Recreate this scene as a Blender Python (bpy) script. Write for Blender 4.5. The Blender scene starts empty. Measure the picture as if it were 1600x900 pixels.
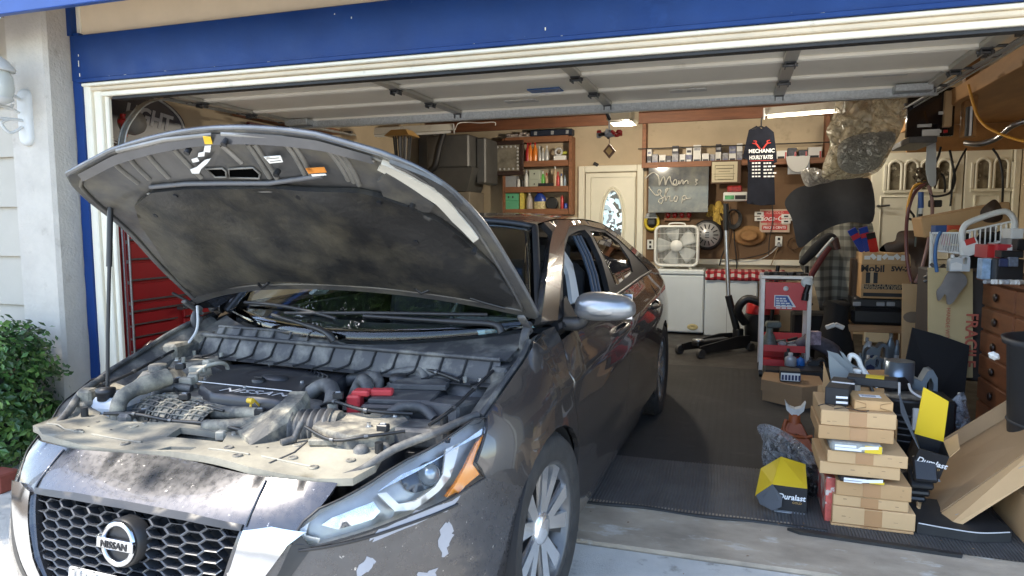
import bpy,math,random
from math import sin,cos,pi,radians,sqrt,atan2,hypot
from mathutils import Vector,Matrix
from mathutils.geometry import delaunay_2d_cdt
random.seed(7)
S=bpy.context.scene
COL=S.collection
# ------------------------------------------------------------------ camera
FPX=1082.0                       # focal length in pixels of a 1600 px wide picture
def _axes():
    dy=Vector((352.,-102.,FPX)).normalized()
    dx=Vector((3350.,89.,-FPX)); dx=(dx-dx.dot(dy)*dy).normalized()
    dz=dx.cross(dy)
    return dx,dy,dz
_dx,_dy,_dz=_axes()
M3=Matrix((_dx,_dy,_dz))       # camera (x right, y down, z ahead) -> world
EYE=Vector((0,0,1.40))
cam=bpy.data.cameras.new("camera")
cam.sensor_width=36; cam.lens=36*FPX/1600
cam.clip_start=.05; cam.clip_end=2000
camo=bpy.data.objects.new("camera",cam); COL.objects.link(camo)
R=M3 @ Matrix(((1,0,0),(0,-1,0),(0,0,-1)))
camo.matrix_world=Matrix.Translation(EYE) @ R.to_4x4()
S.camera=camo
# ------------------------------------------------------------------ light
SUN=Vector((-.51,-.29,1.)).normalized()
w=bpy.data.worlds.new("World"); S.world=w; w.use_nodes=True
nt=w.node_tree
sky=nt.nodes.new('ShaderNodeTexSky'); sky.sky_type='NISHITA'; sky.sun_disc=False
sky.sun_elevation=math.asin(SUN.z); sky.sun_rotation=atan2(SUN.x,SUN.y)
bg=nt.nodes['Background']; bg.inputs['Strength'].default_value=.15
nt.links.new(sky.outputs[0],bg.inputs[0])
sl=bpy.data.lights.new("sun",'SUN'); sl.energy=2.0; sl.angle=radians(.53); sl.color=(1,.93,.82)
so=bpy.data.objects.new("sun",sl); COL.objects.link(so)
so.rotation_euler=SUN.to_track_quat('Z','Y').to_euler(); so.location=(0,0,20)
S.view_settings.view_transform='Standard'; S.view_settings.look='None'
S.view_settings.exposure=2.3; S.view_settings.gamma=1.0
S.cycles.diffuse_bounces=7; S.cycles.max_bounces=14; S.cycles.transparent_max_bounces=24
# ------------------------------------------------------------------ helpers
def ray(px,py): return M3 @ Vector((px-800.,py-450.,FPX))
def onax(px,py,ax,val):
    r=ray(px,py); return EYE+r*((val-EYE[ax])/r[ax])
def AY(px,py,y): return onax(px,py,1,y)
def AX(px,py,x): return onax(px,py,0,x)
def AZ(px,py,z=0): return onax(px,py,2,z)
def RECT(px0,py0,px1,py1,y):
    """world x0,x1,z0,z1 of a photo rectangle that stands at depth y"""
    xm,ym=(px0+px1)/2,(py0+py1)/2
    return AY(px0,ym,y).x,AY(px1,ym,y).x,AY(xm,py1,y).z,AY(xm,py0,y).z
def lin(c):                        # sRGB 0..255 -> linear
    return tuple((x/255/12.92 if x/255 <= .04045 else ((x/255+.055)/1.055) ** 2.4) for x in c)
MATS={}
def mat(name,col,rough=.5,metal=0,var=0,vs=6,bump=0,bs=80,coat=0,trans=0,ior=1.45,alpha=1,
        dirt=None,spec=.5,rv=0,stretch=None,flake=0,sheen=0):
    if name in MATS: return MATS[name]
    m=bpy.data.materials.new(name); m.use_nodes=True
    n=m.node_tree.nodes; L=m.node_tree.links
    b=n['Principled BSDF']
    b.inputs['Base Color'].default_value=(*col,1)
    b.inputs['Roughness'].default_value=rough; b.inputs['Metallic'].default_value=metal
    b.inputs['Specular IOR Level'].default_value=spec
    if coat: b.inputs['Coat Weight'].default_value=coat; b.inputs['Coat Roughness'].default_value=.03
    if trans: b.inputs['Transmission Weight'].default_value=trans; b.inputs['IOR'].default_value=ior
    if alpha<1: b.inputs['Alpha'].default_value=alpha
    if sheen: b.inputs['Sheen Weight'].default_value=sheen
    tc=n.new('ShaderNodeTexCoord')
    co=tc.outputs['Object']
    if stretch:
        mp=n.new('ShaderNodeMapping'); mp.inputs['Scale'].default_value=stretch
        L.new(co,mp.inputs[0]); co=mp.outputs[0]
    def noise(scale,detail=5,rgh=.6):
        t=n.new('ShaderNodeTexNoise'); t.inputs['Scale'].default_value=scale
        t.inputs['Detail'].default_value=detail; t.inputs['Roughness'].default_value=rgh
        L.new(co,t.inputs['Vector']); return t.outputs['Fac']
    def mr(src,a,b2,c,d):
        t=n.new('ShaderNodeMapRange'); L.new(src,t.inputs[0])
        for i,x in enumerate((a,b2,c,d)): t.inputs[i+1].default_value=x
        return t.outputs[0]
    cur=None
    if var:
        f=mr(noise(vs),.3,.7,1-var,1+var)
        vm=n.new('ShaderNodeVectorMath'); vm.operation='MULTIPLY'
        vm.inputs[0].default_value=col; L.new(f,vm.inputs[1]); cur=vm.outputs[0]
    if dirt:
        dc,lo,hi,sc=dirt
        f=mr(noise(sc,8,.65),lo,hi,0,1)
        mx=n.new('ShaderNodeMix'); mx.data_type='RGBA'
        L.new(f,mx.inputs['Factor'])
        if cur: L.new(cur,mx.inputs[6])
        else: mx.inputs[6].default_value=(*col,1)
        mx.inputs[7].default_value=(*dc,1); cur=mx.outputs[2]
    if cur: L.new(cur,b.inputs['Base Color'])
    if rv: L.new(mr(noise(vs*1.7+1),.3,.7,max(.02,rough-rv),rough+rv),b.inputs['Roughness'])
    if bump:
        bp=n.new('ShaderNodeBump'); bp.inputs['Strength'].default_value=min(1,bump); bp.inputs['Distance'].default_value=.006
        L.new(noise(bs,4),bp.inputs['Height']); L.new(bp.outputs[0],b.inputs['Normal'])
    MATS[name]=m; return m
def lamp_mat(name,col,k):
    m=bpy.data.materials.new(name); m.use_nodes=True; b=m.node_tree.nodes['Principled BSDF']
    b.inputs['Base Color'].default_value=(*col,1); b.inputs['Emission Color'].default_value=(*col,1); b.inputs['Emission Strength'].default_value=k; return m
def lamp_point(name,loc,watt,col,r,parent=None):
    l=bpy.data.lights.new(name,'POINT'); l.energy=watt; l.color=col; l.shadow_soft_size=r
    o=bpy.data.objects.new(name,l); COL.objects.link(o)
    if parent is not None: o.parent=parent; o.matrix_parent_inverse=wm(parent).inverted()
    o.location=loc; return o
class MB:
    """collects shapes that become ONE mesh"""
    def __init__(s): s.v=[]; s.f=[]; s.sm=[]; s.mi=[]; s.cm=0
    def add(s,vs,fs,smooth=False):
        k=len(s.v); s.v += [Vector(p) for p in vs]
        s.f += [tuple(i+k for i in f) for f in fs]; s.sm += [smooth]*len(fs); s.mi += [s.cm]*len(fs)
        return s
    def xf(s,M,a=0):
        for i in range(a,len(s.v)): s.v[i]=M @ s.v[i]
        return s
    def box(s,c,d,R=None,b=0):
        c=Vector(c); h=Vector(d)/2
        if b <= 0:
            vs=[Vector((x*h.x,y*h.y,z*h.z)) for x in (-1,1) for y in (-1,1) for z in (-1,1)]
            fs=[(0,1,3,2),(4,6,7,5),(0,4,5,1),(2,3,7,6),(0,2,6,4),(1,5,7,3)]
        else:
            b=min(b,.45*min(d)); vs=[]; ix={}
            for x in (-1,1):
                for y in (-1,1):
                    for z in (-1,1):
                        for a in range(3):
                            p=[x*(h.x-b),y*(h.y-b),z*(h.z-b)]; p[a] += (x,y,z)[a]*b
                            ix[x,y,z,a]=len(vs); vs.append(Vector(p))
            fs=[]
            for a in range(3):
                o1,o2=[i for i in range(3) if i != a]
                for sg in (-1,1):
                    q=[]
                    for u,v_ in ((-1,-1),(1,-1),(1,1),(-1,1)):
                        t=[0,0,0]; t[a]=sg; t[o1]=u; t[o2]=v_; q.append(ix[(*t,a)])
                    fs.append(q)
                for u in (-1,1):
                    for v_ in (-1,1):
                        t0=[0,0,0]; t1=[0,0,0]
                        t0[a]=-1; t1[a]=1; t0[o1]=t1[o1]=u; t0[o2]=t1[o2]=v_
                        fs.append([ix[(*t0,o1)],ix[(*t1,o1)],ix[(*t1,o2)],ix[(*t0,o2)]])
            for x in (-1,1):
                for y in (-1,1):
                    for z in (-1,1): fs.append([ix[x,y,z,a] for a in range(3)])
            out=[]
            for q in fs:           # orient outwards
                nn=(vs[q[1]]-vs[q[0]]).cross(vs[q[2]]-vs[q[0]])
                cc=sum((vs[i] for i in q),Vector())/len(q)
                out.append(tuple(q) if nn.dot(cc)>0 else tuple(reversed(q)))
            fs=out
        if R is not None: vs=[R @ p for p in vs]
        return s.add([p+c for p in vs],fs)
    def bx(s,x0,x1,y0,y1,z0,z1,b=0):
        return s.box(((x0+x1)/2,(y0+y1)/2,(z0+z1)/2),(abs(x1-x0),abs(y1-y0),abs(z1-z0)),None,b)
    def tube(s,pts,r,n=8,cap=True,closed=False):
        P=[Vector(p) for p in pts]; N=len(P); k=len(s.v); vs=[]; up=None
        for i in range(N):
            if closed: t=P[(i+1) % N]-P[i-1]
            else: t=P[min(i+1,N-1)]-P[max(i-1,0)]
            if t.length<1e-9: t=Vector((0,0,1))
            t.normalize()
            if up is None:
                up=Vector((0,0,1)) if abs(t.z)<.9 else Vector((1,0,0))
            a=up-up.dot(t)*t
            if a.length<1e-6: a=t.orthogonal()
            a.normalize(); up=a; c=t.cross(a)
            rr=r[i] if isinstance(r,(list,tuple)) else r
            vs += [P[i]+(a*cos(2*pi*j/n)+c*sin(2*pi*j/n))*rr for j in range(n)]
        fs=[]
        for i in range(N if closed else N-1):
            i2=(i+1) % N
            for j in range(n):
                j2=(j+1) % n; fs.append((i*n+j,i*n+j2,i2*n+j2,i2*n+j))
        s.add(vs,fs,True)
        if cap and not closed:
            s.add(vs[:n],[tuple(range(n-1,-1,-1))]); s.add(vs[-n:],[tuple(range(n))])
        return s
    def lathe(s,prof,c=(0,0,0),n=16,R=None,smooth=True,sx=1,sy=1,cap=True):
        c=Vector(c); vs=[]; fs=[]
        for r,z in prof:
            for j in range(n):
                a=2*pi*j/n; p=Vector((r*cos(a)*sx,r*sin(a)*sy,z))
                vs.append((R @ p if R is not None else p)+c)
        for i in range(len(prof)-1):
            for j in range(n):
                j2=(j+1) % n; fs.append((i*n+j,i*n+j2,(i+1)*n+j2,(i+1)*n+j))
        s.add(vs,fs,smooth)
        if cap and prof[0][0]>1e-6: s.add(vs[:n],[tuple(range(n-1,-1,-1))])
        if cap and prof[-1][0]>1e-6: s.add(vs[-n:],[tuple(range(n))])
        return s
    def prism(s,poly,ext):
        P=[Vector(p) for p in poly]; e=Vector(ext); n=len(P)
        nn=Vector()
        for i in range(n): nn += P[i].cross(P[(i+1) % n])
        if nn.dot(e)>0: P.reverse()
        fs=[tuple(range(n)),tuple(range(2*n-1,n-1,-1))]
        fs += [((i+1) % n,i,i+n,(i+1) % n+n) for i in range(n)]
        return s.add(P+[p+e for p in P],fs)
    def grid(s,fn,nu,nv,cu=False,smooth=True):
        vs=[fn(i/(nu if cu else nu-1),j/(nv-1)) for j in range(nv) for i in range(nu)]
        fs=[]
        for j in range(nv-1):
            for i in range(nu if cu else nu-1):
                i2=(i+1) % nu; fs.append((j*nu+i,j*nu+i2,(j+1)*nu+i2,(j+1)*nu+i))
        return s.add(vs,fs,smooth)
    def ball(s,c,r,n=12,m=8,sc=(1,1,1),R=None):
        pr=[(r*sin(pi*i/m),-r*cos(pi*i/m)) for i in range(m+1)]
        k=len(s.v); s.lathe([(max(a,1e-7),z) for a,z in pr],(0,0,0),n)
        D=Matrix.Diagonal(Vector(sc)); c=Vector(c)
        for i in range(k,len(s.v)):
            p=D @ s.v[i]; s.v[i]=(R @ p if R is not None else p)+c
        return s
WM={}                            # world matrix of every object made here
def wm(o): return WM.get(o.name,Matrix.Identity(4))
def ob(name,mb,m,parent=None,label=None,solid=0,sub=0,bev=0):
    """one mesh object; mb is in world coordinates (or in the parent's own space when that stands at the origin)"""
    me=bpy.data.meshes.new(name)
    inv=wm(parent).inverted() if parent is not None else Matrix.Identity(4)
    me.from_pydata([tuple(inv @ p) for p in mb.v],[],mb.f)
    me.polygons.foreach_set('use_smooth',mb.sm)
    ms=m if isinstance(m,(list,tuple)) else [m]
    for x in ms: me.materials.append(x)
    if len(ms)>1: me.polygons.foreach_set('material_index',mb.mi)
    me.update()
    o=bpy.data.objects.new(name,me); COL.objects.link(o)
    if parent is not None: o.parent=parent
    WM[o.name]=wm(parent) if parent is not None else Matrix.Identity(4)
    if label: o['label']=label
    if solid:
        md=o.modifiers.new('thick','SOLIDIFY'); md.thickness=solid; md.offset=0
    if sub:
        md=o.modifiers.new('sub','SUBSURF'); md.levels=sub; md.render_levels=sub
    if bev:
        md=o.modifiers.new('bev','BEVEL'); md.width=bev; md.segments=2; md.limit_method='ANGLE'
    return o
def tag(o,label,cat,group=None):
    o['label']=label; o['category']=cat
    if group: o['group']=group
    return o
def thing(name,label,cat,loc=(0,0,0),rz=0,group=None):
    o=bpy.data.objects.new(name,None); o.empty_display_size=.1; COL.objects.link(o)
    o.location=loc; o.rotation_euler=(0,0,rz)
    WM[o.name]=Matrix.Translation(Vector(loc)) @ Matrix.Rotation(rz,4,'Z')
    return tag(o,label,cat,group)
def single(name,mb,m,label,cat,group=None,**k):
    """a thing that is one mesh; its origin is put at its base"""
    xs=[p.x for p in mb.v]; ys=[p.y for p in mb.v]; zs=[p.z for p in mb.v]
    c=Vector(((min(xs)+max(xs))/2,(min(ys)+max(ys))/2,min(zs)))
    mb.v=[p-c for p in mb.v]
    o=ob(name,mb,m,**k); o.location=c; WM[o.name]=Matrix.Translation(c)
    return tag(o,label,cat,group)
def struct(name,mb,m,kind='structure',**k):
    o=ob(name,mb,m,**k); o['kind']=kind; return o
def cr(pts,k=6,closed=False):
    """Catmull-Rom through points"""
    P=[Vector(p) for p in pts]; n=len(P); out=[]
    for i in range(n if closed else n-1):
        if closed: a,b,c,d=P[i-1],P[i],P[(i+1) % n],P[(i+2) % n]
        else: a,b,c,d=P[max(i-1,0)],P[i],P[i+1],P[min(i+2,n-1)]
        for j in range(k):
            t=j/k
            out.append(.5*((2*b)+(c-a)*t+(2*a-5*b+4*c-d)*t*t+(3*b-a-3*c+d)*t ** 3))
    if not closed: out.append(P[-1])
    return out
def interp(tab,x):
    if x <= tab[0][0]: return tab[0][1]
    for (a,va),(b,vb) in zip(tab,tab[1:]):
        if x <= b: return va+(vb-va)*(x-a)/(b-a)
    return tab[-1][1]
def smooth_tab(tab,x):            # monotone-ish cubic interpolation
    n=len(tab)
    if x <= tab[0][0]: return tab[0][1]
    if x >= tab[-1][0]: return tab[-1][1]
    for i in range(n-1):
        if x <= tab[i+1][0]: break
    x0,y0=tab[i]; x1,y1=tab[i+1]; h=x1-x0
    def sl(j):
        if j==0: return (tab[1][1]-tab[0][1])/(tab[1][0]-tab[0][0])
        if j==n-1: return (tab[-1][1]-tab[-2][1])/(tab[-1][0]-tab[-2][0])
        a=(tab[j][1]-tab[j-1][1])/(tab[j][0]-tab[j-1][0]); b=(tab[j+1][1]-tab[j][1])/(tab[j+1][0]-tab[j][0])
        return 0 if a*b <= 0 else 2*a*b/(a+b)
    t=(x-x0)/h; m0,m1=sl(i)*h,sl(i+1)*h
    return (2*t ** 3-3*t*t+1)*y0+(t ** 3-2*t*t+t)*m0+(-2*t ** 3+3*t*t)*y1+(t ** 3-t*t)*m1
def frame(o,xdir,ydir):
    """4x4 matrix with given origin, x and y directions"""
    x=Vector(xdir).normalized(); y=Vector(ydir); y=(y-y.dot(x)*x).normalized(); z=x.cross(y)
    return Matrix.Translation(Vector(o)) @ Matrix((x,y,z)).transposed().to_4x4()
def text(s,size,M,m,parent,name='lettering',ext=.0004,align='CENTER',sx=1,shear=0,sp=1,bold=0):
    """flat print: the string as a thin mesh, x right and y up in the frame M (world)"""
    cu=bpy.data.curves.new(name,'FONT'); cu.body=s; cu.size=size; cu.extrude=ext; cu.align_x=align; cu.align_y='CENTER'
    cu.shear=shear; cu.space_character=sp; cu.resolution_u=3; cu.offset=bold
    t=bpy.data.objects.new('tmp',cu); COL.objects.link(t)
    dg=bpy.context.evaluated_depsgraph_get(); dg.update()
    me=bpy.data.meshes.new_from_object(t.evaluated_get(dg))
    bpy.data.objects.remove(t); bpy.data.curves.remove(cu)
    me.name=name
    inv=wm(parent).inverted() if parent is not None else Matrix.Identity(4)
    me.transform(inv @ M @ Matrix.Diagonal((sx,1,1,1)))
    me.materials.clear(); me.materials.append(m)
    o=bpy.data.objects.new(name,me); COL.objects.link(o)
    if parent is not None: o.parent=parent
    WM[o.name]=wm(parent) if parent is not None else Matrix.Identity(4)
    return o
def FRONT(x,y,z): return frame((x,y,z),(1,0,0),(0,0,1))   # faces the street
def rotz(a): return Matrix.Rotation(a,3,'Z')
def rotm(ax,a): return Matrix.Rotation(a,3,ax)
def inpoly(x,y,P):
    c=False; n=len(P); j=n-1
    for i in range(n):
        xi,yi=P[i]; xj,yj=P[j]
        if (yi>y) != (yj>y) and x<(xj-xi)*(y-yi)/(yj-yi)+xi: c=not c
        j=i
    return c
def dens(P,d):
    """subdivide a closed 2-D outline so that no edge is longer than d"""
    out=[]
    for i in range(len(P)):
        a,b=P[i],P[(i+1) % len(P)]; n=max(1,int(math.ceil(hypot(b[0]-a[0],b[1]-a[1])/d)))
        out += [(a[0]+(b[0]-a[0])*k/n,a[1]+(b[1]-a[1])*k/n) for k in range(n)]
    return out
def patch(mb,fn,outer,holes=(),d=.03,ret=0,off=0,flip=False,smooth=True):
    """a piece of the surface fn(a, b) -> (point, normal) cut along outlines given in its parameters, edges turned in by ret"""
    loops=[dens(outer,d)]+[dens(h,d) for h in holes]
    vs=[]; ed=[]
    for Lp in loops:
        k=len(vs); vs += Lp; ed += [(k+i,k+(i+1) % len(Lp)) for i in range(len(Lp))]
    nb=len(vs)
    x0=min(p[0] for p in outer); x1=max(p[0] for p in outer); y0=min(p[1] for p in outer); y1=max(p[1] for p in outer)
    B=[(p[0],p[1]) for p in vs]
    cell={}
    for p in B: cell.setdefault((int(p[0] // d),int(p[1] // d)),[]).append(p)
    j=0; y=y0+d*.5
    while y<y1:
        x=x0+d*(.5 if j % 2 else .99)
        while x<x1:
            if inpoly(x,y,outer) and not any(inpoly(x,y,h) for h in holes):
                cx,cy=int(x // d),int(y // d)
                if all(hypot(q[0]-x,q[1]-y)>d*.55 for a in (-1,0,1) for b in (-1,0,1) for q in cell.get((cx+a,cy+b),())):
                    vs.append((x,y))
            x += d
        y += d*.87; j += 1
    r=delaunay_2d_cdt([Vector(p) for p in vs],ed,[],0,1e-6)
    V2,F2,orig=r[0],r[2],r[3]
    keep=[]
    for f in F2:
        cx=sum(V2[i].x for i in f)/len(f); cy=sum(V2[i].y for i in f)/len(f)
        if inpoly(cx,cy,outer) and not any(inpoly(cx,cy,h) for h in holes): keep.append(tuple(f))
    PN=[fn(p.x,p.y) for p in V2]
    P3=[p+n*off for p,n in PN]
    if keep:
        f=keep[0]; nn=(P3[f[1]]-P3[f[0]]).cross(P3[f[2]]-P3[f[0]])
        if nn.dot(PN[f[0]][1])<0: keep=[tuple(reversed(f)) for f in keep]
    mb.add(P3,keep,smooth)
    if ret:
        for Lp in loops:
            A=[fn(*p) for p in Lp]; n=len(A)
            top=[p+q*off for p,q in A]; bot=[p+q*(off-ret) for p,q in A]
            fs=[(i,(i+1) % n,n+(i+1) % n,n+i) for i in range(n)]
            mb.add(top+bot,fs,False)
    return mb
# ================================================================== materials
M_stucco=mat('stucco',(.52,.475,.41),.9,var=.07,vs=9,bump=.9,bs=55,dirt=((.30,.25,.20),.60,.80,5))
M_siding=mat('siding_paint',(.46,.42,.35),.75,var=.05,vs=3,bump=.2,bs=40)
M_frieze=mat('beige_paint',(.74,.60,.42),.75,var=.06,vs=4,bump=.2,bs=30)
M_blue=mat('blue_paint',(.009,.038,.155),.42,var=.18,vs=2.2,bump=.15,bs=25,dirt=((.022,.075,.27),.62,.80,1.6),rv=.12,spec=.22)
M_white=mat('white_trim',(.78,.72,.58),.55,var=.06,vs=4,bump=.1,bs=30,dirt=((.42,.38,.30),.64,.8,9))
M_wall=mat('tan_drywall',(.50,.40,.27),.85,var=.10,vs=2.5,bump=.15,bs=30,dirt=((.22,.16,.10),.58,.8,3))
M_peg=mat('brown_board',(.15,.085,.042),.8,var=.12,vs=3,bump=.15,bs=60)
M_ceil=mat('ceiling_board',(.55,.50,.42),.9,var=.1,vs=3)
M_wood=mat('redwood_board',(.14,.052,.022),.6,var=.3,vs=3,stretch=(1.2,9,9),bump=.15,bs=20)
M_wood2=mat('shelf_wood',(.24,.10,.045),.6,var=.25,vs=4,stretch=(1.2,9,9),bump=.1,bs=20)
M_ply=mat('plywood',(.42,.22,.08),.55,var=.2,vs=2,stretch=(4,.8,4),bump=.05)
M_conc=mat('driveway_concrete',(.52,.505,.46),.9,var=.16,vs=4,bump=.7,bs=140,dirt=((.24,.22,.19),.57,.74,11))
M_apron=mat('apron_concrete',(.37,.305,.225),.9,var=.28,vs=3.2,bump=.6,bs=90,dirt=((.56,.53,.47),.57,.70,4.5),stretch=(1,1.8,1))
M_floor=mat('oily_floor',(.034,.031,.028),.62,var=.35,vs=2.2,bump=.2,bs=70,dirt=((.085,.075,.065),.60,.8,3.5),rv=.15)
M_mat=mat('rubber_mat',(.085,.082,.078),.7,var=.25,vs=5,bump=.2,bs=90,dirt=((.12,.11,.10),.60,.8,7))
M_rub=mat('black_rubber',(.018,.018,.018),.6,var=.2,vs=20)
M_galv=mat('galvanised_steel',(.55,.57,.57),.42,metal=.75,var=.18,vs=70)
M_steel=mat('steel',(.5,.5,.5),.32,metal=.9,var=.12,vs=20)
M_dsteel=mat('dark_steel',(.12,.12,.12),.45,metal=.7,var=.2,vs=20)
M_gdoor=mat('door_steel_paint',(.84,.79,.68),.5,var=.05,vs=2,dirt=((.36,.32,.26),.62,.85,3))
M_glass=mat('window_glass',(.9,.95,.93),.02,trans=1,ior=1.45)
M_wdoor=mat('white_door_paint',(.76,.73,.60),.5,var=.05,vs=3,dirt=((.44,.41,.32),.6,.85,3))
M_black=mat('black_plastic',(.014,.014,.015),.45,var=.15,vs=12)
M_blackm=mat('black_matte',(.010,.010,.011),.85)
M_wplas=mat('white_plastic',(.68,.68,.64),.4,var=.04,vs=10)
M_red=mat('red_paint',(.42,.018,.018),.35,var=.08,vs=6)
M_card=mat('cardboard',(.44,.265,.12),.8,var=.07,vs=5,bump=.1,bs=40)
M_card2=mat('cardboard_pale',(.52,.335,.165),.8,var=.07,vs=5,bump=.1,bs=40)
M_tape=mat('parcel_tape',(.40,.22,.10),.25,var=.06,vs=10)
M_yel=mat('yellow_card',(.72,.50,.02),.5)
M_paper=mat('white_paper',(.75,.74,.70),.7)
M_ink=mat('black_ink',(.012,.012,.014),.6)
M_winkp=mat('white_ink',(.78,.78,.78),.6)
M_redink=mat('red_ink',(.55,.04,.03),.6)
# ================================================================== ground
g=MB(); g.bx(-400,400,-400,900,-.30,-.02)
struct('ground',g,mat('ground_earth',(.40,.37,.31),.95,var=.2,vs=.2))
g=MB(); g.bx(-4.9,2.6,-6,2.872,-.18,0,.006)
struct('driveway',g,M_conc)
g=MB(); g.bx(-30,30,-16,-6.01,-.3,-.012)
struct('road',g,mat('asphalt',(.16,.16,.155),.9,var=.2,vs=3))
g=MB(); g.bx(-4.0,2.6,2.88,3.36,-.18,.012,.01)
struct('garage_threshold',g,M_apron)
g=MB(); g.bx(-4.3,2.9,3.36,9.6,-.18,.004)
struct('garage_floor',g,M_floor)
# ================================================================== house
house=thing('house','beige stucco house with a blue header over its open garage','house',(-3.9,3.3,0))
g=MB(); g.bx(-4.235,-3.905,3.14,3.50,-.1,2.75,.02)
ob('stucco_pillar',g,M_stucco,house)
zb=.911-2*.313
for i in range(8):                                     # lap siding left of the pillar
    g=MB(); z0=zb-.02+(i-1)*.313
    g.prism([(-9,3.25,z0),(-9,3.235,z0),(-9,3.262,z0+.318),(-9,3.275,z0+.318)],(4.78,0,0))
    ob('siding_board',g,M_siding,house)
g=MB(); g.bx(-9,-4.22,3.29,3.5,-.1,2.7); ob('wall',g,M_siding,house)
g=MB(); g.bx(-3.9,3.2,3.30,3.42,2.275,2.545,.004); ob('header_board',g,M_blue,house)
g=MB(); g.bx(-3.85,3.2,3.286,3.30,2.262,2.285,.003); ob('drip_strip',g,M_blue,house)
g=MB(); g.bx(-3.835,3.2,3.335,3.42,2.548,3.1); ob('frieze_board',g,M_frieze,house)
g=MB(); g.bx(-3.868,-3.835,3.325,3.36,2.548,3.0,.003); ob('corner_bead',g,M_white,house)
g=MB(); g.bx(-3.905,-3.868,3.29,3.36,2.545,2.8); ob('blue_strip',g,M_blue,house)
g=MB()                                               # hand painted blue strip, edges wobble a little
n=40; L0=[]; L1=[]
for i in range(n+1):
    z=2.56*i/n
    L0.append((-3.893+random.uniform(-.003,.003),3.302,z)); L1.append((-3.828+random.uniform(-.004,.004),3.302,z))
g.prism(L0+L1[::-1],(0,.04,0)); ob('blue_strip',g,M_blue,house)
# white jamb on the left: stop mouldings stepping back into the opening
for x0,x1,y0,y1 in ((-3.832,-3.775,3.315,3.40),(-3.775,-3.715,3.335,3.38),(-3.715,-3.682,3.355,3.385)):
    g=MB(); g.bx(x0,x1-.002,y0,y1,.0,2.262-(y0-3.315)*1.2,.006); ob('jamb_moulding',g,M_white,house)
g=MB(); g.bx(1.27,1.34,3.33,3.5,0,2.262,.005); ob('jamb_moulding',g,M_white,house)
for z0,z1,y0,y1 in ((2.240,2.261,3.300,3.40),(2.214,2.240,3.320,3.42),(2.182,2.214,3.340,3.44)):
    g=MB(); g.bx(-3.83,3.2,y0,y1,z0+.001,z1,.005); ob('head_moulding',g,mat('tan_trim',(.62,.52,.37),.55,var=.08,vs=4,dirt=((.42,.36,.26),.6,.8,9)) if z0==2.214 else M_white,house)
g=MB(); g.bx(-3.655,1.26,3.36,3.42,2.166,2.181); ob('weather_seal',g,M_rub,house)
g=MB(); g.bx(1.345,3.2,3.31,3.5,-.1,2.262); ob('wall',g,M_stucco,house)
for i in range(34):                                    # flaked paint along the lower edge of the header
    if i==0: g=MB()
    x=random.uniform(-3.80,-2.4) if i<24 else random.uniform(-2.4,1); zc=random.choice((2.277,2.279,2.283)); r=random.uniform(.006,.030)
    g.prism([(x-r,3.2995,zc),(x-r*.3,3.2995,zc+random.uniform(.002,.007)),(x+r*.6,3.2995,zc+random.uniform(.001,.006)),(x+r,3.2995,zc-.001)],(0,-.0012,0))
for x,z,h in ((-3.835,2.30,.02),(-3.838,2.36,.035),(-3.836,2.42,.012),(-1.95,2.47,.01),(-.9,2.32,.014),(-2.05,2.50,.006)): g.bx(x,x+.005,3.298,3.2996,z,z+h)
ob('paint_flakes',g,M_white,house)['kind']='stuff'
g=MB()
for i in range(9): g.lathe([(.004,0),(.0005,.001)],(-3.4+i*.6,3.2994,2.52 if i % 2 else 2.30),8,rotm('X',pi/2))
ob('nail_heads',g,mat('nail_blue',(.01,.045,.16),.5),house)['kind']='stuff'
# eave with its blue fascia
g=MB(); g.bx(-9,3.4,2.82,2.86,2.535,2.80,.004); ob('fascia_board',g,mat('blue_fascia',(.02,.075,.30),.4,var=.1,vs=3),house)
g=MB(); g.bx(-9,3.4,2.865,3.33,2.785,2.80); ob('soffit',g,M_frieze,house)
g=MB(); g.prism([(-9.2,2.75,2.82),(-9.2,6.5,4.3),(-9.2,10.6,2.9),(-9.2,10.6,2.8),(-9.2,6.5,4.2),(-9.2,2.75,2.805)],(12.9,0,0))
ob('roof',g,mat('roof_shingle',(.12,.10,.09),.9,var=.3,vs=30),house)
# inside
BY=9.50
g=MB(); g.bx(-4.3,3.2,BY,BY+.12,-.1,3.05); ob('back_wall',g,M_wall,house)
g=MB(); g.bx(-4.34,-4.22,3.51,BY,-.1,3.05); ob('left_wall',g,M_wall,house)
g=MB(); g.bx(2.80,2.92,3.51,BY,-.1,3.05); ob('right_wall',g,M_wall,house)
g=MB(); g.bx(-4.34,2.92,3.45,BY+.1,3.05,3.12); ob('ceiling',g,M_ceil,house)
g=MB(); g.bx(-4.2,3.0,3.43,3.47,2.20,3.05); ob('wall',g,M_wall,house)
p0=AY(1008,335,BY); p1=AY(1365,410,BY)         # brown hardboard behind the workbench
g=MB(); g.bx(-1.17,1.45,BY-.012,BY,.88,2.28); ob('hardboard_panel',g,M_peg,house)
g=MB(); g.bx(-1.0,1.45,BY-.05,BY-.002,.855,.925,.004); ob('wall_ledge',g,M_wdoor,house)
# wooden beam and loft boards along the back
for i,(z0,z1,yy) in enumerate(((2.80,2.97,9.00),(2.66,2.795,9.03))):
    g=MB(); g.bx(-4.2,1.5,yy,yy+.04,z0,z1,.004); ob('loft_board',g,M_wood,house)
g=MB(); g.bx(-4.2,1.5,9.07,BY,2.93,2.96); ob('loft_board',g,M_wood,house)
for x in (-3.6,-2.4,-.25,.9):
    g=MB(); g.bx(x,x+.04,3.9,9.0,2.86,3.04); ob('rafter',g,M_wood,house)
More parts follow.
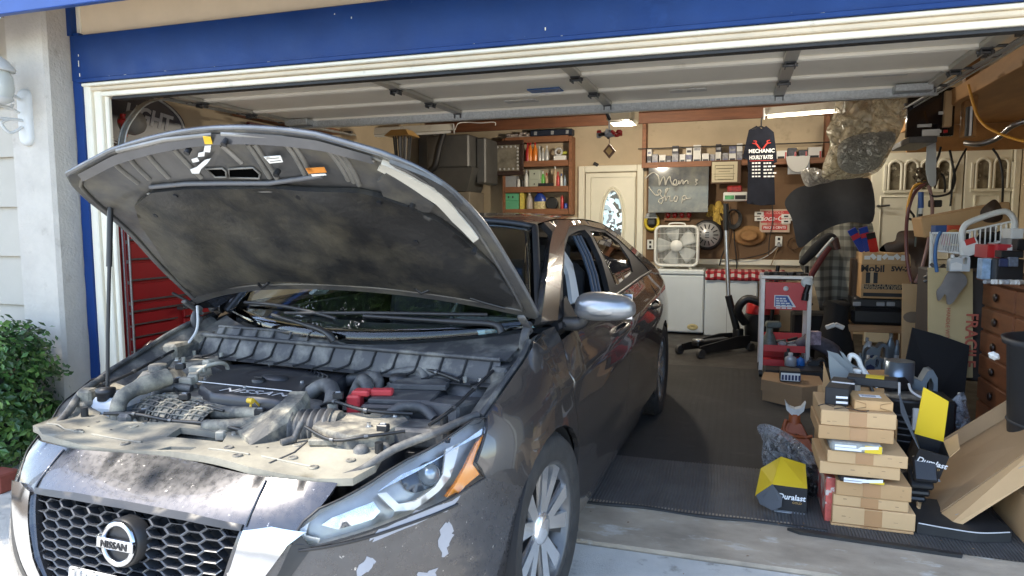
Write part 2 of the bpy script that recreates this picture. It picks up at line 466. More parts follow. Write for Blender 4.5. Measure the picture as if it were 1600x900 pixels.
# interior door with oval light
DX0,DX1=AY(905,300,BY).x,AY(1006,300,BY).x
d=MB(); d.bx(DX0+.1,DX1-.1,BY-.045,BY-.002,.10,2.08,.004)
door=ob('entry_door',d,M_wdoor,house)
f=MB()
f.bx(DX0,DX0+.085,BY-.06,BY-.001,.10,2.18,.008); f.bx(DX1-.085,DX1,BY-.06,BY-.001,.10,2.18,.008)
f.bx(DX0+.087,DX1-.087,BY-.06,BY-.001,2.092,2.18,.008)
ob('door_frame',f,M_wdoor,door)
cx=(DX0+DX1)/2+.045; oc=AY(957,345,BY-.05); oa,obh=.145,.44; oz=oc.z-.02; cx=oc.x
f=MB(); f.tube([(cx+oa*cos(2*pi*i/40),BY-.05,oz+obh*sin(2*pi*i/40)) for i in range(40)],.016,6,closed=True)
f.tube([(cx+(oa+.03)*cos(2*pi*i/40),BY-.047,oz+(obh+.03)*sin(2*pi*i/40)) for i in range(40)],.010,6,closed=True)
for z0,z1 in ((1.05,2.02),):
    w_=.30
    f.tube([(cx-w_,BY-.047,z0),(cx-w_,BY-.047,z1),(cx+w_,BY-.047,z1),(cx+w_,BY-.047,z0)],.008,6,closed=True)
ob('moulding',f,M_wdoor,door)
f=MB(); f.prism([(cx+oa*cos(2*pi*i/40),BY-.049,oz+obh*sin(2*pi*i/40)) for i in range(40)],(0,.003,0))
def leaded():
    m=bpy.data.materials.new('leaded_glass'); m.use_nodes=True; n=m.node_tree.nodes; L=m.node_tree.links; b=n['Principled BSDF']
    tc=n.new('ShaderNodeTexCoord'); v=n.new('ShaderNodeTexVoronoi'); v.inputs['Scale'].default_value=15; v.inputs['Randomness'].default_value=1
    wn=n.new('ShaderNodeTexNoise'); wn.inputs['Scale'].default_value=5; L.new(tc.outputs['Object'],wn.inputs[0]); va=n.new('ShaderNodeVectorMath'); va.operation='MULTIPLY_ADD'; L.new(wn.outputs['Color'],va.inputs[0]); va.inputs[1].default_value=(.3,.3,.3); L.new(tc.outputs['Object'],va.inputs[2]); L.new(va.outputs[0],v.inputs[0])
    r=n.new('ShaderNodeValToRGB'); L.new(v.outputs['Color'],r.inputs[0])
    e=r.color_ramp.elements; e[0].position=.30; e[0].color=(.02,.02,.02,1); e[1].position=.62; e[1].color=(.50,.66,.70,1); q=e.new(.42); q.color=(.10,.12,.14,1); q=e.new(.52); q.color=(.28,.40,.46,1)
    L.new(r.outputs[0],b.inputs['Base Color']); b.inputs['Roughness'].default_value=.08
    L.new(r.outputs[0],b.inputs['Emission Color']); b.inputs['Emission Strength'].default_value=.35   # glow put into the pane, standing in for daylight behind it
    return m
ob('oval_window',f,leaded(),door)
f=MB(); f.ball((DX1-.15,BY-.09,1.05),.03); f.tube([(DX1-.15,BY-.09,1.05),(DX1-.15,BY-.045,1.05)],.012)
ob('door_knob',f,M_steel,door)
# white door leaves with arched lights on the right of the back wall
YD=8.60
leafx=[(1.405,2.285),(2.30,2.725)]
for k,(x0,x1) in enumerate(leafx):
    d=MB(); d.bx(x0,x1,YD,YD+.05,.05,2.155,.004)
    leaf=ob('door_leaf',d,M_wdoor,house)
    n=4 if k==0 else 2
    q0,q1=(AY(1386,275,YD),AY(1488,275,YD)) if k==0 else (AY(1522,275,YD),AY(1578,275,YD))
    zl,zh=AY(1440,296,YD).z,AY(1440,249,YD).z
    a,b_=q0.x,q1.x; ww=(b_-a)/n
    fr=MB(); pn=MB()
    for i in range(n):
        c=a+ww*(i+.5); r=ww*.40; zt=zh-r-.01
        arch=[(c-r,zl)]+[(c+r*cos(pi-pi*j/12),zt+r*sin(pi*j/12)) for j in range(13)]+[(c+r,zl)]
        fr.tube([(x,YD-.008,z) for x,z in arch],.016,6)
        f2=MB(); f2.prism([(x,YD-.004,z) for x,z in arch],(0,.003,0))
        ob('window_pane',f2,mat('dim_window',(.16,.14,.10),.15,var=.7,vs=9,dirt=((.45,.42,.33),.58,.62,7)),leaf)
    fr.bx(a-.03,b_+.03,YD-.024,YD,zl-.035,zl-.005,.004)
    fr.bx(a-.035,a-.005,YD-.022,YD,zl,zh-.05,.004); fr.bx(b_+.005,b_+.035,YD-.022,YD,zl,zh-.05,.004)
    ob('window_frame',fr,M_wdoor,leaf)
    f2=MB()
    for zz0,zz1 in ((.25,.95),(1.0,1.68)):
        xx0,xx1=x0+.10,x1-.10
        f2.tube([(xx0,YD-.002,zz0),(xx0,YD-.002,zz1),(xx1,YD-.002,zz1),(xx1,YD-.002,zz0)],.012,6,closed=True)
    ob('moulding',f2,M_wdoor,leaf)
f=MB(); hx=AY(1370,322,YD); f.tube([(hx.x,YD-.05,hx.z),(hx.x+.12,YD-.05,hx.z+.005)],.011); f.tube([(hx.x+.01,YD,hx.z),(hx.x+.01,YD-.05,hx.z)],.014)
ob('door_lever',f,M_dsteel,house)
g=MB(); g.bx(1.40,2.79,YD+.055,YD+.1,0,3.0); ob('partition',g,M_wall,house)
g=MB(); g.bx(2.735,2.79,YD-.05,YD+.05,0,2.5,.004); ob('door_post',g,M_wdoor,house)
# plywood loft deck, upper right
pa=AZ(1600,100,2.34); pb=AZ(1480,235,2.34)
g=MB(); g.bx(1.62,2.79,4.6,8.0,2.36,2.385,.003); ob('loft_deck',g,M_ply,house)
g=MB(); g.bx(1.55,1.60,4.6,8.0,2.30,2.42,.004); ob('loft_joist',g,M_ply,house)
g=MB(); g.bx(1.605,2.79,7.96,8.0,2.10,2.355,.004); ob('loft_joist',g,M_ply,house)
px=AY(1520,140,6.2); g=MB(); g.bx(px.x-.05,px.x+.04,6.2,6.29,2.05,3.0,.004); ob('loft_post',g,M_ply,house)
# ================================================================== raised garage door
ZD=2.285
gd=thing('garage_door','raised cream steel sectional garage door with a galvanised strut along its lower edge','garage door',(-1.25,4.3,ZD))
YS=[3.60,4.13,4.66,5.19]
for a,b in zip(YS,YS[1:]):
    s=MB(); s.bx(-3.70,1.20,a+.003,b-.003,ZD+.005,ZD+.045,.004)
    sec=ob('door_section',s,M_gdoor,gd)
    r=MB()
    r.bx(-3.70,1.20,a+.006,a+.026,ZD-.016,ZD+.004,.003); r.bx(-3.70,1.20,b-.026,b-.006,ZD-.016,ZD+.004,.003)
    ob('rib',r,M_gdoor,sec)
for x in (-3.66,-2.12,-.93,.25,1.16):
    for a,b in zip(YS,YS[1:]):
        s=MB(); s.bx(x-.035,x+.035,a+.03,b-.03,ZD-.022,ZD+.003,.003); ob('stile',s,mat('stile_steel',(.48,.46,.40),.4,metal=.3,var=.06),gd)
    for y in YS[1:]:
        h=MB(); h.bx(x-.03,x+.03,y-.05,y+.035,ZD-.030,ZD-.024,.001); h.tube([(x-.04,y-.01,ZD-.038),(x+.04,y-.01,ZD-.038)],.009,8)
        h.bx(x-.028,x-.022,y-.04,y+.02,ZD-.055,ZD-.026); h.bx(x+.022,x+.028,y-.04,y+.02,ZD-.055,ZD-.026)
        ob('hinge',h,M_dsteel,gd)
s=MB(); s.bx(-3.70,1.20,5.165,5.20,ZD-.075,ZD-.005,.003); s.bx(-3.70,1.20,5.13,5.164,ZD-.078,ZD-.070,.002)
ob('strut',s,M_galv,gd)
for px,py,nm in ((852,141,'blue'),):
    q=AZ(px,py,ZD); s=MB(); s.bx(q.x-.11,q.x+.11,q.y-.06,q.y+.06,ZD-.004,ZD+.003)
    ob('sticker',s,mat('blue_sticker',(.03,.12,.33),.4,var=.3,vs=40),gd)
for px,py in ((1075,141),(1385,116),(815,158)):
    q=AZ(px,py,ZD); s=MB(); s.bx(q.x-.12,q.x+.12,q.y-.05,q.y+.05,ZD-.004,ZD+.003,.001)
    ob('sticker',s,mat('pale_sticker',(.62,.60,.55),.5,var=.2,vs=30),gd)
s=MB(); s.box((1.05,5.12,ZD-.03),(.22,.10,.05),None,.006); ob('corner_bracket',s,M_galv,gd)
s=MB(); s.box((-3.55,5.12,ZD-.03),(.22,.10,.05),None,.006); ob('corner_bracket',s,M_galv,gd)
# tracks
for sx,nm in ((-3.785,'left'),(1.28,'right')):
    t=MB()
    pth=cr([(sx,3.52,.1),(sx,3.52,1.2),(sx,3.52,1.85),(sx,3.62,2.10),(sx,3.85,2.25),(sx,4.3,2.27),(sx,5.4,2.29),(sx,6.4,2.31)],6)
    for o in (-.025,.025):
        t.tube([(p.x+o,p.y,p.z) for p in pth],.006,6)
    t.grid(lambda a,b: Vector((sx+(b-.5)*.05,pth[int(a*(len(pth)-1))].y+.012,pth[int(a*(len(pth)-1))].z+.012)),len(pth),2)
    tr=ob('track',t,M_galv,gd)
    for q in pth[26::5]:
        b=MB(); b.box((sx,q.y,q.z+.02),(.09,.03,.02)); ob('bracket',b,M_dsteel,tr)
    ro=MB()
    for y in YS: ro.tube([(sx-.02,y,ZD-.01),(sx+(.09 if sx<0 else -.09),y,ZD-.01)],.008)
    ob('roller',ro,M_dsteel,gd)
# ================================================================== the car (own space: x across, y from the front axle rearwards)
M_paint=mat('metallic_paint',(.078,.073,.072),.22,metal=.65,var=.05,vs=60,coat=1)
M_paintn=mat('dusty_nose_paint',(.075,.073,.076),.30,metal=.7,var=.08,vs=30,coat=.6,dirt=((.42,.40,.38),.655,.67,42),rv=.08)
M_under=mat('hood_underside_paint',(.080,.078,.077),.42,metal=.35,var=.3,vs=7,coat=.25,dirt=((.17,.155,.12),.48,.72,5),rv=.12)
M_pad=mat('dirty_insulation_pad',(.014,.0135,.013),.48,var=.35,vs=3.5,bump=.45,bs=38,dirt=((.095,.082,.056),.47,.74,2.6))
M_dust=mat('dusty_plastic',(.075,.072,.066),.7,var=.3,vs=9,bump=.25,bs=70,dirt=((.33,.295,.22),.42,.64,11))
M_slam=mat('dusty_radiator_cover',(.11,.105,.092),.62,var=.2,vs=9,bump=.25,bs=60,dirt=((.38,.345,.26),.30,.74,3.2))
M_dust2=mat('dusty_dark_plastic',(.045,.045,.047),.6,var=.2,vs=6,bump=.15,bs=50,dirt=((.20,.19,.165),.46,.70,8))
M_dust3=mat('dusty_metal',(.30,.28,.23),.7,metal=.1,var=.25,vs=12,bump=.3,bs=40)
M_cover=mat('engine_cover_plastic',(.022,.023,.027),.42,var=.2,vs=6,dirt=((.16,.15,.12),.56,.8,6))
M_chrome=mat('chrome',(.50,.51,.53),.13,metal=1,var=.03,vs=9)
M_silver=mat('silver_alloy',(.88,.88,.88),.16,metal=.85,var=.06,vs=9)
M_silverp=mat('silver_paint',(.26,.27,.28),.34,metal=.75,var=.04,vs=60,coat=1)
M_lens=mat('clear_lens',(.96,.97,.98),.03,trans=1,ior=1.3)
M_refl=mat('lamp_reflector',(.62,.62,.62),.22,metal=.9,var=.25,vs=30)
M_lampin=mat('lamp_housing',(.40,.39,.37),.3,metal=.5,var=.15,vs=12)
M_amber=mat('amber_lens',(.85,.27,.01),.18,coat=1)
M_wash=mat('milky_tank',(.34,.38,.42),.45,var=.12,vs=7,dirt=((.42,.36,.25),.54,.74,8))
M_tyre=mat('tyre_rubber',(.022,.021,.020),.75,var=.3,vs=18,bump=.2,bs=70,dirt=((.07,.06,.048),.60,.8,12))
M_screen=mat('windscreen_glass',(.80,.9,.88),.01,trans=1,ior=1.5)
M_tint=mat('tinted_glass',(.16,.17,.18),.01,trans=1,ior=1.5)
M_trimg=mat('grey_trim',(.50,.50,.49),.6)
M_inner=mat('cabin_dark',(.022,.022,.024),.8,var=.2,vs=8)
M_primer=mat('bare_bumper_primer',(.29,.29,.31),.5,var=.06,vs=20)
CARO=Vector((-1.486+.00,2.294,0)); CAZ=-radians(2.006)
car=thing('car','dusty brown grey sedan with its hood propped open, nosed out of the garage','car',CARO,CAZ)
CW=WM[car.name]; CI=CW.inverted()
def cpart(name,mb,m,parent=None,**k):
    mb.xf(CW); return ob(name,mb,m,parent or car,**k)
def P(u,v,z): return Vector((v,u,z))
def cray(px,py):
    r=ray(px,py); return CI @ EYE,CI.to_3x3() @ r
_pl=[(0,-.925),(.2,-.922),(.37,-.905),(.48,-.872),(.55,-.832),(.62,-.768),(.68,-.69),(.74,-.61),(.785,-.53),(.83,-.43),(.87,-.30),
       (.90,-.16),(.915,.02),(.92,.3),(.925,1.0),(.922,2.0),(.905,2.83),(.87,3.3),(.80,3.6),(.68,3.8),(.45,3.9),(0,3.93)]
_pc=cr([(-_pl[1][0],_pl[1][1],0)]+[(a,b,0) for a,b in _pl],8)[8:]
_sl=[0.]
for a,b in zip(_pc,_pc[1:]): _sl.append(_sl[-1]+(b-a).length)
SMAX=_sl[-1]
def plan(s):
    a=abs(s)
    lo,hi=0,len(_sl)-2
    while lo<hi:
        m=(lo+hi+1) // 2
        if _sl[m] <= a: lo=m
        else: hi=m-1
    i=lo; t=min(1,(a-_sl[i])/(_sl[i+1]-_sl[i]))
    p=_pc[i].lerp(_pc[i+1],t)
    d0=(_pc[min(i+1,len(_pc)-1)]-_pc[max(i-1,0)]); d1=(_pc[min(i+2,len(_pc)-1)]-_pc[i])
    d=d0.lerp(d1,t).normalized()
    n=Vector((d.y,-d.x,0))
    if s<0: return Vector((-p.x,p.y,0)),Vector((-n.x,n.y,0))
    return p,n
def s_v(v):                        # front part: parameter from the lateral position
    for i in range(len(_pc)-1):
        if _pc[i+1].x >= abs(v): break
    t=(abs(v)-_pc[i].x)/(_pc[i+1].x-_pc[i].x)
    return math.copysign(_sl[i]+t*(_sl[i+1]-_sl[i]),v)
def s_u(u,sg=1):                  # side: parameter from the lengthwise position
    for i in range(len(_pc)-1):
        if _pc[i+1].y >= u: break
    t=(u-_pc[i].y)/max(1e-9,_pc[i+1].y-_pc[i].y)
    return sg*(_sl[i]+t*(_sl[i+1]-_sl[i]))
_zk=[.14,.28,.45,.58,.65,.70,.745,.79,.83,.90,.96,1.02,1.10]
_dk=[(0.,[.10,.00,-.035,-.026,0,.062,.147,.25,.35,.5,.6,.7,.8]),
       (s_v(.40),[.09,.00,-.035,-.02,0,.045,.097,.18,.28,.4,.5,.6,.7]),
       (s_v(.60),[.08,.00,-.03,-.015,0,.024,.062,.12,.19,.3,.4,.5,.6]),
       (s_v(.78),[.07,.01,-.02,-.01,0,.01,.028,.053,.088,.17,.25,.33,.4]),
       (s_u(-.30),[.06,.01,-.012,-.006,0,.003,.012,.028,.052,.115,.18,.26,.35]),
       (s_u(.10),[.06,.012,.0,0,0,.002,.008,.018,.030,.062,.105,.165,.25]),
       (s_u(.45),[.06,.015,.006,.004,0,0,.002,.006,.012,.030,.052,.085,.13]),
       (s_u(1.5),[.07,.022,.012,.012,.006,0,-.004,0,.006,.022,.045,.075,.12]),
       (s_u(2.8),[.06,.012,.0,.0,0,0,.0,.004,.010,.026,.05,.08,.12]),
       (s_u(3.6),[.06,.012,.0,.0,0,0,.0,.004,.010,.026,.05,.08,.12]),
       (SMAX+.01,[.10,.04,.0,.0,0.02,.03,.04,.05,.06,.08,.10,.12,.14])]
_dz=[(s,list(zip(_zk,d))) for s,d in _dk]
def dep(s,z):
    a=abs(s)
    for (s0,t0),(s1,t1) in zip(_dz,_dz[1:]):
        if a <= s1: break
    t=(a-s0)/(s1-s0); t=t*t*(3-2*t)
    d=smooth_tab(t0,z)*(1-t)+smooth_tab(t1,z)*t
    p=plan(s)[0]
    if p.y>-.3:                  # shoulder crease along the side
        zc=.80+.045*min(p.y,3); w=min(1,(p.y+.3)/.5)
        d -= .010*w*math.exp(-((z-zc)/.028) ** 2)
        zc=.40+.03*p.y; d += .010*w*math.exp(-((z-zc)/.06) ** 2)
    return d
def Sp(s,z):
    p,n=plan(s); q=p-n*dep(s,z); return Vector((q.x,q.y,z))
def Sf(s,z):
    p=Sp(s,z); e=.006
    a=Sp(s+e,z)-Sp(s-e,z); b=Sp(s,z+e)-Sp(s,z-e)
    n=a.cross(b); n.normalize(); return p,n
def hit(px,py,s0=None):
    """photo point -> (s, z) on the right flank or nose"""
    o,r=cray(px,py); best=None
    for st in ([s0] if s0 is not None else [s_v(.2),s_v(.55),s_u(-.5),s_u(-.2),s_u(.5),s_u(1.5),s_u(2.5)]):
        s,z,t=st,.7,2.5
        rn=r.normalized(); t=(Sp(s,z)-o).dot(rn)
        for k in range(25):
            f=Sp(s,z)-(o+rn*t); e=1e-4
            if f.length<1e-6: break
            J=Matrix(((Sp(s+e,z)-Sp(s,z))/e,(Sp(s,z+e)-Sp(s,z))/e,-rn)).transposed()
            try: dx=J.inverted() @ f
            except ValueError: break
            m=max(abs(dx.x)/.25,abs(dx.y)/.15,abs(dx.z)/.6,1); dx /= m
            s -= dx.x; z -= dx.y; t -= dx.z; z=max(.1,min(1.15,z)); s=max(-2,min(SMAX,s))
        if f.length<1e-4 and (best is None or t<best[2]):
            n=Sf(s,z)[1]
            if n.dot(rn)<.12: best=(s,z,t)
    return (best[0],best[1]) if best else None
def H(pts): return [hit(*p) for p in pts]
def mir(poly): return [(-a,b) for a,b in reversed(poly)]
def arch(c,R,z0,z1=None,n=14,a0=None,a1=None):
    """wheel arch outline from the front foot over the top to the rear foot, in (s, z)"""
    out=[]
    A0=math.asin((z0-.335)/R); A1=math.asin(((z1 if z1 is not None else z0)-.335)/R)
    for i in range(n+1):
        a=pi-A0+(A1-pi+A0)*i/n
        out.append((s_u(c+R*cos(a)),.335+R*sin(a)))
    return out
# ---- outlines on the right of the picture (mirrored for the other side)
HL=[(s_v(.485),.617),(s_v(.55),.606),(s_v(.67),.617),(s_v(.755),.640),(s_u(-.445),.660),(s_u(-.462),.718),(s_u(-.41),.782),
      (s_u(-.375),.826),(s_u(-.44),.822),(s_u(-.535),.803),(s_v(.70),.775),(s_v(.63),.733),(s_v(.56),.692),(s_v(.515),.645)]
_h=[hit(*p) for p in ((451,849),(495,853),(619,814),(709,776),(758,746),(744,723),(759,676),(761,652),(740,655),(700,683),(638,717),(582,752),(498,795),(474,815))]
HL=[b if b else a for a,b in zip(HL,_h)]
AR=.362
archF=arch(0,AR,.22); archR=arch(2.83,AR,.24)
seam=(s_u(-.285),.592)
iseam=min(range(len(archF)),key=lambda i: abs(archF[i][0]-seam[0])+abs(archF[i][1]-seam[1]))
NT=[(s_v(v),z) for v,z in ((.0,.745),(.15,.745),(.3,.744),(.42,.742),(.52,.740),(.585,.736))]
side=[(s_v(.0),.20),(s_v(.3),.20),(s_v(.6),.20),(s_u(-.45),.21)]+archF[:iseam+1]+[HL[4],HL[3],HL[2],HL[1],HL[0],HL[13],HL[12]]+[(NT[-1][0],NT[-1][1])]
outer=side+NT[-2:0:-1]+[(0,.745)]+[(-a,b) for a,b in reversed(side[1:]+NT[-2:0:-1])]
GR=[(0,.655),(s_v(.36),.648),(s_v(.345),.60),(s_v(.315),.50),(s_v(.265),.40),(s_v(.19),.32),(0,.30)]
GRf=GR+[(-a,b) for a,b in reversed(GR[1:-1])]
g=MB(); patch(g,Sf,outer,[GRf],.035,ret=.02)
bump=cpart('front_bumper',g,M_paintn)
# V shaped chrome blades beside the grille, black lip over it
def drape(poly,off,d=.03,ret=.0):
    m=MB(); patch(m,Sf,poly,(),d,ret=ret,off=off); return m
VB=[(s_v(.372),.642),(s_v(.44),.652),(s_v(.515),.640),(s_v(.478),.612),(s_v(.43),.54),(s_v(.38),.46),(s_v(.31),.36),(s_v(.22),.29),(s_v(.17),.31),(s_v(.262),.385),(s_v(.318),.475),(s_v(.35),.56)]
for sg in (1,-1):
    q=VB if sg>0 else mir(VB)
    cpart('chrome_blade',drape(q,.012,.03,.03),M_chrome,bump)
lip=[(s_v(.0),.664),(s_v(.2),.663),(s_v(.365),.654),(s_v(.362),.640),(s_v(.2),.648),(0,.650)]
cpart('grille_lip',drape(lip+[(-a,b) for a,b in reversed(lip[1:-1])],.006,.03,.012),M_black,bump)
# dark sweep under the headlamp and the bright fold above it
LD=[HL[0],(s_v(.505),.598),(s_v(.44),.53),(s_v(.465),.52),(s_v(.53),.585),HL[1]]
for sg in (1,-1):                 # dark blade under the lamp, from its inner tip down beside the chrome
    q=[(sg*a,b) for a,b in [(s_v(.50),.640),(s_v(.525),.600),(s_v(.49),.545),(s_v(.45),.465),(s_v(.40),.39),(s_v(.375),.40),(s_v(.425),.48),(s_v(.462),.555),(s_v(.482),.605)]]
    if sg<0: q.reverse()
    cpart('lower_lamp_trim',drape(q,.003,.03,.008),M_black,bump)
    ln=[Sf(a,b)[0]+Sf(a,b)[1]*.002 for a,b in [(sg*s_v(.50+.28*i/14),.598+.025*(i/14) ** 2) for i in range(15)]]
    m=MB(); m.tube(ln,.004,5); cpart('lower_lamp_seal',m,M_black,bump)
    ln=[Sf(sg*s_v(v),z)[0]+Sf(sg*s_v(v),z)[1]*.0015 for v,z in [(.383-.012*i/8,.738-.088*i/8) for i in range(9)]]
    m=MB(); m.tube(ln,.0035,5); cpart('nose_crease',m,M_paintn,bump)
# hexagonal grille
g=MB(); hw,hh=.0346,.01375
for r in range(-2,16):
    for c in range(-8,9):
        x=c*.056; z=.308+r*.0275+(.01375 if c % 2 else 0)
        if not inpoly(x,z,[(a*.99,b) for a,b in GRf]): continue
        def hexa(k): return [(x+k*dx,z+k*dz) for dx,dz in ((-hw*1.08,0),(-hw*.54,hh),(hw*.54,hh),(hw*1.08,0),(hw*.54,-hh),(-hw*.54,-hh))]
        o_,i_=hexa(1.0),hexa(.86)
        if not all(inpoly(a,b,[(q*1.03,w_) for q,w_ in GRf]) for a,b in hexa(.6)): continue
        A=[]; B=[]; D=[]
        for (a,b),(e,f) in zip(o_,i_):
            p,n=Sf(a,b); A.append(p-n*.006); p,n=Sf(e,f); B.append(p-n*.008); D.append(p-n*.040)
        v=A+B+D; fs=[]
        for i in range(6):
            j=(i+1) % 6; fs += [(i,j,6+j,6+i),(6+i,6+j,12+j,12+i)]
        g.add(v,fs)
cpart('grille_mesh',g,mat('grille_plastic',(.045,.048,.054),.22,var=.1,vs=9),bump)
g=MB(); patch(g,Sf,[(a*1.05,b) for a,b in GRf],(),.06,off=-.05); cpart('grille_backing',g,M_blackm,bump)
# badge
bp=Sf(s_v(.022),.578); bn=bp[1]; bx_=Vector((1,0,0)); by_=bn.cross(bx_)
BM=frame(bp[0]+bn*.012,bx_,-by_ if by_.z<0 else by_)
g=MB(); g.lathe([(.064,-.035),(.064,.0),(.060,.006)],n=36); g.xf(BM); bad=cpart('badge',g,M_black,bump)
g=MB(); k=len(g.v); g.tube([(.051*cos(2*pi*i/40),.051*sin(2*pi*i/40),.010) for i in range(40)],.0080,8,closed=True); g.xf(BM)
cpart('badge_ring',g,M_chrome,bad)
g=MB(); g.box((0,0,.018),(.124,.028,.014),None,.003); g.xf(BM); cpart('badge_bar',g,M_chrome,bad)
text('NISSAN',.024,CW @ BM @ Matrix.Translation((0,-.001,.0262)),M_ink,bad,bold=.0006,sx=1.12)
# number plate with a bright frame
PM=frame(Sf(0,.42)[0]+Vector((0,-.03,0)),(1,0,0),(0,.12,1))
g=MB(); g.box((0,0,0),(.30,.15,.012),None,.004); g.xf(PM); pl_=cpart('number_plate',g,M_paper,bump)
g=MB()
for i in range(14): g.box((-.125+i*.019,.062+.004*sin(i*2.1),.009),(.013,.022+.006*sin(i*1.7),.004))
g.xf(PM); cpart('plate_frame',g,M_chrome,pl_)
# ---- headlamps: bowl set back into the body, reflector, projector, indicator, clear lens
def lamp(sg):
    poly=[(sg*a,b) for a,b in HL]
    if sg<0: poly.reverse()
    m=MB(); patch(m,Sf,poly,(),.03,ret=.07,off=-.0); k=0
    # keep only the turned-in rim as the bowl wall
    m2=MB(); A=[Sf(*q) for q in dens(poly,.03)]; n=len(A)
    m2.add([p-q*.003 for p,q in A]+[p-q*.06 for p,q in A],[(i,(i+1) % n,n+(i+1) % n,n+i) for i in range(n)])
    patch(m2,Sf,poly,(),.03,off=-.06)
    lampo=cpart('headlight',m2,M_lampin)
    def sub(nm,q,off,mt,ret=0,d=.02):
        q=[(sg*a,b) for a,b in q]
        if sg<0: q.reverse()
        mm=MB(); patch(mm,Sf,q,(),d,ret=ret,off=off); return cpart(nm,mm,mt,lampo)
    def hh(pts): return [hit(*p) for p in pts]
    sub('indicator',hh([(758,678),(745,712),(741,725),(752,741),(720,768),(700,777),(716,755),(737,712),(748,690)]),-.012,M_amber,.02)
    sub('reflector',hh([(520,808),(560,792),(588,782),(600,800),(590,812),(530,830),(502,822)]),-.035,M_refl,.02)
    sub('light_guide',hh([(700,700),(722,690),(708,745),(690,768),(650,798),(620,800),(592,770),(606,768),(626,788),(652,784),(684,760),(696,740)]),-.018,mat('light_guide',(.62,.61,.58),.3,metal=.3,coat=.6),.012)
    sub('light_guide',hh([(470,826),(482,815),(476,838),(500,843),(498,850),(458,845)]),-.018,mat('light_guide',(.62,.61,.58),.3),.012)
    sub('reflector',hh([(628,742),(690,712),(716,700),(703,742),(690,762),(655,772),(642,765)]),-.045,mat('lamp_bowl',(.07,.075,.085),.2,metal=.5),.0)
    sub('reflector',hh([(590,768),(640,742),(760,665),(759,676),(716,698),(628,740),(598,762)]),-.012,M_refl,.01)
    c,n=Sf(*[(sg*a,b) for a,b in [hit(676,738)]][0])
    g=MB(); g.ball(c-n*.035,.033,16,10); cpart('projector',g,mat('projector_glass',(.25,.3,.34),.05,metal=.6,coat=1),lampo)
    mm=MB(); patch(mm,Sf,poly,(),.025,off=.002,ret=.004); cpart('lens',mm,M_lens,lampo)
    mm=MB(); loop=[Sf(*q)[0] for q in dens(poly,.02)]; mm.tube(loop,.0035,5,closed=True); cpart('lamp_seal',mm,M_black,lampo)
lamp(1); lamp(-1)
# ---- fenders, doors, quarters
DF=[hit(*p) for p in ((877,531),(888,580),(900,640),(905,690))]
DR=[hit(*p) for p in ((980,470),(984,500),(985,560),(979,630))]
zb=.285
def belt(u): return .985+.035*(u-.35) if u>.35 else 1.0
ftop=[(s_u(-.30),.853),(s_u(-.18),.89),(s_u(-.02),.94),(s_u(.10),.978),(s_u(.22),.998),(s_u(.30),1.004)]
dtop=[(s_u(.30),1.004),(s_u(.6),.995),(s_u(1.0),1.008),(s_u(1.32),1.02)]
def uof(s): return plan(s)[0].y
dfu=[(uof(a),b) for a,b in DF]
fender=[seam]+archF[iseam:]+[(s_u(.335),.235),(DF[3][0],DF[3][1]-.12)]+DF[::-1]+[(s_u(.06),.975)][:0]+[ftop[5]]+ftop[4::-1]+[HL[7],HL[6],HL[5],HL[4]]
fdoor=[(DF[3][0]+.006,zb),(DF[3][0]+.003,.45)]+[(a+.005,b) for a,b in DF[::-1]]+dtop[1:]+[(a,b) for a,b in DR[1:]]+[(DR[3][0]-.01,zb)]
rdoor=[(DR[3][0]-.005,zb)]+[(a+.005,b) for a,b in DR[:0:-1]]+[(s_u(1.34),1.022),(s_u(1.9),1.04),(s_u(2.42),1.055),(s_u(2.52),.92),(s_u(2.46),.74)]+[p for p in archR if p[0]<s_u(2.60)][::-1][:0]+[(s_u(2.44),.62),(s_u(2.42),.45),(s_u(2.40),zb)]
quart=[(s_u(2.425),1.056),(s_u(2.7),1.06),(s_u(3.0),1.06),(s_u(3.4),1.06),(s_u(3.75),1.03),(s_u(3.86),.9),(s_u(3.86),.3),(s_u(3.3),.24)]+archR[::-1]+[(s_u(2.43),.24),(s_u(2.408),zb),(s_u(2.425),.45),(s_u(2.445),.62),(s_u(2.465),.74),(s_u(2.525),.92)]
for sg in (1,-1):
    f=lambda q: [(sg*a,b) for a,b in q] if sg>0 else mir(q)
    for nm,q in (('fender',fender),('front_door',fdoor),('rear_door',rdoor),('quarter_panel',quart)):
        m=MB(); patch(m,Sf,f(q),(),.04,ret=.02); o=cpart(nm,m,M_paint)
        if nm in ('front_door','rear_door'):
            u0=1.02 if nm=='front_door' else 2.15
            h=MB(); pts=[]
            for i in range(9):
                t=i/8; p,n=Sf(sg*s_u(u0+.22*t),.865+.02*t); pts.append(p+n*(.006+.034*sin(pi*t) ** .6))
            h.tube(pts,.012,8); cpart('door_handle',h,M_paint,o)
    # sill
    m=MB(); patch(m,Sf,f([(s_u(.34),.19),(s_u(.335),.28),(s_u(1.2),.28),(s_u(2.41),.28),(s_u(2.42),.19)]),(),.06,ret=.03,off=-.006); cpart('sill',m,M_paint)
    # inner wheel arch and mud guard
    for c in (0,2.83):
        m=MB(); R_=AR-.002
        m.grid(lambda a,b: P(c+R_*cos(pi*(1.12-1.24*a)),sg*(.60+.29*b),.335+R_*sin(pi*(1.12-1.24*a))),24,3)
        m.grid(lambda a,b: P(c+R_*b*cos(pi*(1.12-1.24*a)),sg*.60,.335+R_*b*sin(pi*(1.12-1.24*a))),24,3)
        cpart('wheel_arch',m,M_blackm)
    m=MB(); m.box(P(.335,sg*.83,.30),(.15,.012,.24),None,.004)
    for z in (.36,.27): m.ball(P(.327,sg*.865,z),.008,8,6)
    cpart('mud_guard',m,M_black)
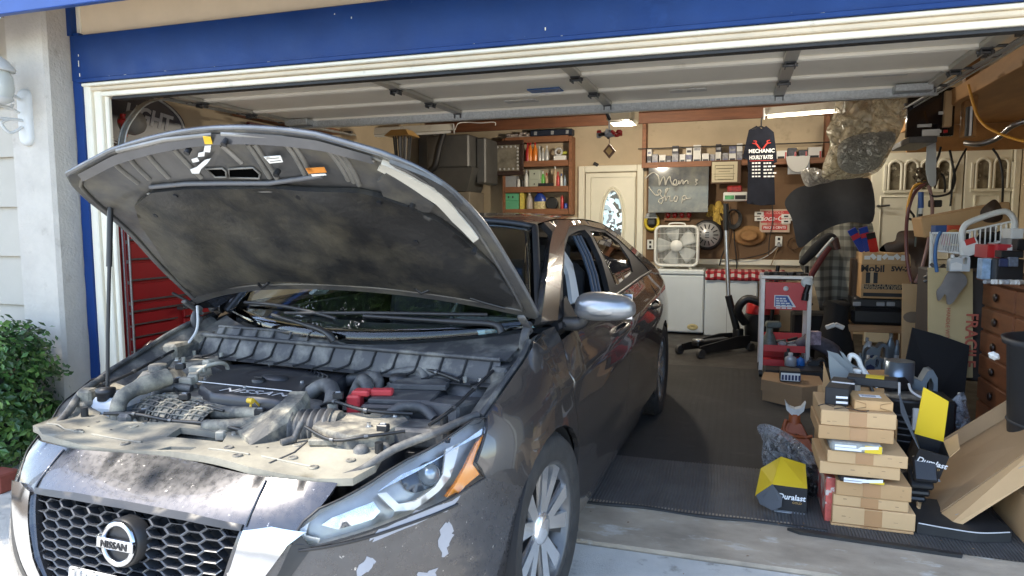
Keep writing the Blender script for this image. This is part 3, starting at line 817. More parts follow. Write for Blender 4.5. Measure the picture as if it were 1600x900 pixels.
    # tail
m=MB(); patch(m,Sf,[(SMAX-.0,.3),(s_u(3.862),.3),(s_u(3.862),.9),(s_u(3.77),1.02),(SMAX,1.02)],(),.06); cpart('rear_bumper',m,M_paint)
m=MB(); patch(m,Sf,mir([(SMAX-.0,.3),(s_u(3.862),.3),(s_u(3.862),.9),(s_u(3.77),1.02),(SMAX,1.02)]),(),.06); cpart('rear_bumper',m,M_paint)
m=MB(); m.grid(lambda a,b: P(3.05+.78*b,(a*2-1)*(.80-.12*b),1.10-.05*b*b-.04*(2*a-1) ** 2),14,8); cpart('trunk_lid',m,M_paint)
# worn primer patches on the bumper corner
for pts in ([(697,815),(706,823),(708,838),(701,850),(699,868),(690,866),(684,852),(688,828)],[(575,868),(588,875),(580,886),(570,900),(556,905),(562,882)],
            [(600,822),(650,800),(700,788),(720,772),(700,796),(650,816),(585,848),(575,840)],[(655,895),(682,888),(680,905),(650,910)]):
    q=[hit(*p) for p in pts]
    if all(q):
        q2=[]
        for i,a in enumerate(q):
            b=q[(i+1) % len(q)]
            for t in (0,.33,.66): q2.append((a[0]+(b[0]-a[0])*t+random.uniform(-.006,.006),a[1]+(b[1]-a[1])*t+random.uniform(-.006,.006)))
        m=MB(); patch(m,Sf,q2,(),.02,off=.0008); cpart('scraped_primer',m,M_primer,bump)
# seal strip of the panel gap under the lamp
# ---- greenhouse: leaning side plane
def Gf(u,z):
    k=.6265; v=.86-k*(z-.985)+.012*sin(max(0,min(1,(z-.985)/.43))*pi)
    return P(u,v,z),Vector((1,0,k)).normalized()
def GL(u,z):
    p,n=Gf(u,z); return Vector((-p.x,p.y,p.z)),Vector((-n.x,n.y,n.z))
def gp(px,py):
    o,r=cray(px,py); k=.6265; c=.86+k*.985
    t=(c-o.x-k*o.z)/(r.x+k*r.z); q=o+r*t; return (q.y,q.z)
rail=[gp(*p) for p in ((843,503),(849,440),(856,385),(862,362))]+[(.86,1.404),(1.1,1.418),(1.6,1.420),(2.05,1.396),(2.37,1.32),(2.62,1.21),(2.95,1.085),(3.0,1.03)]
inn=[(2.66,1.055),(2.62,1.09),(2.44,1.20),(2.26,1.295),(2.04,1.36),(1.6,1.392),(1.25,1.382)]+[gp(*p) for p in ((888,356),(880,375),(874,420),(871,470),(870,500))]
winF=[gp(*p) for p in ((880,497),(877,440),(881,388),(888,367),(903,360),(914,358),(922,368),(938,405),(955,462),(952,470),(915,492))]
winR=[gp(*p) for p in ((922,360),(945,362),(966,379),(982,404),(988,424),(962,446))]
winQ=[(2.33,1.245),(2.52,1.145),(2.50,1.075),(2.33,1.07)]
blk=[(.36,1.006)]+[(a,b) for a,b in inn[:-1][::-1]]+[(2.66,1.052)]+[(2.2,1.047),(1.6,1.026),(1.0,1.008)]
for sg,fn in ((1,Gf),(-1,GL)):
    fl=(lambda q: q) if sg>0 else (lambda q: q[::-1])
    m=MB(); patch(m,fn,fl(rail+inn),(),.035,ret=.03); cpart('roof_pillar',m,M_paint)
    m=MB(); patch(m,fn,fl(blk),[fl(winF),fl(winR)],.03,ret=.03,off=-.006); wf=cpart('window_frame',m,M_black)
    m=MB(); patch(m,fn,fl(winR),(),.05,off=-.010); cpart('rear_side_window',m,M_tint,solid=.004)
    m=MB(); patch(m,fn,fl([gp(*p) for p in ((890,368),(898,371),(914,398),(928,456),(917,458),(908,412))]),(),.04,off=-.09,ret=.02); cpart('pillar_trim',m,M_trimg)
    m=MB()
    for k in range(3):
        pts=[fn(*gp(903+k*5+d,y)) for d,y in ((0,364),(14,395),(24,425),(33,460))]
        m.tube([p-n*.035 for p,n in pts],.009,6)
    cpart('door_seal',m,mat('rubber_seal',(.05,.07,.10),.5),wf)
    m=MB(); b_=[(.36,.998),(1.0,1.006),(1.6,1.024),(2.2,1.045),(2.66,1.055)]
    m.tube([fn(u,z+.004)[0]+fn(u,z)[1]*.006 for u,z in b_],.009,6); cpart('belt_trim',m,M_black)
# roof and screens
def rz(u): return smooth_tab([(.62,1.383),(.86,1.404),(1.1,1.418),(1.6,1.420),(2.05,1.396),(2.37,1.32),(2.62,1.21),(2.95,1.085)],u)
def roofp(a,b):
    x=2*a-1; uf=.60+.09*x*x; u=uf+(2.42-uf)*b; z=rz(u)
    v=(.86-.6265*(z-.985)); return P(u,x*v,z+.036*(1-x ** 4)+.004)
m=MB(); m.grid(roofp,25,25); cpart('roof',m,M_paint)
def wsp(a,b):
    x=2*a-1
    p=P(.03+.26*x*x,.755*x,.952+.05*x*x); q=P(.60+.09*x*x,.61*x,1.418-.034*x ** 4)
    r=p.lerp(q,b); r.z += .03*sin(pi*b)*(1-x*x*.5); return r
m=MB(); m.grid(wsp,25,14); ws=cpart('windscreen',m,M_screen,solid=.005)
m=MB()
bd=[]
m.tube([wsp(0,i/12) for i in range(13)]+[wsp(i/24,1) for i in range(25)]+[wsp(1,1-i/12) for i in range(13)],.016,6); cpart('screen_seal',m,M_black,ws)
m=MB(); m.box((wsp(.80,.93)),(.09,.02,.02),None,.003); cpart('sticker',m,mat('teal_sticker',(.5,.72,.70),.5),ws)
m=MB(); m.grid(lambda a,b: P(2.42+.75*b,(2*a-1)*(.62+.16*b),1.37-.27*b-.04*(2*a-1) ** 4),12,6); cpart('rear_screen',m,M_tint)
# cabin
m=MB(); m.grid(lambda a,b: P(.16+.10*(2*a-1) ** 2+.48*b,(2*a-1)*.70,.915+.05*sin(pi*min(1,b*1.1))+.02*(2*a-1) ** 2),14,8)
m.bx(-.70,.70,.60,.64,.5,.92); cpart('dashboard',m,M_inner)
m=MB(); m.bx(-.78,.78,.3,3.0,.28,.32); m.bx(-.80,-.76,.4,3,.3,.97); m.bx(.76,.80,.4,3,.3,.95); m.bx(-.7,.7,2.45,2.5,.3,1.05); cpart('cabin_floor',m,M_inner)
for v in (-.37,.37):
    m=MB(); m.box(P(1.25,v,.55),(.5,.5,.16),None,.04); m.box(P(1.55,v,.87),(.48,.14,.62),rotm('X',-.2),.05); m.box(P(1.68,v,1.22),(.26,.10,.17),rotm('X',-.15),.04)
    cpart('front_seat',m,M_inner)
m=MB(); m.box(P(2.15,0,.52),(1.3,.5,.16),None,.04); m.box(P(2.45,0,.85),(1.3,.14,.6),rotm('X',-.3),.05)
cpart('rear_seat',m,M_inner)
m=MB(); c=P(.72,.37,.95); R_=rotm('X',radians(65)); m.tube([c+R_ @ Vector((.185*cos(2*pi*i/28),.185*sin(2*pi*i/28),0)) for i in range(28)],.014,6,closed=True)
m.box(c,(.34,.05,.03),R_,.01); cpart('steering_wheel',m,M_black)
m=MB(); m.box(P(.62,0,1.30),(.24,.03,.07),None,.012); cpart('rear_view_mirror',m,M_black)
# door mirrors
mc=CI @ onax(938,482,1,2.62)
for sg in (1,-1):
    m=MB(); c=P(.36,1.0,1.075) if sg>0 else P(.46,-.95,1.075)
    def mp(a,b):
        th=2*pi*a; ph=pi*(b-.5)
        cx_=math.copysign(abs(cos(th)) ** .75,cos(th))*cos(ph) ** .7; cz_=math.copysign(abs(sin(th)) ** .75,sin(th))*cos(ph) ** .7
        y=sin(ph)*.085; y=min(y,.05)
        x=cx_*.118; z=cz_*(.070 if cz_>0 else .048)
        z *= 1-.22*(cx_*.5+.5)
        return P(c.y+y,c.x+sg*x,c.z+z)
    m.grid(mp,28,14,cu=True); mo=cpart('door_mirror',m,M_silverp)
    m=MB(); m.box(P(c.y+.055,c.x,1.078),(.19,.004,.10),None,.002); cpart('mirror_glass',m,M_chrome,mo)
    m=MB()
    m.grid(lambda a,b: mp(.5+.5*a,.08+.45*b)+Vector((0,-.002,-.004)),20,5); cpart('mirror_base',m,mat('mirror_lower',(.20,.20,.20),.35,metal=.5),mo)
    m=MB(); m.tube(cr([P(.36,sg*.84,1.01),P(.36,sg*.90,1.015),P(c.y,sg*.92,1.04)],5),[.03]*5+[.026]*5+[.02],8); cpart('mirror_arm',m,M_black,mo)
    m=MB(); fn=Gf if sg>0 else GL
    patch(m,fn,[(.30,1.0),(.40,1.0),(.52,1.01),(.52,1.10),(.47,1.09)],(),.05,off=.004,ret=.01); cpart('mirror_sail',m,M_black,mo)
# ---- wheels
def wheel(u,v,sg,rot):
    c=P(u,v,.335); Rm=rotz(-.085 if u==0 else 0) @ Matrix.Rotation(sg*pi/2,3,'Y')     # axle along local z, outwards
    t=MB(); tw=.108
    pr=[(.215,-tw*.8),(.235,-tw),(.29,-tw*1.04),(.318,-tw*.95),(.333,-tw*.72),(.335,-.03),(.335,.03),(.333,tw*.72),(.318,tw*.95),(.29,tw*1.0),(.243,tw*.96),(.228,tw*.84)]
    t.lathe(pr,c,48,Rm,cap=False)
    w_=cpart('wheel',MB_(t),M_tyre)
    g=MB()
    for i in range(60):
        a=2*pi*i/60
        for zz in (-.055,0.0,.055): g.box(c+Rm @ Vector((.3352*cos(a),.3352*sin(a),zz)),(.004,.026,.044),Rm @ Matrix.Rotation(a,3,'Z') @ Matrix.Rotation(.25,3,'X'))
    cpart('tread',g,M_tyre,w_)
    r=MB(); r.lathe([(.200,-.09),(.205,.03),(.222,.088),(.238,.100),(.238,.085),(.222,.076)],c,40,Rm,cap=False); cpart('rim_barrel',r,M_dsteel,w_)
    r=MB(); r.lathe([(.001,.0),(.12,.0),(.198,-.02)],c,32,Rm); cpart('brake_disc',r,mat('brake_disc',(.035,.032,.03),.6,metal=.5,var=.3,vs=20),w_)
    sp=MB(); dk=MB()
    for i in range(5):
        for d,wd in ((-.17,.029),(.17,.029)):
            a=2*pi*i/5+rot
            p0,p1=a+d*.55,a+d*1.55
            A=Vector((.045*cos(p0),.045*sin(p0),.072)); B=Vector((.228*cos(p1),.228*sin(p1),.086)); dr=(B-A); sd=Vector((-dr.y,dr.x,0)).normalized()
            q=[A+sd*.018,A-sd*.018,B-sd*wd,B+sd*wd]
            sp.prism([c+Rm @ x for x in q],Rm @ Vector((0,0,-.022)))
        a=2*pi*i/5+rot+pi/5
        for d in (-.20,.20):
            p0,p1=a+d*.9,a+d*1.2
            A=Vector((.06*cos(p0),.06*sin(p0),.060)); B=Vector((.21*cos(p1),.21*sin(p1),.070)); dr=(B-A); sd=Vector((-dr.y,dr.x,0)).normalized()
            dk.prism([c+Rm @ x for x in (A+sd*.008,A-sd*.008,B-sd*.024,B+sd*.024)],Rm @ Vector((0,0,-.02)))
    cpart('spoke',sp,M_silver,w_); cpart('spoke',dk,mat('dark_alloy',(.10,.10,.10),.35,metal=.8),w_)
    h=MB(); h.lathe([(.058,.04),(.060,.07),(.050,.082),(.032,.086),(.0005,.088)],c,24,Rm); cpart('hub_cap',h,M_silver,w_)
def MB_(m): return m
for u in (0,2.83):
    for sg in (1,-1): wheel(u,sg*.79,sg,.35 if u==0 else .1)
# ================================================================== open hood
_W=[(0,.80),(.22,.784),(.47,.748),(.72,.705),(.87,.655),(1,.580)]
_Eu=[(0,.15),(.25,-.06),(.5,-.26),(.77,-.44),(1,-.583)]; _Ez=[(0,1.04),(.25,1.215),(.5,1.385),(.77,1.490),(1,1.562)]
_Cu=[(0,-.03),(.5,-.335),(1,-.60)]; _Cz=[(0,1.145),(.5,1.435),(1,1.668)]
def Hp(a,b):
    t_=abs(a); w=.40*(t_/.655) ** 1.9 if t_<.655 else .40+.60*(t_-.655)/.345; w=w*b+(1-b)*t_ ** 2.2; b=max(-.02,min(1.02,b))
    def lt(t):
        v0=smooth_tab(t,b)
        return v0
    cu,cz=lt(_Cu),lt(_Cz); eu,ez=lt(_Eu),lt(_Ez)
    return P(cu+(eu-cu)*w,a*lt(_W),cz+(ez-cz)*w+.012*a*b)
def Hf(a,b):                      # normal points to the underside
    e=.004; p=Hp(a,b)
    n=(Hp(a+e,b)-Hp(a-e,b)).cross(Hp(a,b+e)-Hp(a,b-e)).normalized()
    if n.z>0: n=-n
    return p,n
def hh(px,py,off=0):
    o,r=cray(px,py); rn=r.normalized(); a,b=0.,.5; t=(Hp(a,b)-o).dot(rn)
    for k in range(30):
        f=Hp(a,b)+Hf(a,b)[1]*off-(o+rn*t); e=1e-4
        if f.length<1e-6: break
        J=Matrix(((Hp(a+e,b)-Hp(a,b))/e,(Hp(a,b+e)-Hp(a,b))/e,-rn)).transposed()
        if abs(J.determinant())<1e-9: break
        d=J.inverted() @ f; m=max(abs(d.x)/.3,abs(d.y)/.2,1); d /= m
        a=max(-1.05,min(1.05,a-d.x)); b=max(.003,min(.997,b-d.y)); t -= d.z
    return a,b
def HH(*pts): return [hh(*p) for p in pts]
full=[(-1,.0),(-1,.3),(-1,.6),(-1,.9),(-1,1),(-.655,1),(0,1),(.655,1),(1,1),(1,.9),(1,.6),(1,.3),(1,0),(.5,0),(0,0),(-.5,0)]
m=MB(); patch(m,Hf,full,(),.05,off=-.028); hood=cpart('hood',m,M_paint)
m=MB(); patch(m,Hf,full,(),.04,off=-.010,ret=.017)
cpart('inner_panel',m,M_under,hood)
m=MB(); lp=[Hf(*q) for q in dens(full,.05)]; m.tube([p-n*.020 for p,n in lp],.0085,6,closed=True); cpart('hem',m,mat('hood_hem',(.16,.16,.16),.35,metal=.5,var=.2,vs=9),hood)
m=MB(); q=dens([(-.95,.04),(-.955,.5),(-.95,.88),(-.90,.945),(-.6,.955),(0,.958),(.6,.955),(.90,.945),(.95,.88),(.955,.5),(.95,.04)],.05)
m.tube([Hf(*x)[0]+Hf(*x)[1]*-.008 for x in q[:-4]],.007,6); cpart('inner_flange',m,M_under,hood)
def flf(a,b):
    p,n=Hf(a,b); k=(b-.945)/.042; return p+n*(.010-.016*k),n
fl_=[(-.90,.945),(-.45,.945),(0,.945),(.45,.945),(.90,.945),(.93,.985),(.45,.985),(0,.985),(-.45,.985),(-.93,.985)]
m=MB(); patch(m,flf,fl_,(),.04); cpart('front_flange',m,mat('hood_flange',(.075,.075,.078),.30,metal=.5,coat=.4,var=.15,vs=9),hood)
# pad
pad=HH((212,318),(238,297),(290,291),(380,290),(470,291),(560,296),(592,302),(640,318),(690,345),(740,385),(775,420),(803,462),(800,476),(740,466),(640,452),(540,443),(450,437),(400,437),(350,452),(305,462),(285,440),(250,392),(222,348))
pc=(sum(p[0] for p in pad)/len(pad),sum(p[1] for p in pad)/len(pad))
def padf(a,b):
    p,n=Hf(a,b); h=.010+.010*sin(7*a+2)*sin(9*b)+.006*sin(15*a+4*b)*cos(11*b)
    d=min(abs(b-.02)*6,1)*min(1,max(0,(.97-abs(a))*6)); return p+n*(h*d),n
m=MB(); patch(m,padf,pad,(),.03,off=.006,ret=.018); pd=cpart('insulation_pad',m,M_pad,hood)
def ribs(name,lines,r,mt,off=.0,k=1.0):
    for ln in lines:
        m=MB(); q=HH(*ln); q=[(q[0][0]+(q[1][0]-q[0][0])*i/6,q[0][1]+(q[1][1]-q[0][1])*i/6) for i in range(7)] if len(q)==2 else q
        m.tube([Hf(*x)[0]+Hf(*x)[1]*(off-.010) for x in q],r,6); cpart(name,m,mt,hood)
m_rib=mat('hood_rib',(.20,.19,.172),.38,metal=.4,var=.25,vs=9)
ribs('rib',[((177,258),(215,290)),((200,249),(232,283)),((228,243),(262,281)),((270,236),(313,281)),((345,230),(376,258)),((385,228),(420,281)),((395,228),(432,283)),
             ((440,223),(477,280)),((453,226),(486,281)),((508,236),(543,285)),((518,238),(552,288))],.0095,m_rib)
ribs('rib',[((530,243),(560,293)),((180,235),(255,222),(330,214)),((345,213),(440,219),(520,236),(585,256))],.009,m_rib)
ribs('weather_tube',[((235,293),(290,288),(350,287),(420,287),(470,280),(503,275))],.0085,mat('grey_rubber',(.10,.10,.105),.4),.008)
ribs('weather_tube',[((232,300),(330,296),(450,296),(560,301))],.004,m_rib,.018)
# stiffener along the right edge, sunlight painted in as cream; bracket and screws
sb=HH((596,254),(640,275),(690,304),(718,335),(748,372),(740,378),(708,346),(682,318),(634,288),(590,264))
m=MB(); patch(m,Hf,sb,(),.025,off=.004,ret=.016); cpart('stiffener',m,mat('bare_primer',(.50,.48,.42),.5,var=.1,vs=9),hood)
sb=HH((632,252),(690,290),(722,320),(716,326),(684,300),(626,260))
m=MB(); patch(m,Hf,sb,(),.025,off=.0,ret=.01); cpart('stiffener',m,M_dsteel,hood)
sb=HH((590,282),(604,268),(640,290),(680,318),(672,330),(650,328),(628,318),(600,306))
m=MB(); patch(m,Hf,sb,(),.025,off=.006,ret=.02); cpart('bracket',m,M_under,hood)
for p in ((646,317),(652,372),(742,388),(278,300),(595,311),(470,301),(247,330),(296,232),(354,218),(435,266)):
    m=MB(); pp,n=Hf(*hh(*p)); m.tube([pp,pp+n*.022],.009,10); cpart('clip',m,M_black,hood)
# latch openings: not cut through, the dark inside is painted as black patches
for poly in (((321,266),(346,265),(352,270),(353,279),(335,279)),((356,266),(394,264),(405,274),(404,281),(358,280))):
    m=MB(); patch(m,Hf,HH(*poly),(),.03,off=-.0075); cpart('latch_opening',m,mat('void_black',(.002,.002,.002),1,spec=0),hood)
    m=MB(); m.tube([Hf(*x)[0]-Hf(*x)[1]*.006 for x in HH(*poly)],.004,6,closed=True); cpart('latch_rim',m,m_rib,hood)
def slip(poly,mt,nm='tag',off=.009):
    m=MB(); patch(m,Hf,HH(*poly),(),.02,off=off,ret=.002); return cpart(nm,m,mt,hood)
slip(((319,210),(331,211),(334,222),(322,222)),mat('yellow_tag',(.75,.45,.02),.5))
slip(((322,224),(332,223),(330,235),(320,234)),mat('white_tag',(.72,.72,.70),.5))
slip(((312,236),(322,234),(321,241),(311,242)),mat('white_tag',(.72,.72,.70),.5)); slip(((301,246),(310,243),(313,249),(303,251)),mat('white_tag',(.72,.72,.70),.5))
slip(((322,247),(331,245),(326,252),(316,261),(313,268),(302,268),(299,262),(309,258)),mat('white_tag',(.72,.72,.70),.5))
slip(((414,242),(440,240),(444,250),(423,252)),M_paper,'warning_label'); slip(((479,260),(508,258),(512,266),(484,268)),mat('orange_label',(.62,.22,.03),.6),'warning_label')
slip(((488,269),(510,268),(512,270),(490,272)),M_paper,'warning_label',.010)
for (x0,y0,x1,y1) in ((418,245,438,243),(424,249,441,247)):
    ribs('print_line',[((x0,y0),(x1,y1))],.0009,M_ink,.0195)
# rear edge hardware
for pts in (((405,440),(412,447),(422,438)),((650,448),(660,455),(672,450)),((735,462),(760,470),(790,478)),((270,455),(300,470))):
    ribs('clip',[pts],.006,M_black,.02)
for sg in (1,-1):
    m=MB(); m.tube(cr([P(.14,sg*.765,1.035),P(.10,sg*.76,.99),P(.12,sg*.75,.93),P(.16,sg*.745,.90)],4),.016,8)
    m.box(P(.10,sg*.765,1.04),(.028,.12,.014),rotm('X',-.6),.004); m.ball(P(.12,sg*.755,.985),.018,10,8)
    cpart('hood_hinge',m,M_dust2)
m=MB(); m.tube([P(-.362,-.66,1.52),P(-.385,-.655,1.30),P(-.42,-.645,1.0),P(-.44,-.642,.745)],[.0065,.0065,.0065,.0065],8)
m.tube([P(-.362,-.66,1.52),P(-.39,-.655,1.25)],.010,8); cpart('prop_rod',m,M_black)
m=MB(); m.tube(cr([P(.09,-.73,1.05),P(.05,-.70,.95),P(-.02,-.72,.87)],5),.006,6); cpart('washer_hose',m,M_trimg)
# ================================================================== engine bay
M_greyb_=mat('connector_grey',(.22,.23,.24),.45)
def box_(nm,u,v,z,d,mt,rz_=0,b=.01,tilt=0,parent=None):
    m=MB(); m.box(P(u,v,z),d,rotz(rz_) @ rotm('X',tilt),b); return cpart(nm,m,mt,parent)
# bay liner
for sg in (1,-1):
    m=MB()
    fl=[Sp(sg*s_u(u),z) for u,z in ((-.37,.822),(-.30,.848),(-.18,.885),(-.02,.935),(.10,.972),(.22,.992))]
    i1=[p+Vector((-sg*.035,.0,-.012)) for p in fl]; i2=[Vector((sg*.70,p.y,p.z-.06)) for p in fl]; i3=[Vector((sg*.66,p.y,.40)) for p in fl]
    n=len(fl)
    m.add(fl+i1+i2+i3,[(r*n+i,r*n+i+1,(r+1)*n+i+1,(r+1)*n+i) for r in range(3) for i in range(n-1)])
    cpart('bay_side',m,M_dust2)
m=MB(); m.bx(-.72,.72,.20,.24,.3,.93); m.bx(-.60,.60,-.62,.24,.28,.30); m.bx(-.48,.48,-.77,-.70,.3,.69); m.bx(-.5,.5,-.62,-.1,.30,.58); cpart('engine_block',m,M_black)
for sg in (1,-1):                 # fender lip seal
    m=MB(); pts=[Sp(sg*s_u(u),z) for u,z in ((-.37,.822),(-.30,.850),(-.18,.887),(-.02,.938),(.10,.975))]
    m.tube(cr([p+Vector((-sg*.022,0,.002)) for p in pts],4),.010,6); cpart('lip_seal',m,M_dust2)
    m=MB(); pts=[Sp(sg*s_v(v),z)+Vector((-sg*.02,.02,.0)) for v,z in ((.60,.736),(.64,.746),(.70,.78))]+[Sp(sg*s_u(u),z)+Vector((-sg*.03,0,0)) for u,z in ((-.52,.806),(-.44,.818),(-.37,.825))]
    m.tube(cr(pts,4),.013,6); cpart('lip_seal',m,M_dust2)
    m=MB(); pts2=[p+Vector((-sg*.035,.01,-.012)) for p in pts]
    n=len(pts); m.add(pts2+[p+Vector((-sg*.05,.02,-.02)) for p in pts2],[(i,i+1,n+i+1,n+i) for i in range(n-1)]); cpart('lamp_bracket',m,M_dust)
    for q in (pts2[2],pts2[4]):
        m=MB(); m.tube([q+Vector((-sg*.02,0,-.01)),q+Vector((-sg*.02,0,.022))],.012,10); cpart('bolt',m,M_black)
# radiator cover
def slf(v,u):
    return Vector((v,u,.750+.008*sin(9*v)*sin(14*u)+.010*(1-(v/.7) ** 2)+(.012 if v<-.5 else 0)*1)),Vector((0,0,1))
fe=[(v,(Sp(s_v(v),.744) if v >= 0 else Vector((0,Sp(s_v(-v),.744).y,0))).y+.006) for v in (-.585,-.5,-.4,-.3,-.15,0,.15,.3,.4,.5,.585)]
re_=[(.60,-.665),(.58,-.60),(.50,-.475),(.42,-.455),(.30,-.525),(.20,-.575),(.10,-.575),(-.05,-.545),(-.25,-.575),(-.42,-.575),(-.50,-.545),(-.58,-.565),(-.66,-.53),(-.655,-.60)]
holes=[[(-.12,-.672),(-.14,-.60),(.03,-.585),(.075,-.655)],[(-.06,-.768),(-.04,-.735),(.05,-.725),(.05,-.752)]]
m=MB(); patch(m,slf,fe+re_,holes,.035,ret=.02); slam=cpart('radiator_cover',m,M_slam)
for v,u in ((-.60,-.62),(-.43,-.72),(-.30,-.63),(-.20,-.75),(.14,-.70),(.30,-.60),(.22,-.755),(.42,-.55),(.52,-.66),(.45,-.73),(-.5,-.6),(.36,-.70)):
    m=MB(); m.lathe([(.014,0),(.014,.003),(.009,.005),(.007,.002),(.0005,.002)],slf(v,u)[0],14); cpart('clip',m,M_dust,slam)
for v,u,r in ((.20,-.655,.004),(.235,-.65,.004),(-.35,-.67,.004),(-.46,-.66,.004)):
    m=MB(); m.lathe([(r,.001),(.0005,.002)],slf(v,u)[0],8); cpart('hole',m,M_blackm,slam)
m=MB()
for i in range(6): m.tube(cr([P(-.60-.012*i,-.11+.03*i,.70),P(-.63,-.09+.03*i,.735-.01*(i % 2)),P(-.67,-.10+.032*i,.70)],4),.009,6)
m.ball(P(-.62,-.10,.72),.018,8,6); m.ball(P(-.63,.05,.71),.02,8,6); cpart('latch_springs',m,M_dust2)
m=MB(); m.bx(-.06,.05,-.765,-.735,.69,.70); m.tube([P(-.745,-.03,.735),P(-.745,.04,.735)],.006,6); cpart('hood_latch',m,M_black)
for x0,x1 in ((-.56,-.40),(-.36,-.16),(.10,.24),(.28,.44)):   # pressed ribs of the cover
    m=MB(); m.tube([slf(x0+(x1-x0)*i/6,-.735+.02*abs(x0)) [0]+Vector((0,0,.001)) for i in range(7)],.004,6); cpart('ridge',m,M_slam,slam)
m=MB(); m.tube([slf(.33,-.76)[0],slf(.335,-.66)[0],slf(.30,-.55)[0]],.0035,6); cpart('seam',m,M_dust2,slam)
# engine cover
def polyprism(nm,pts,z0,z1,mt,b=.012,parent=None,dome=0):
    """soft-edged plate: outline in (v, u)"""
    m=MB(); c=(sum(p[0] for p in pts)/len(pts),sum(p[1] for p in pts)/len(pts))
    q=dens(pts,.03); n=len(q)
    rings=[(1.0,z0),(1.0,z1-b),(.985,z1-b*.3),(.955,z1)]
    vs=[Vector((c[0]+(x-c[0])*k,c[1]+(y-c[1])*k,z)) for k,z in rings for x,y in q]
    m.add(vs,[(r*n+i,r*n+(i+1) % n,(r+1)*n+(i+1) % n,(r+1)*n+i) for r in range(len(rings)-1) for i in range(n)],True)
    inn_=[(c[0]+(x-c[0])*.955,c[1]+(y-c[1])*.955) for x,y in q]
    patch(m,lambda v,u: (Vector((v,u,z1+dome*max(0,1-((v-c[0]) ** 2+(u-c[1]) ** 2)*30))),Vector((0,0,1))),inn_,(),.04)
    return cpart(nm,m,mt,parent)
ec=[(-.54,-.06),(-.36,.06),(-.02,.07),(.09,.0),(.12,-.10),(.06,-.22),(.13,-.37),(.11,-.43),(-.18,-.43),(-.31,-.35),(-.38,-.24),(-.42,-.12)]
cov=polyprism('engine_cover',ec,.70,.832,M_cover,.02,dome=.01)
for k in range(6):
    m=MB(); m.tube(cr([P(.045-.018*k,-.16+.03*k,.834),P(.0-.018*k,-.10+.03*k,.836),P(-.06-.012*k,-.07+.028*k,.832)],4),.004,6); cpart('ridge',m,M_cover,cov)
m=MB(); m.lathe([(.10,.006),(.085,.010),(.07,.004),(.02,-.0),(.0005,-.0)],P(-.14,-.16,.832),28,None,True,1.25,.8); cpart('dish',m,M_cover,cov)
m=MB(); m.lathe([(.045,.000),(.04,.014),(.0005,.018)],P(-.20,-.10,.836),20,None,True,1.3,.8); cpart('dish',m,M_cover,cov)
text('NISSAN',.052,CW @ frame(P(-.385,-.035,.8375),(1,.02,0),(0,1,.04)),mat('grey_print',(.34,.35,.37),.4),cov,sx=1.5,shear=.25,sp=1.05)
m=MB(); m.tube([P(-.325,-.33,.838),P(-.335,.08,.838)],.002,5); cpart('ridge',m,M_trimg,cov)
# left cover wing, dusty
polyprism('timing_cover',[(-.55,-.05),(-.45,-.07),(-.40,-.16),(-.36,-.24),(-.30,-.31),(-.20,-.37),(-.33,-.40),(-.47,-.32),(-.55,-.18)],.62,.800,M_dust,.02)
# strut towers
for v,u in ((-.62,-.02),(.60,.02)):
    m=MB(); m.lathe([(.135,.66),(.125,.815),(.10,.845),(.06,.852),(.055,.84),(.035,.84),(.0005,.842)],(v,u,0),24)
    t_=cpart('strut_tower',m,M_dust if v<0 else M_dust2)
    for a in (.5,2.6,4.7):
        m=MB(); m.tube([P(u+.085*sin(a),v+.085*cos(a),.84),P(u+.085*sin(a),v+.085*cos(a),.868)],.008,6); cpart('bolt',m,M_dust3,t_)
# tanks on the left
m=MB(); m.box(P(-.40,-.585,.70),(.15,.26,.20),rotz(.12),.03); wt=cpart('washer_tank',m,M_wash)
m=MB(); m.lathe([(.028,0),(.028,.02),(.032,.022),(.032,.04),(.0005,.044)],P(-.49,-.585,.79),16); cpart('cap',m,M_black,wt)
m=MB(); m.tube(cr([P(-.545,-.475,.70),P(-.53,-.475,.80),P(-.47,-.465,.835),P(-.36,-.435,.855)],5),[.026]*11+[.032]*5,12); cpart('filler_pipe',m,M_dust,wt)
m=MB(); m.box(P(-.235,-.60,.775),(.15,.15,.14),rotz(.1),.03); rs=cpart('coolant_tank',m,M_dust)
m=MB(); m.lathe([(.035,0),(.035,.018),(.030,.024),(.0005,.026)],P(-.25,-.60,.845),18); cpart('cap',m,M_dust,rs)
m=MB(); m.box(P(-.53,-.635,.74),(.05,.05,.10),None,.008); m.box(P(-.50,-.66,.80),(.05,.06,.05),rotz(.4),.008); cpart('rod_mount',m,M_dust)
m=MB(); m.tube(cr([P(-.22,-.44,.84),P(-.18,-.43,.86),P(-.14,-.40,.865),P(-.10,-.405,.84),P(-.10,-.41,.76)],5),.008,8); m.box(P(-.20,-.455,.85),(.06,.03,.025),rotz(.5),.004); m.box(P(-.14,-.46,.86),(.035,.035,.03),None,.004)
m.box(P(-.27,-.41,.835),(.035,.07,.03),rotz(.7),.004); m.box(P(-.31,-.40,.83),(.05,.03,.03),rotz(.2),.004); cpart('refrigerant_line',m,M_dust3)
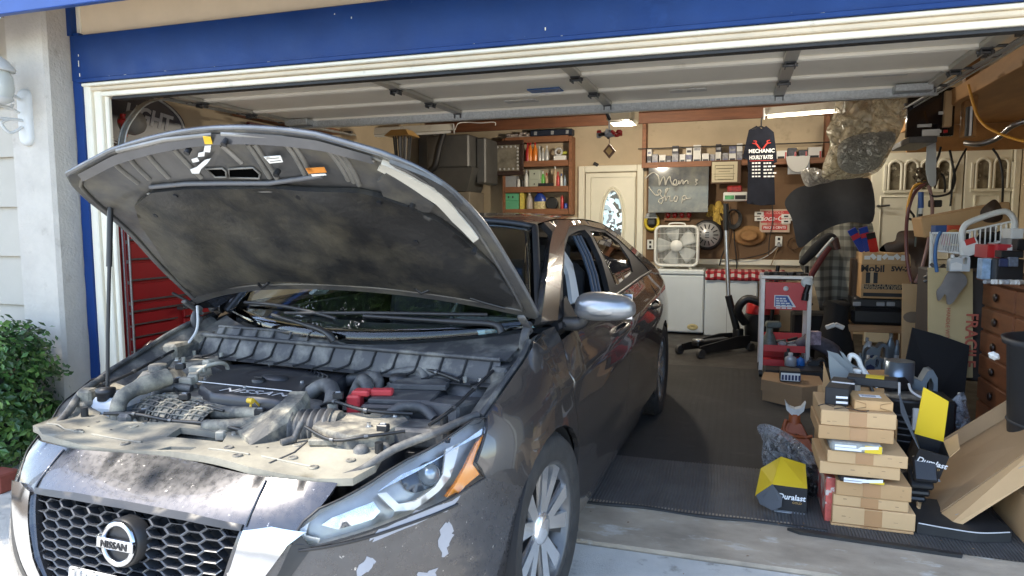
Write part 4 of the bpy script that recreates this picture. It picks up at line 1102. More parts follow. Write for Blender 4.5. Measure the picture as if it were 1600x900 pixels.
# manifold runners with their ribbed shells
for k,(v,u) in enumerate(((-.415,-.475),(-.325,-.48),(-.235,-.49),(-.15,-.525))):
    m=MB(); R1=.046
    def rp(a,b):
        th=-0.5+3.6*a; r=R1*(.85+.15*sin(pi*b)); return P(u+.055-(.05+r)*cos(th)*.9-.01,v+(b-.5)*.078,.735+(r+.02)*sin(th))
    m.grid(rp,14,7); mf=cpart('intake_runner',m,M_dust)
    g=MB()
    for i in range(1,13): g.tube([rp(i/13,b/6)+(rp(i/13,b/6)-P(u,v,.735)).normalized()*.003 for b in range(7)],.0038,4)
    for j in (1,3,5): g.tube([rp(a/13,j/6)+(rp(a/13,j/6)-P(u,v,.735)).normalized()*.003 for a in range(14)],.0038,4)
    cpart('rib',g,M_dust,mf)
m=MB(); m.tube(cr([P(-.385,-.42,.785),P(-.40,-.30,.79),P(-.425,-.20,.785),P(-.44,-.10,.78)],5),.017,8); m.box(P(-.405,-.36,.775),(.13,.03,.03),rotz(.1),.008); m.box(P(-.42,-.20,.77),(.16,.028,.03),None,.008); cpart('fuel_rail',m,M_dust)
m=MB(); m.tube(cr([P(-.47,-.13,.78),P(-.46,-.02,.788),P(-.455,.05,.785),P(-.49,.085,.78),P(-.545,.03,.775),P(-.56,-.08,.765)],6),.021,10); cpart('breather_hose',m,M_dust)
m=MB(); m.tube(cr([P(-.42,-.48,.70),P(-.38,-.47,.80),P(-.35,-.42,.815),P(-.33,-.36,.81)],5),.016,8); cpart('breather_hose',m,M_dust2)
for pts,r,mt in (([(-.55,-.52,.70),(-.53,-.45,.76),(-.55,-.38,.74)],.008,M_dust3),([(-.58,-.40,.72),(-.56,-.3,.735),(-.57,-.15,.72),(-.56,-.02,.73)],.011,M_dust),
                   ([(-.50,-.05,.74),(-.52,.02,.77),(-.57,.06,.73)],.013,M_dust2),([(-.25,-.05,.72),(-.30,.08,.78),(-.36,.12,.76)],.012,M_black)):
    m=MB(); m.tube(cr([P(*p) for p in pts],5),r,8); cpart('hose',m,mt)
box_('connector',-.55,-.42,.745,(.05,.05,.06),M_dust2,.2); box_('connector',-.53,-.06,.76,(.04,.03,.03),M_black,.6,.004); box_('connector',-.57,.0,.75,(.03,.05,.03),M_dust3,.3,.004)
# throttle body, inlet duct, bellows, air box
m=MB(); m.lathe([(.055,0),(.06,.02),(.04,.035),(.0005,.04)],P(-.30,.12,.765),16,None,True,1.3,.7); cpart('throttle_body',m,M_dust2)
def duct(pts,wid,hgt):
    m=MB(); vs=[]; n=len(pts)
    for i,(u,v,z) in enumerate(pts):
        a=Vector(pts[max(i-1,0)]); b=Vector(pts[min(i+1,n-1)]); d=b-a; d2=Vector((d.y,d.x,0)).normalized(); sd=Vector((-d2.y,d2.x,0))
        w_,h_=wid[i]/2,hgt[i]/2; c=P(u,v,z)
        vs += [c+sd*w_*x+Vector((0,0,h_*y)) for x,y in ((-1,-1),(-1,.4),(-.7,1),(.7,1),(1,.4),(1,-1))]
    m.add(vs,[(i*6+j,i*6+(j+1) % 6,i*6+6+(j+1) % 6,i*6+6+j) for i in range(n-1) for j in range(6)]); m.add(vs[:6],[tuple(range(6))]); m.add(vs[-6:],[tuple(range(6))])
    return m
cpart('inlet_duct',duct([(-.60,.10,.745),(-.555,.13,.765),(-.50,.165,.785),(-.44,.165,.80),(-.385,.145,.815)],[.16,.15,.11,.08,.075],[.05,.06,.08,.09,.08]),M_dust)
m=MB(); A=P(-.485,.18,.755); B=P(-.45,.33,.765); N=29
m.tube([A.lerp(B,i/(N-1)) for i in range(N)],[.058+(.008 if i % 4<2 else -.004) for i in range(N)],18); cpart('bellows',m,M_dust2)
m=MB(); m.tube([A.lerp(B,-.25),A.lerp(B,.02)],[.05,.055],16); cpart('clamp',m,M_dust)
m=MB(); m.tube([A.lerp(B,.97),A.lerp(B,1.12)],[.06,.056],16); cpart('clamp',m,M_dust)
ab=polyprism('air_box',[(.315,-.39),(.50,-.335),(.565,-.40),(.555,-.545),(.47,-.60),(.31,-.545),(.285,-.47)],.58,.802,M_dust,.022)
for k in range(5):
    m=MB(); x=.565-.018*k; y=-.42-.042*k
    m.tube([P(y,x+.004,.60),P(y,x+.004,.775)],.006,6); cpart('ridge',m,M_dust2,ab)
polyprism('air_box_base',[(.50,-.33),(.59,-.38),(.585,-.56),(.49,-.625),(.42,-.60),(.46,-.45)],.55,.76,M_cover,.012)
m=MB(); m.box(P(-.56,.40,.77),(.14,.06,.02),rotz(.25),.004)
for k in range(5): m.tube([P(-.57+.012*k,.34+.028*k,.78),P(-.57+.012*k,.34+.028*k,.786)],.006,8)
cpart('air_box_flange',m,M_dust)
m=MB(); m.tube([P(-.58,.27,.76),P(-.55,.28,.81)],.010,8); m.tube([P(-.58,.27,.765),P(-.61,.25,.76)],.012,8); cpart('bolt',m,M_dust2)
for v,u in ((.515,-.60),(.565,-.565)):
    m=MB(); m.lathe([(.022,0),(.022,.03),(.012,.04),(.0005,.042)],P(u,v,.74),14); cpart('bolt',m,M_dust2)
# battery with red terminal cover
bt=box_('battery',-.20,.445,.72,(.24,.26,.20),M_cover,.22,.008)
box_('battery_cover',-.19,.445,.825,(.21,.23,.016),M_dust2,.22,.004,parent=bt); box_('battery_cover',-.115,.455,.842,(.20,.10,.02),M_dust2,.22,.004,parent=bt)
m=MB(); m.box(P(-.315,.315,.80),(.045,.05,.085),rotz(.2),.006); m.box(P(-.295,.33,.845),(.06,.05,.02),rotz(.2),.005); m.box(P(-.262,.385,.843),(.075,.04,.022),rotz(.35),.005); cpart('terminal_cover',m,mat('red_plastic',(.40,.03,.035),.4,var=.15,vs=20),bt)
m=MB(); m.box(P(-.335,.37,.70),(.02,.004,.05),None); m.box(P(-.325,.43,.715),(.22,.006,.06),rotz(.22)); cpart('battery_label',m,mat('blue_label',(.05,.12,.28),.4),bt)
f1=box_('fuse_box',-.19,.615,.79,(.145,.225,.06),M_dust2,-.05,.008,-.12); box_('fuse_box_base',-.20,.615,.745,(.13,.21,.06),M_black,-.05,.008,-.12,f1)
f2=box_('fuse_box',-.40,.615,.765,(.17,.155,.06),M_dust2,.18,.01,-.08); box_('fuse_box_base',-.40,.615,.70,(.16,.15,.08),M_black,.18,.01,0,f2)
m=MB(); m.tube(cr([P(-.40,.46,.78),P(-.36,.50,.825),P(-.32,.56,.82),P(-.33,.61,.79)],5),.017,8); cpart('cable',m,M_dust2)
for i in range(7):
    m=MB(); a=random.random; m.tube(cr([P(-.46+.02*i,.47+.02*a(),.74),P(-.42+.015*i,.50+.03*a(),.775+.02*a()),P(-.37+.01*i,.53+.03*a(),.745)],4),.007+.004*a(),6); cpart('cable',m,M_black if i % 2 else M_dust2)
# black hoses at the back right
for pts,r in (([(.04,.07,.815),(.055,.12,.87),(.03,.20,.895),(-.02,.26,.85),(-.03,.33,.86),(-.02,.40,.87),(-.05,.44,.84)],.016),
               ([(-.03,.08,.80),(-.02,.16,.83),(-.04,.24,.83)],.022),([(-.10,.16,.76),(-.06,.22,.835),(-.09,.27,.83),(-.15,.28,.76)],.02),
               ([(-.25,.06,.79),(-.22,.12,.835),(-.26,.19,.83),(-.34,.225,.77),(-.38,.23,.72)],.026),([(-.20,.21,.74),(-.14,.215,.82),(-.16,.255,.85),(-.20,.30,.81)],.024)):
    m=MB(); m.tube(cr([P(*p) for p in pts],6),r,10); cpart('hose',m,M_dust2)
m=MB(); m.lathe([(.04,0),(.042,.03),(.035,.035)],P(-.08,.345,.80),16); cpart('brake_fluid_tank',m,M_dust2)
m=MB(); m.lathe([(.033,0),(.033,.025),(.0005,.028)],P(-.08,.345,.835),16); cpart('cap',m,M_black)
box_('connector',-.355,.255,.785,(.03,.025,.07),M_dust3,.3,.004); box_('connector',-.30,.19,.77,(.05,.04,.03),M_dust2,.5,.004); box_('connector',-.24,.02,.80,(.05,.06,.04),M_cover,.2,.004)
for i in range(10):
    m=MB(); u,v=random.uniform(-.45,.0),random.uniform(.05,.30); m.box(P(u,v,random.uniform(.66,.73)),(.05,.04,.05),rotz(random.random()),.006); cpart('connector',m,(M_dust2,M_black,M_dust3)[i % 3])
def bolt(u,v,z,r=.007,h=.012,mt=None):
    m=MB(); m.lathe([(r*1.6,0),(r*1.6,.002)],(v,u,z),12); m.lathe([(r,.002),(r,h)],(v,u,z),6,None,False); cpart('bolt',m,mt or M_steel)
for u,v,z in ((-.06,-.47,.80),(-.16,-.46,.80),(-.27,-.40,.80),(-.36,-.24,.80),(-.20,.02,.828),(-.33,-.12,.828),(.02,-.30,.828),(.0,-.05,.828),(-.43,.33,.802),(-.50,.48,.802),(-.38,.50,.802),(-.46,.30,.802),(-.13,-.63,.858),(.06,-.64,.86),(-.07,.66,.858),(.09,.62,.86),(-.59,-.30,.752),(-.58,.05,.754)): bolt(u,v,z)
def loom(pts,r=.006,mt=None,k=6):
    m=MB(); m.tube(cr([P(*p) for p in pts],k),r,7); o=cpart('wire_loom',m,mt or M_black)
    q=[P(*p) for p in pts]
    for i in range(1,len(q)-1): g=MB(); d=(q[i+1]-q[i-1]).normalized(); g.tube([q[i]-d*.006,q[i]+d*.006],r*1.45,8); ob_=cpart('clamp',g,M_dsteel,o)
loom([(-.57,-.50,.77),(-.555,-.38,.775),(-.56,-.22,.77),(-.56,-.06,.775),(-.57,.08,.77)])
loom([(-.30,-.50,.80),(-.34,-.44,.82),(-.40,-.34,.80),(-.46,-.20,.80),(-.50,-.06,.80)],.005)
loom([(-.34,.20,.80),(-.38,.28,.83),(-.42,.42,.825),(-.36,.55,.81)],.006)
loom([(-.10,.60,.86),(-.04,.48,.87),(.0,.30,.885),(.01,.10,.88),(.03,-.2,.885),(.05,-.45,.88)],.008)
loom([(-.56,.30,.80),(-.60,.42,.785),(-.58,.52,.80),(-.50,.60,.80)],.005)
loom([(-.50,-.66,.80),(-.40,-.68,.82),(-.28,-.69,.84),(-.14,-.70,.87),(.0,-.71,.90)],.006)
loom([(-.48,.67,.82),(-.36,.69,.84),(-.22,.70,.87),(-.08,.71,.90)],.006)
for u,v,z,a in ((-.44,-.28,.815,.3),(-.50,-.40,.765,.8),(-.47,.06,.80,.2),(-.36,.28,.845,.5),(-.52,.54,.81,.1),(-.31,-.44,.83,1.1),(-.22,-.52,.86,.4)):
    m=MB(); m.box(P(u,v,z),(.034,.024,.022),rotz(a),.003); o=cpart('connector',m,M_black); m=MB(); m.box(P(u,v,z+.012),(.016,.010,.004),rotz(a),.001); cpart('clip',m,M_greyb_,o)
m=MB(); m.lathe([(.024,0),(.024,.012),(.018,.016),(.0005,.018)],P(-.26,-.12,.836),18)
m.box(P(-.26,-.12,.856),(.036,.008,.006),None,.001); cpart('oil_cap',m,M_black)
m=MB(); m.tube(cr([P(-.42,.02,.80),P(-.47,.03,.84),P(-.49,.04,.82)],5),.004,6); m.tube([P(-.49,.03,.84),P(-.49,.05,.84)],.009,8); cpart('dipstick',m,mat('dipstick_yellow',(.55,.36,.03),.5))
# cowl: ribbed wall, gutter, panel under the screen, wipers
def cu_(v): return -.005-.075*v
m=MB(); m.grid(lambda a,b: P(cu_((2*a-1)*.72)+.03*b*b,(2*a-1)*.72,.850+.075*b),30,4)
m.grid(lambda a,b: P(cu_((2*a-1)*.72)-.045*(1-b),(2*a-1)*.72,.847+.004*b),30,2); cw=cpart('cowl_wall',m,M_dust2)
for i in range(15):
    v=-.68+i*.097; m=MB(); c=cu_(v)
    m.tube(cr([P(c+.026,v+.01,.924),P(c+.008,v+.006,.895),P(c-.004,v-.002,.868),P(c-.022,v-.03,.855),P(c-.042,v-.045,.852)],4),.0045,5); cpart('rib',m,M_blackm,cw)
def cwl(a,b):
    v=(2*a-1)*.74; x=v/.755; w0=P(cu_(v)+.028,v,.926); w1=P(.022+.26*x*x,v,.938+.05*x*x); return w0.lerp(w1,b)
m=MB(); m.grid(cwl,30,4); cp=cpart('cowl_panel',m,M_dust2)
m=MB(); m.tube([P(cu_(-.72+1.44*i/24)+.026,-.72+1.44*i/24,.930) for i in range(25)],.009,6); cpart('cowl_seal',m,M_dust2,cp)
m=MB(); m.grid(lambda a,b: P(cu_(-.62+.66*a)+.035+.02*b,-.62+.66*a,.930+.035*b*(1-a ** 6)),20,3); m.tube([P(cu_(-.62+.66*a)+.056,-.62+.66*a,.931+.035*(1-a ** 6)) for a in [i/20 for i in range(21)]],.007,6); g_=cpart('cowl_gutter',m,M_dust2,cp)
for i in range(6):
    v=-.58+i*.09; m=MB(); m.box(P(cu_(v)+.045,v,.948),(.010,.025,.034),rotm('X',-.6),.002); cpart('rib',m,M_dust2,g_)
m=MB(); m.box(P(.11,.70,.91),(.10,.12,.06),rotz(-.3),.012); m.box(P(.0,.735,.86),(.07,.16,.10),rotz(-.1),.012); cpart('cowl_end',m,M_dust2)
m=MB(); m.box(P(.12,-.70,.91),(.10,.12,.06),rotz(.3),.012); m.box(P(.0,-.735,.86),(.07,.16,.10),rotz(.1),.012); cpart('cowl_end',m,M_dust)
def ga(v,b): return wsp(.5+v/1.51,b)
for piv,el,b0,b1 in (((.64,.0),(.10,.12),.58,-.30),((.02,.0),(-.36,.07),-.02,-.62)):
    up=Vector((0,-.012,.022)); m=MB()
    A=ga(piv[0],.0)+Vector((0,-.03,.0)); E=ga(*el)+up
    m.tube(cr([A,A+Vector((-.03,.0,.03)),A.lerp(E,.35)+Vector((0,0,.02)),E],5),[.016]*5+[.012]*6+[.008]*5,8)
    N=14; bl_=[ga(b0+(b1-b0)*i/N,.055+.09*sin(pi*(.18+.64*i/N)))+up*.8 for i in range(N+1)]
    m.tube(bl_,.0075,6); cpart('wiper',m,M_black)
# ================================================================== things in and before the garage
def bxt(name,x0,x1,y0,y1,z0,z1,m,label,cat,group=None,b=.003,rz=0,**k):
    """single box-shaped carton"""
    g=MB(); g.box((0,0,0),(x1-x0,y1-y0,z1-z0),rotz(rz),b); c=Vector(((x0+x1)/2,(y0+y1)/2,(z0+z1)/2)); g.xf(Matrix.Translation(c))
    return single(name,g,m,label,cat,group,**k)
def pbox(name,px,y,d,m,label,cat,group=None,b=.003):
    """box whose front fills the photo rectangle px at depth y and which is d deep"""
    x0,x1,z0,z1=RECT(*px,y); return bxt(name,x0,x1,y,y+d,z0,z1,m,label,cat,group,b),(x0,x1,y,z0,z1)
def bottle(name,px,y,m,capm,label,cat='bottle',group=None,shape='round',capf=.14,neck=.35,z0=None,lab=None):
    x0,x1,za,zb_=RECT(*px,y); r=(x1-x0)/2; c=(x0+x1)/2; za=z0 if z0 is not None else za; h=zb_-za
    g=MB(); sy=.6 if shape=='flat' else 1
    pr=[(r*.92,0),(r,h*.03),(r,h*.55),(r*.9,h*.66),(r*neck,h*(1-capf)-.01),(r*neck,h*(1-capf))]
    if shape=='can': pr=[(r*.95,0),(r,h*.02),(r,h*.84),(r*.8,h*.9),(r*neck,h*.92)]
    g.lathe(pr,(c,y+r*sy,za),14,None,True,1,sy)
    o=single(name,g,m,label,cat,group)
    g=MB(); rc=r*neck*1.15; g.lathe([(rc,h*(1-capf)-.002),(rc,h*.985),(rc*.8,h),(.0004,h)],(c,y+r*sy,za),10); ob('cap',g,capm,o)
    if lab:
        g=MB(); g.lathe([(r*1.015,h*.16),(r*1.015,h*.48)],(c,y+r*sy,za),14,None,True,1,sy,False); ob('paper_label',g,lab,o)
    return o
def cable(name,pts,r,m,label,cat='cable',n=6,k=8):
    g=MB(); g.tube(cr(pts,k),r,n); return single(name,g,m,label,cat)
def jug(name,px,y,m,capm,labm,label,z0=None,d=.6,txt=None):
    x0,x1,za,zb_=RECT(*px,y); za=z0 if z0 is not None else za; w_=x1-x0; h=zb_-za
    t=thing(name,label,'jug',((x0+x1)/2,y+w_*d/2,za))
    g=MB(); D=w_*d
    body=[(0,0),(w_,0),(w_,h*.62),(w_*.97,h*.86),(w_*.82,h*.97),(w_*.66,h*.95),(w_*.5,h*.80),(w_*.30,h*.84),(w_*.05,h*.70),(0,h*.6)]
    hole=[(w_*.62,h*.45),(w_*.84,h*.42),(w_*.86,h*.78),(w_*.76,h*.86),(w_*.66,h*.78)]
    for yy,s in ((0,1),(D,-1)):
        patch(g,lambda a,b: (Vector((x0+a,y+yy,za+b)),Vector((0,-s,0))),body,[hole],h*.2,smooth=False)
    for lp in (body,hole):
        n=len(lp); g.add([(x0+a,y,za+b) for a,b in lp]+[(x0+a,y+D,za+b) for a,b in lp],[(i,(i+1) % n,n+(i+1) % n,n+i) for i in range(n)],True)
    ob('body',g,m,t)
    g=MB(); g.lathe([(w_*.11,h*.80),(w_*.11,h*.99),(.0005,h)],(x0+w_*.2,y+D/2,za),14); ob('cap',g,capm,t)
    g=MB(); g.prism([(x0+w_*.06,y-.002,za+h*.10),(x0+w_*.60,y-.002,za+h*.10),(x0+w_*.60,y-.002,za+h*.44),(x0+w_*.33,y-.002,za+h*.56),(x0+w_*.06,y-.002,za+h*.46)],(0,.0015,0)); ob('paper_label',g,labm,t)
    if txt: text(txt,h*.12,FRONT(x0+w_*.32,y-.0035,za+h*.40),M_winkp,t,shear=.2,bold=.001); text('MOTOR OIL',h*.05,FRONT(x0+w_*.33,y-.0035,za+h*.16),M_winkp,t)
    return t
M_gold=mat('brass_paint',(.45,.27,.09),.5,var=.15,vs=9)
M_green=mat('green_box',(.11,.40,.22),.55,var=.08,vs=9)
M_blueb=mat('blue_bottle',(.015,.05,.30),.3,coat=.3)
M_redb=mat('red_bottle',(.45,.02,.02),.3,coat=.3)
M_orng=mat('orange_liquid',(.70,.20,.02),.2,coat=.5)
M_clear=mat('clear_plastic',(.42,.43,.42),.15,coat=.5)
M_tanb=mat('tan_plastic',(.46,.33,.20),.35)
M_greyb=mat('grey_plastic',(.30,.31,.32),.4,var=.1,vs=9)
M_oil=mat('grey_oil_jug',(.24,.29,.33),.35,metal=.3,var=.06,vs=9)
M_navy=mat('navy_label',(.03,.04,.10),.4)
M_fab=mat('navy_cotton',(.006,.008,.017),.95,var=.2,vs=20)
M_coat=mat('charcoal_cloth',(.045,.046,.052),.95,var=.18,vs=5,bump=.3,bs=40)
M_mid=mat('mid_grey_steel',(.12,.12,.115),.5,metal=.4,var=.15,vs=4,dirt=((.14,.13,.12),.55,.8,4))
M_wire=mat('white_wire',(.78,.78,.75),.4)
M_orcord=mat('yellow_orange_cord',(.75,.36,.05),.5)
# ---- wooden shelf left of the door
YS_=9.26
sx0,sx1,sz0,sz1=RECT(785,212,893,337,YS_)
t=thing('wall_shelf','redwood wall shelf with three rows of bottles left of the door','shelf',((sx0+sx1)/2,9.38,sz0),group='wooden wall shelves')
zr=[AY(840,v,YS_).z for v in (335,303,291,254,219)]
zsh=[AY(840,332,YS_).z,AY(840,297,YS_).z,AY(840,257,YS_).z,AY(840,219,YS_).z]
for x in (sx0,sx1-.04):
    g=MB(); g.bx(x,x+.04,YS_,9.49,zsh[0]-.03,zsh[3]+.04,.003); ob('side_panel',g,M_wood2,t)
for z in zsh:
    g=MB(); g.bx(sx0+.042,sx1-.042,YS_+.002,9.49,z-.024,z,.003); ob('shelf_board',g,M_wood2,t)
    g=MB(); g.bx(sx0+.042,sx1-.042,YS_-.018,YS_,z-.03,z+.05,.003); ob('shelf_lip',g,M_wood2,t)
yb=YS_+.02
G1='bottles and boxes on the wall shelf'
bottle('spray_bottle',(820,222,827,254),yb,M_redb,M_red,'slim red topped spray bottle at the left of the top shelf row',z0=zsh[2])
bottle('spray_bottle',(824,221,831,254),yb,M_orng,M_red,'orange spray bottle with red trigger on the top shelf row',z0=zsh[2])
bottle('spray_bottle',(831,221,839,254),yb,M_orng,M_red,'fatter orange spray bottle beside the clear ones on the top row',z0=zsh[2])
bottle('clear_bottle',(840,228,845,254),yb,M_clear,M_wplas,'left clear spray bottle of three on the top shelf row',group='clear bottles on the top row',z0=zsh[2])
bottle('clear_bottle',(845,231,850,254),yb,M_clear,M_wplas,'middle clear spray bottle of three on the top shelf row',group='clear bottles on the top row',z0=zsh[2])
bottle('clear_bottle',(850,227,857,254),yb,M_clear,M_wplas,'right, tallest clear spray bottle of three on the top row',group='clear bottles on the top row',z0=zsh[2])
bxt('small_box',*(lambda r: (r[0],r[1]))(RECT(865,243,884,254,yb)),yb,yb+.12,zsh[2],RECT(865,243,884,254,yb)[3],M_paper,'small white carton at the right end of the top shelf row','box')
p=AY(872,237,yb); g=MB(); g.tube([(p.x+.045*cos(2*pi*i/18),yb+.03,p.z+.045*sin(2*pi*i/18)) for i in range(18)],.016,8,closed=True); single('tape_roll',g,M_trimg,'grey roll of tape standing on the small white carton','tape')
p=AY(880,239,yb); g=MB(); g.tube([(p.x-.05,yb+.05,p.z),(p.x+.04,yb+.05,p.z+.01)],.02,10); single('paper_tube',g,mat('lime_plastic',(.55,.55,.08),.5),'short lime yellow tube lying on the white carton','tube')
bxt('tin_box',*RECT(789,275,806,290,yb)[:2],yb,yb+.15,zsh[1],RECT(789,275,806,290,yb)[3],M_greyb,'grey metal box at the left of the middle shelf row','box')
bottle('jar',(807,280,812,291),yb,M_wplas,M_wplas,'small white jar on the middle shelf row','jar',z0=zsh[1],neck=.8)
bottle('jar',(813,281,818,291),yb,M_black,M_black,'small black jar on the middle shelf row','jar',z0=zsh[1],neck=.8)
bottle('white_tube',(818,265,825,291),yb,M_wplas,M_greyb,'white squeeze bottle left of the drawer box',z0=zsh[1])
x0,x1,_,z1=RECT(826,265,844,291,yb); t=thing('drawer_box','pale two drawer box in the middle shelf row','box',((x0+x1)/2,yb+.07,zsh[1]))
g=MB(); g.bx(x0,x1,yb+.006,yb+.15,zsh[1],z1,.003); ob('case',g,mat('pale_green_card',(.42,.45,.36),.6),t)
for k in (0,1):
    h=(z1-zsh[1])/2; g=MB(); g.bx(x0+.008,x1-.008,yb-.002,yb+.004,zsh[1]+h*k+.008,zsh[1]+h*(k+1)-.008,.002); d_=ob('drawer',g,mat('pale_green_card',(1,1,1)),t)
    g=MB(); g.ball(((x0+x1)/2,yb-.006,zsh[1]+h*(k+.6)),.010,8,6); ob('knob',g,M_black,d_)
bottle('green_bottle',(844,267,851,286),yb+.06,mat('green_bottle',(.10,.42,.06),.3,coat=.4),M_wplas,'bright green bottle behind the dark tray',z0=zsh[1])
bottle('tan_bottle',(851,270,856,286),yb+.06,M_tanb,M_redb,'tan bottle with a red cap behind the dark tray',z0=zsh[1])
x0,x1,_,z1=RECT(841,286,865,291,yb); bxt('tray',x0,x1,yb-.01,yb+.05,zsh[1],z1,M_black,'low dark tray in front of the green bottle','tray')
bottle('tall_bottle',(863,258,870,291),yb,M_tanb,M_wplas,'tall pale brown bottle on the middle shelf row',z0=zsh[1])
bottle('red_bottle',(868,268,874,291),yb,M_redb,M_redb,'red bottle next to the tall pale brown one',z0=zsh[1])
bottle('white_bottle',(874,271,879,291),yb,M_wplas,M_blueb,'white bottle with a blue cap on the middle shelf row',z0=zsh[1])
bottle('blue_can',(880,270,884,291),yb,mat('pale_blue_can',(.25,.33,.42),.3),M_black,'pale blue can at the right end of the middle row','can',z0=zsh[1])
for k,(a,b_) in enumerate(((314,330),(302,314))):
    x0,x1,_,z1=RECT(788,a,810,b_,yb); zb0=zsh[0] if k==0 else zprev
    o=bxt('green_box',x0,x1,yb,yb+.16,zb0+.001,z1,M_green,('lower','upper')[k]+' of two stacked mint green boxes on the bottom shelf','box','mint green boxes',.006); zprev=z1
    for s in (.3,.6):
        if k: g=MB(); g.ball((x0+(x1-x0)*s,yb-.001,(zb0+z1)/2),.012,8,6,(1,.4,1.3)); ob('hand_hole',g,M_black,o)
x0,x1,_,z1=RECT(812,301,818,331,yb); bxt('yellow_box',x0,x1,yb,yb+.14,zsh[0],z1,mat('yellow_box',(.65,.52,.10),.5,var=.3,vs=30),'narrow yellow box beside the mint green boxes','box')
bottle('clear_jug',(821,299,831,331),yb,mat('pink_clear',(.42,.36,.31),.2,coat=.4),M_wplas,'clear pinkish bottle left of the blue detergent',z0=zsh[0])
bottle('detergent_bottle',(832,296,852,331),yb,M_blueb,M_red,'blue detergent bottle with a red cap',z0=zsh[0],shape='flat',lab=mat('detergent_label',(.6,.5,.25),.5,var=.5,vs=30),neck=.4)
p=AY(862,318,yb); g=MB(); g.lathe([(.085,0),(.09,.02),(.07,.035),(.065,.03)],(p.x,yb+.03,p.z),24,rotm('X',pi/2)); o=single('round_clock',g,M_black,'round black dial standing on the bottom shelf row','clock')
g=MB(); g.lathe([(.066,.028),(.0005,.028)],(p.x,yb+.03,p.z),24,rotm('X',pi/2)); ob('dial',g,M_greyb,o)
bottle('red_can',(875,305,880,331),yb,M_redb,M_redb,'slim red can at the right of the bottom shelf row','can',z0=zsh[0],shape='can')
bottle('blue_tin',(880,316,886,331),yb,M_blueb,M_black,'small blue tin at the right end of the bottom row','can',z0=zsh[0],shape='can')
x0,x1,z0,z1=RECT(828,202,894,213,yb); g=MB(); g.bx(x0,x1,yb,yb+.15,zsh[3]+.052,z1,.012); o=single('tool_case',g,mat('navy_case',(.012,.018,.035),.5),'long navy case lying on top of the wall shelf','case')
for s in (.1,.5,.85):
    g=MB(); g.bx(x0+(x1-x0)*s,x0+(x1-x0)*s+.04,yb-.008,yb,zsh[3]+.07,z1-.02,.003); ob('latch',g,M_greyb,o)
g=MB(); x0,x1,z0,z1=RECT(793,205,826,215,yb)
for i in range(9): g.box((x0+(x1-x0)*i/8,yb+.06,zsh[3]+.08+random.uniform(0,.03)),(.05,.06,.03),rotz(i),.006)
g.bx(x0-.02,x1+.02,yb+.03,yb+.1,zsh[3]+.051,zsh[3]+.07)
single('rag_bundle',g,mat('pale_rag',(.40,.34,.30),.9,var=.3,vs=20),'crumpled pale rags on top of the wall shelf','rags')
# framed picture
x0,x1,z0,z1=RECT(755,220,818,274,YS_-.03)
t=thing('picture_frame','square picture in an ornate black frame hung beside the shelf','picture',((x0+x1)/2,YS_,z0))
yy=YS_-.04
for a in ((x0,x1,z0,z0+.06),(x0,x1,z1-.06,z1),(x0,x0+.06,z0+.061,z1-.061),(x1-.06,x1,z0+.061,z1-.061)):
    g=MB(); g.bx(a[0],a[1],yy,yy+.035,a[2],a[3],.008); ob('frame',g,mat('dark_frame',(.035,.018,.012),.4,var=.3,vs=20),t)
g=MB(); g.bx(x0+.05,x1-.05,yy+.012,yy+.018,z0+.05,z1-.05); pc_=ob('picture',g,mat('mirror_picture',(.20,.18,.14),.25,var=.5,vs=7),t)
g=MB()
for i in range(26):
    q=i/26*4; s=q % 1; k=int(q); m_=.085
    xx,zz=[(x0+m_+(x1-x0-2*m_)*s,z1-m_),(x1-m_,z1-m_-(z1-z0-2*m_)*s),(x1-m_-(x1-x0-2*m_)*s,z0+m_),(x0+m_,z0+m_+(z1-z0-2*m_)*s)][k]
    g.ball((xx,yy+.008,zz),.016,6,4,(1,.3,1))
ob('ornament',g,M_trimg,pc_)
# furnace hood, black pipe, light fixture, wire, bug lantern at back left
x0,x1,z0,z1=RECT(666,210,755,262,8.5)
t=thing('furnace','grey sheet metal furnace hood in the back left corner','furnace',((x0+x1)/2,8.8,0))
g=MB(); g.bx(x0,x1-.20,8.5,9.2,z0,z1,.02); g.bx(x1-.198,x1-.06,8.75,9.25,z0-.2,z1-.02,.02); ob('hood',g,M_mid,t)
g=MB(); g.prism([(x0+.05,8.5,z0-.001),(x1-.15,8.5,z0-.001),(x1-.28,8.62,z0-.30),(x0+.15,8.62,z0-.30)],(0,.55,0)); ob('hopper',g,M_mid,t)
g=MB(); g.bx(x0+.12,x1-.25,8.64,9.2,.3,z0-.305,.01); ob('cabinet',g,mat('tan_steel',(.20,.17,.13),.6,var=.15,vs=3),t)
bxt('cabinet',-4.2,x0-.02,8.8,9.45,1.2,z1+.1,M_mid,'tall grey cabinet behind the bug lantern','cabinet',b=.01)
cable('black_pipe',[AY(693,207,8.4),AY(686,230,8.4),AY(680,258,8.4),AY(672,268,8.4),AY(664,285,8.4)],.045,M_black,'thick black pipe running down in front of the furnace','pipe',10)
a,b_=AY(566,208,7.6),AY(708,200,8.0)
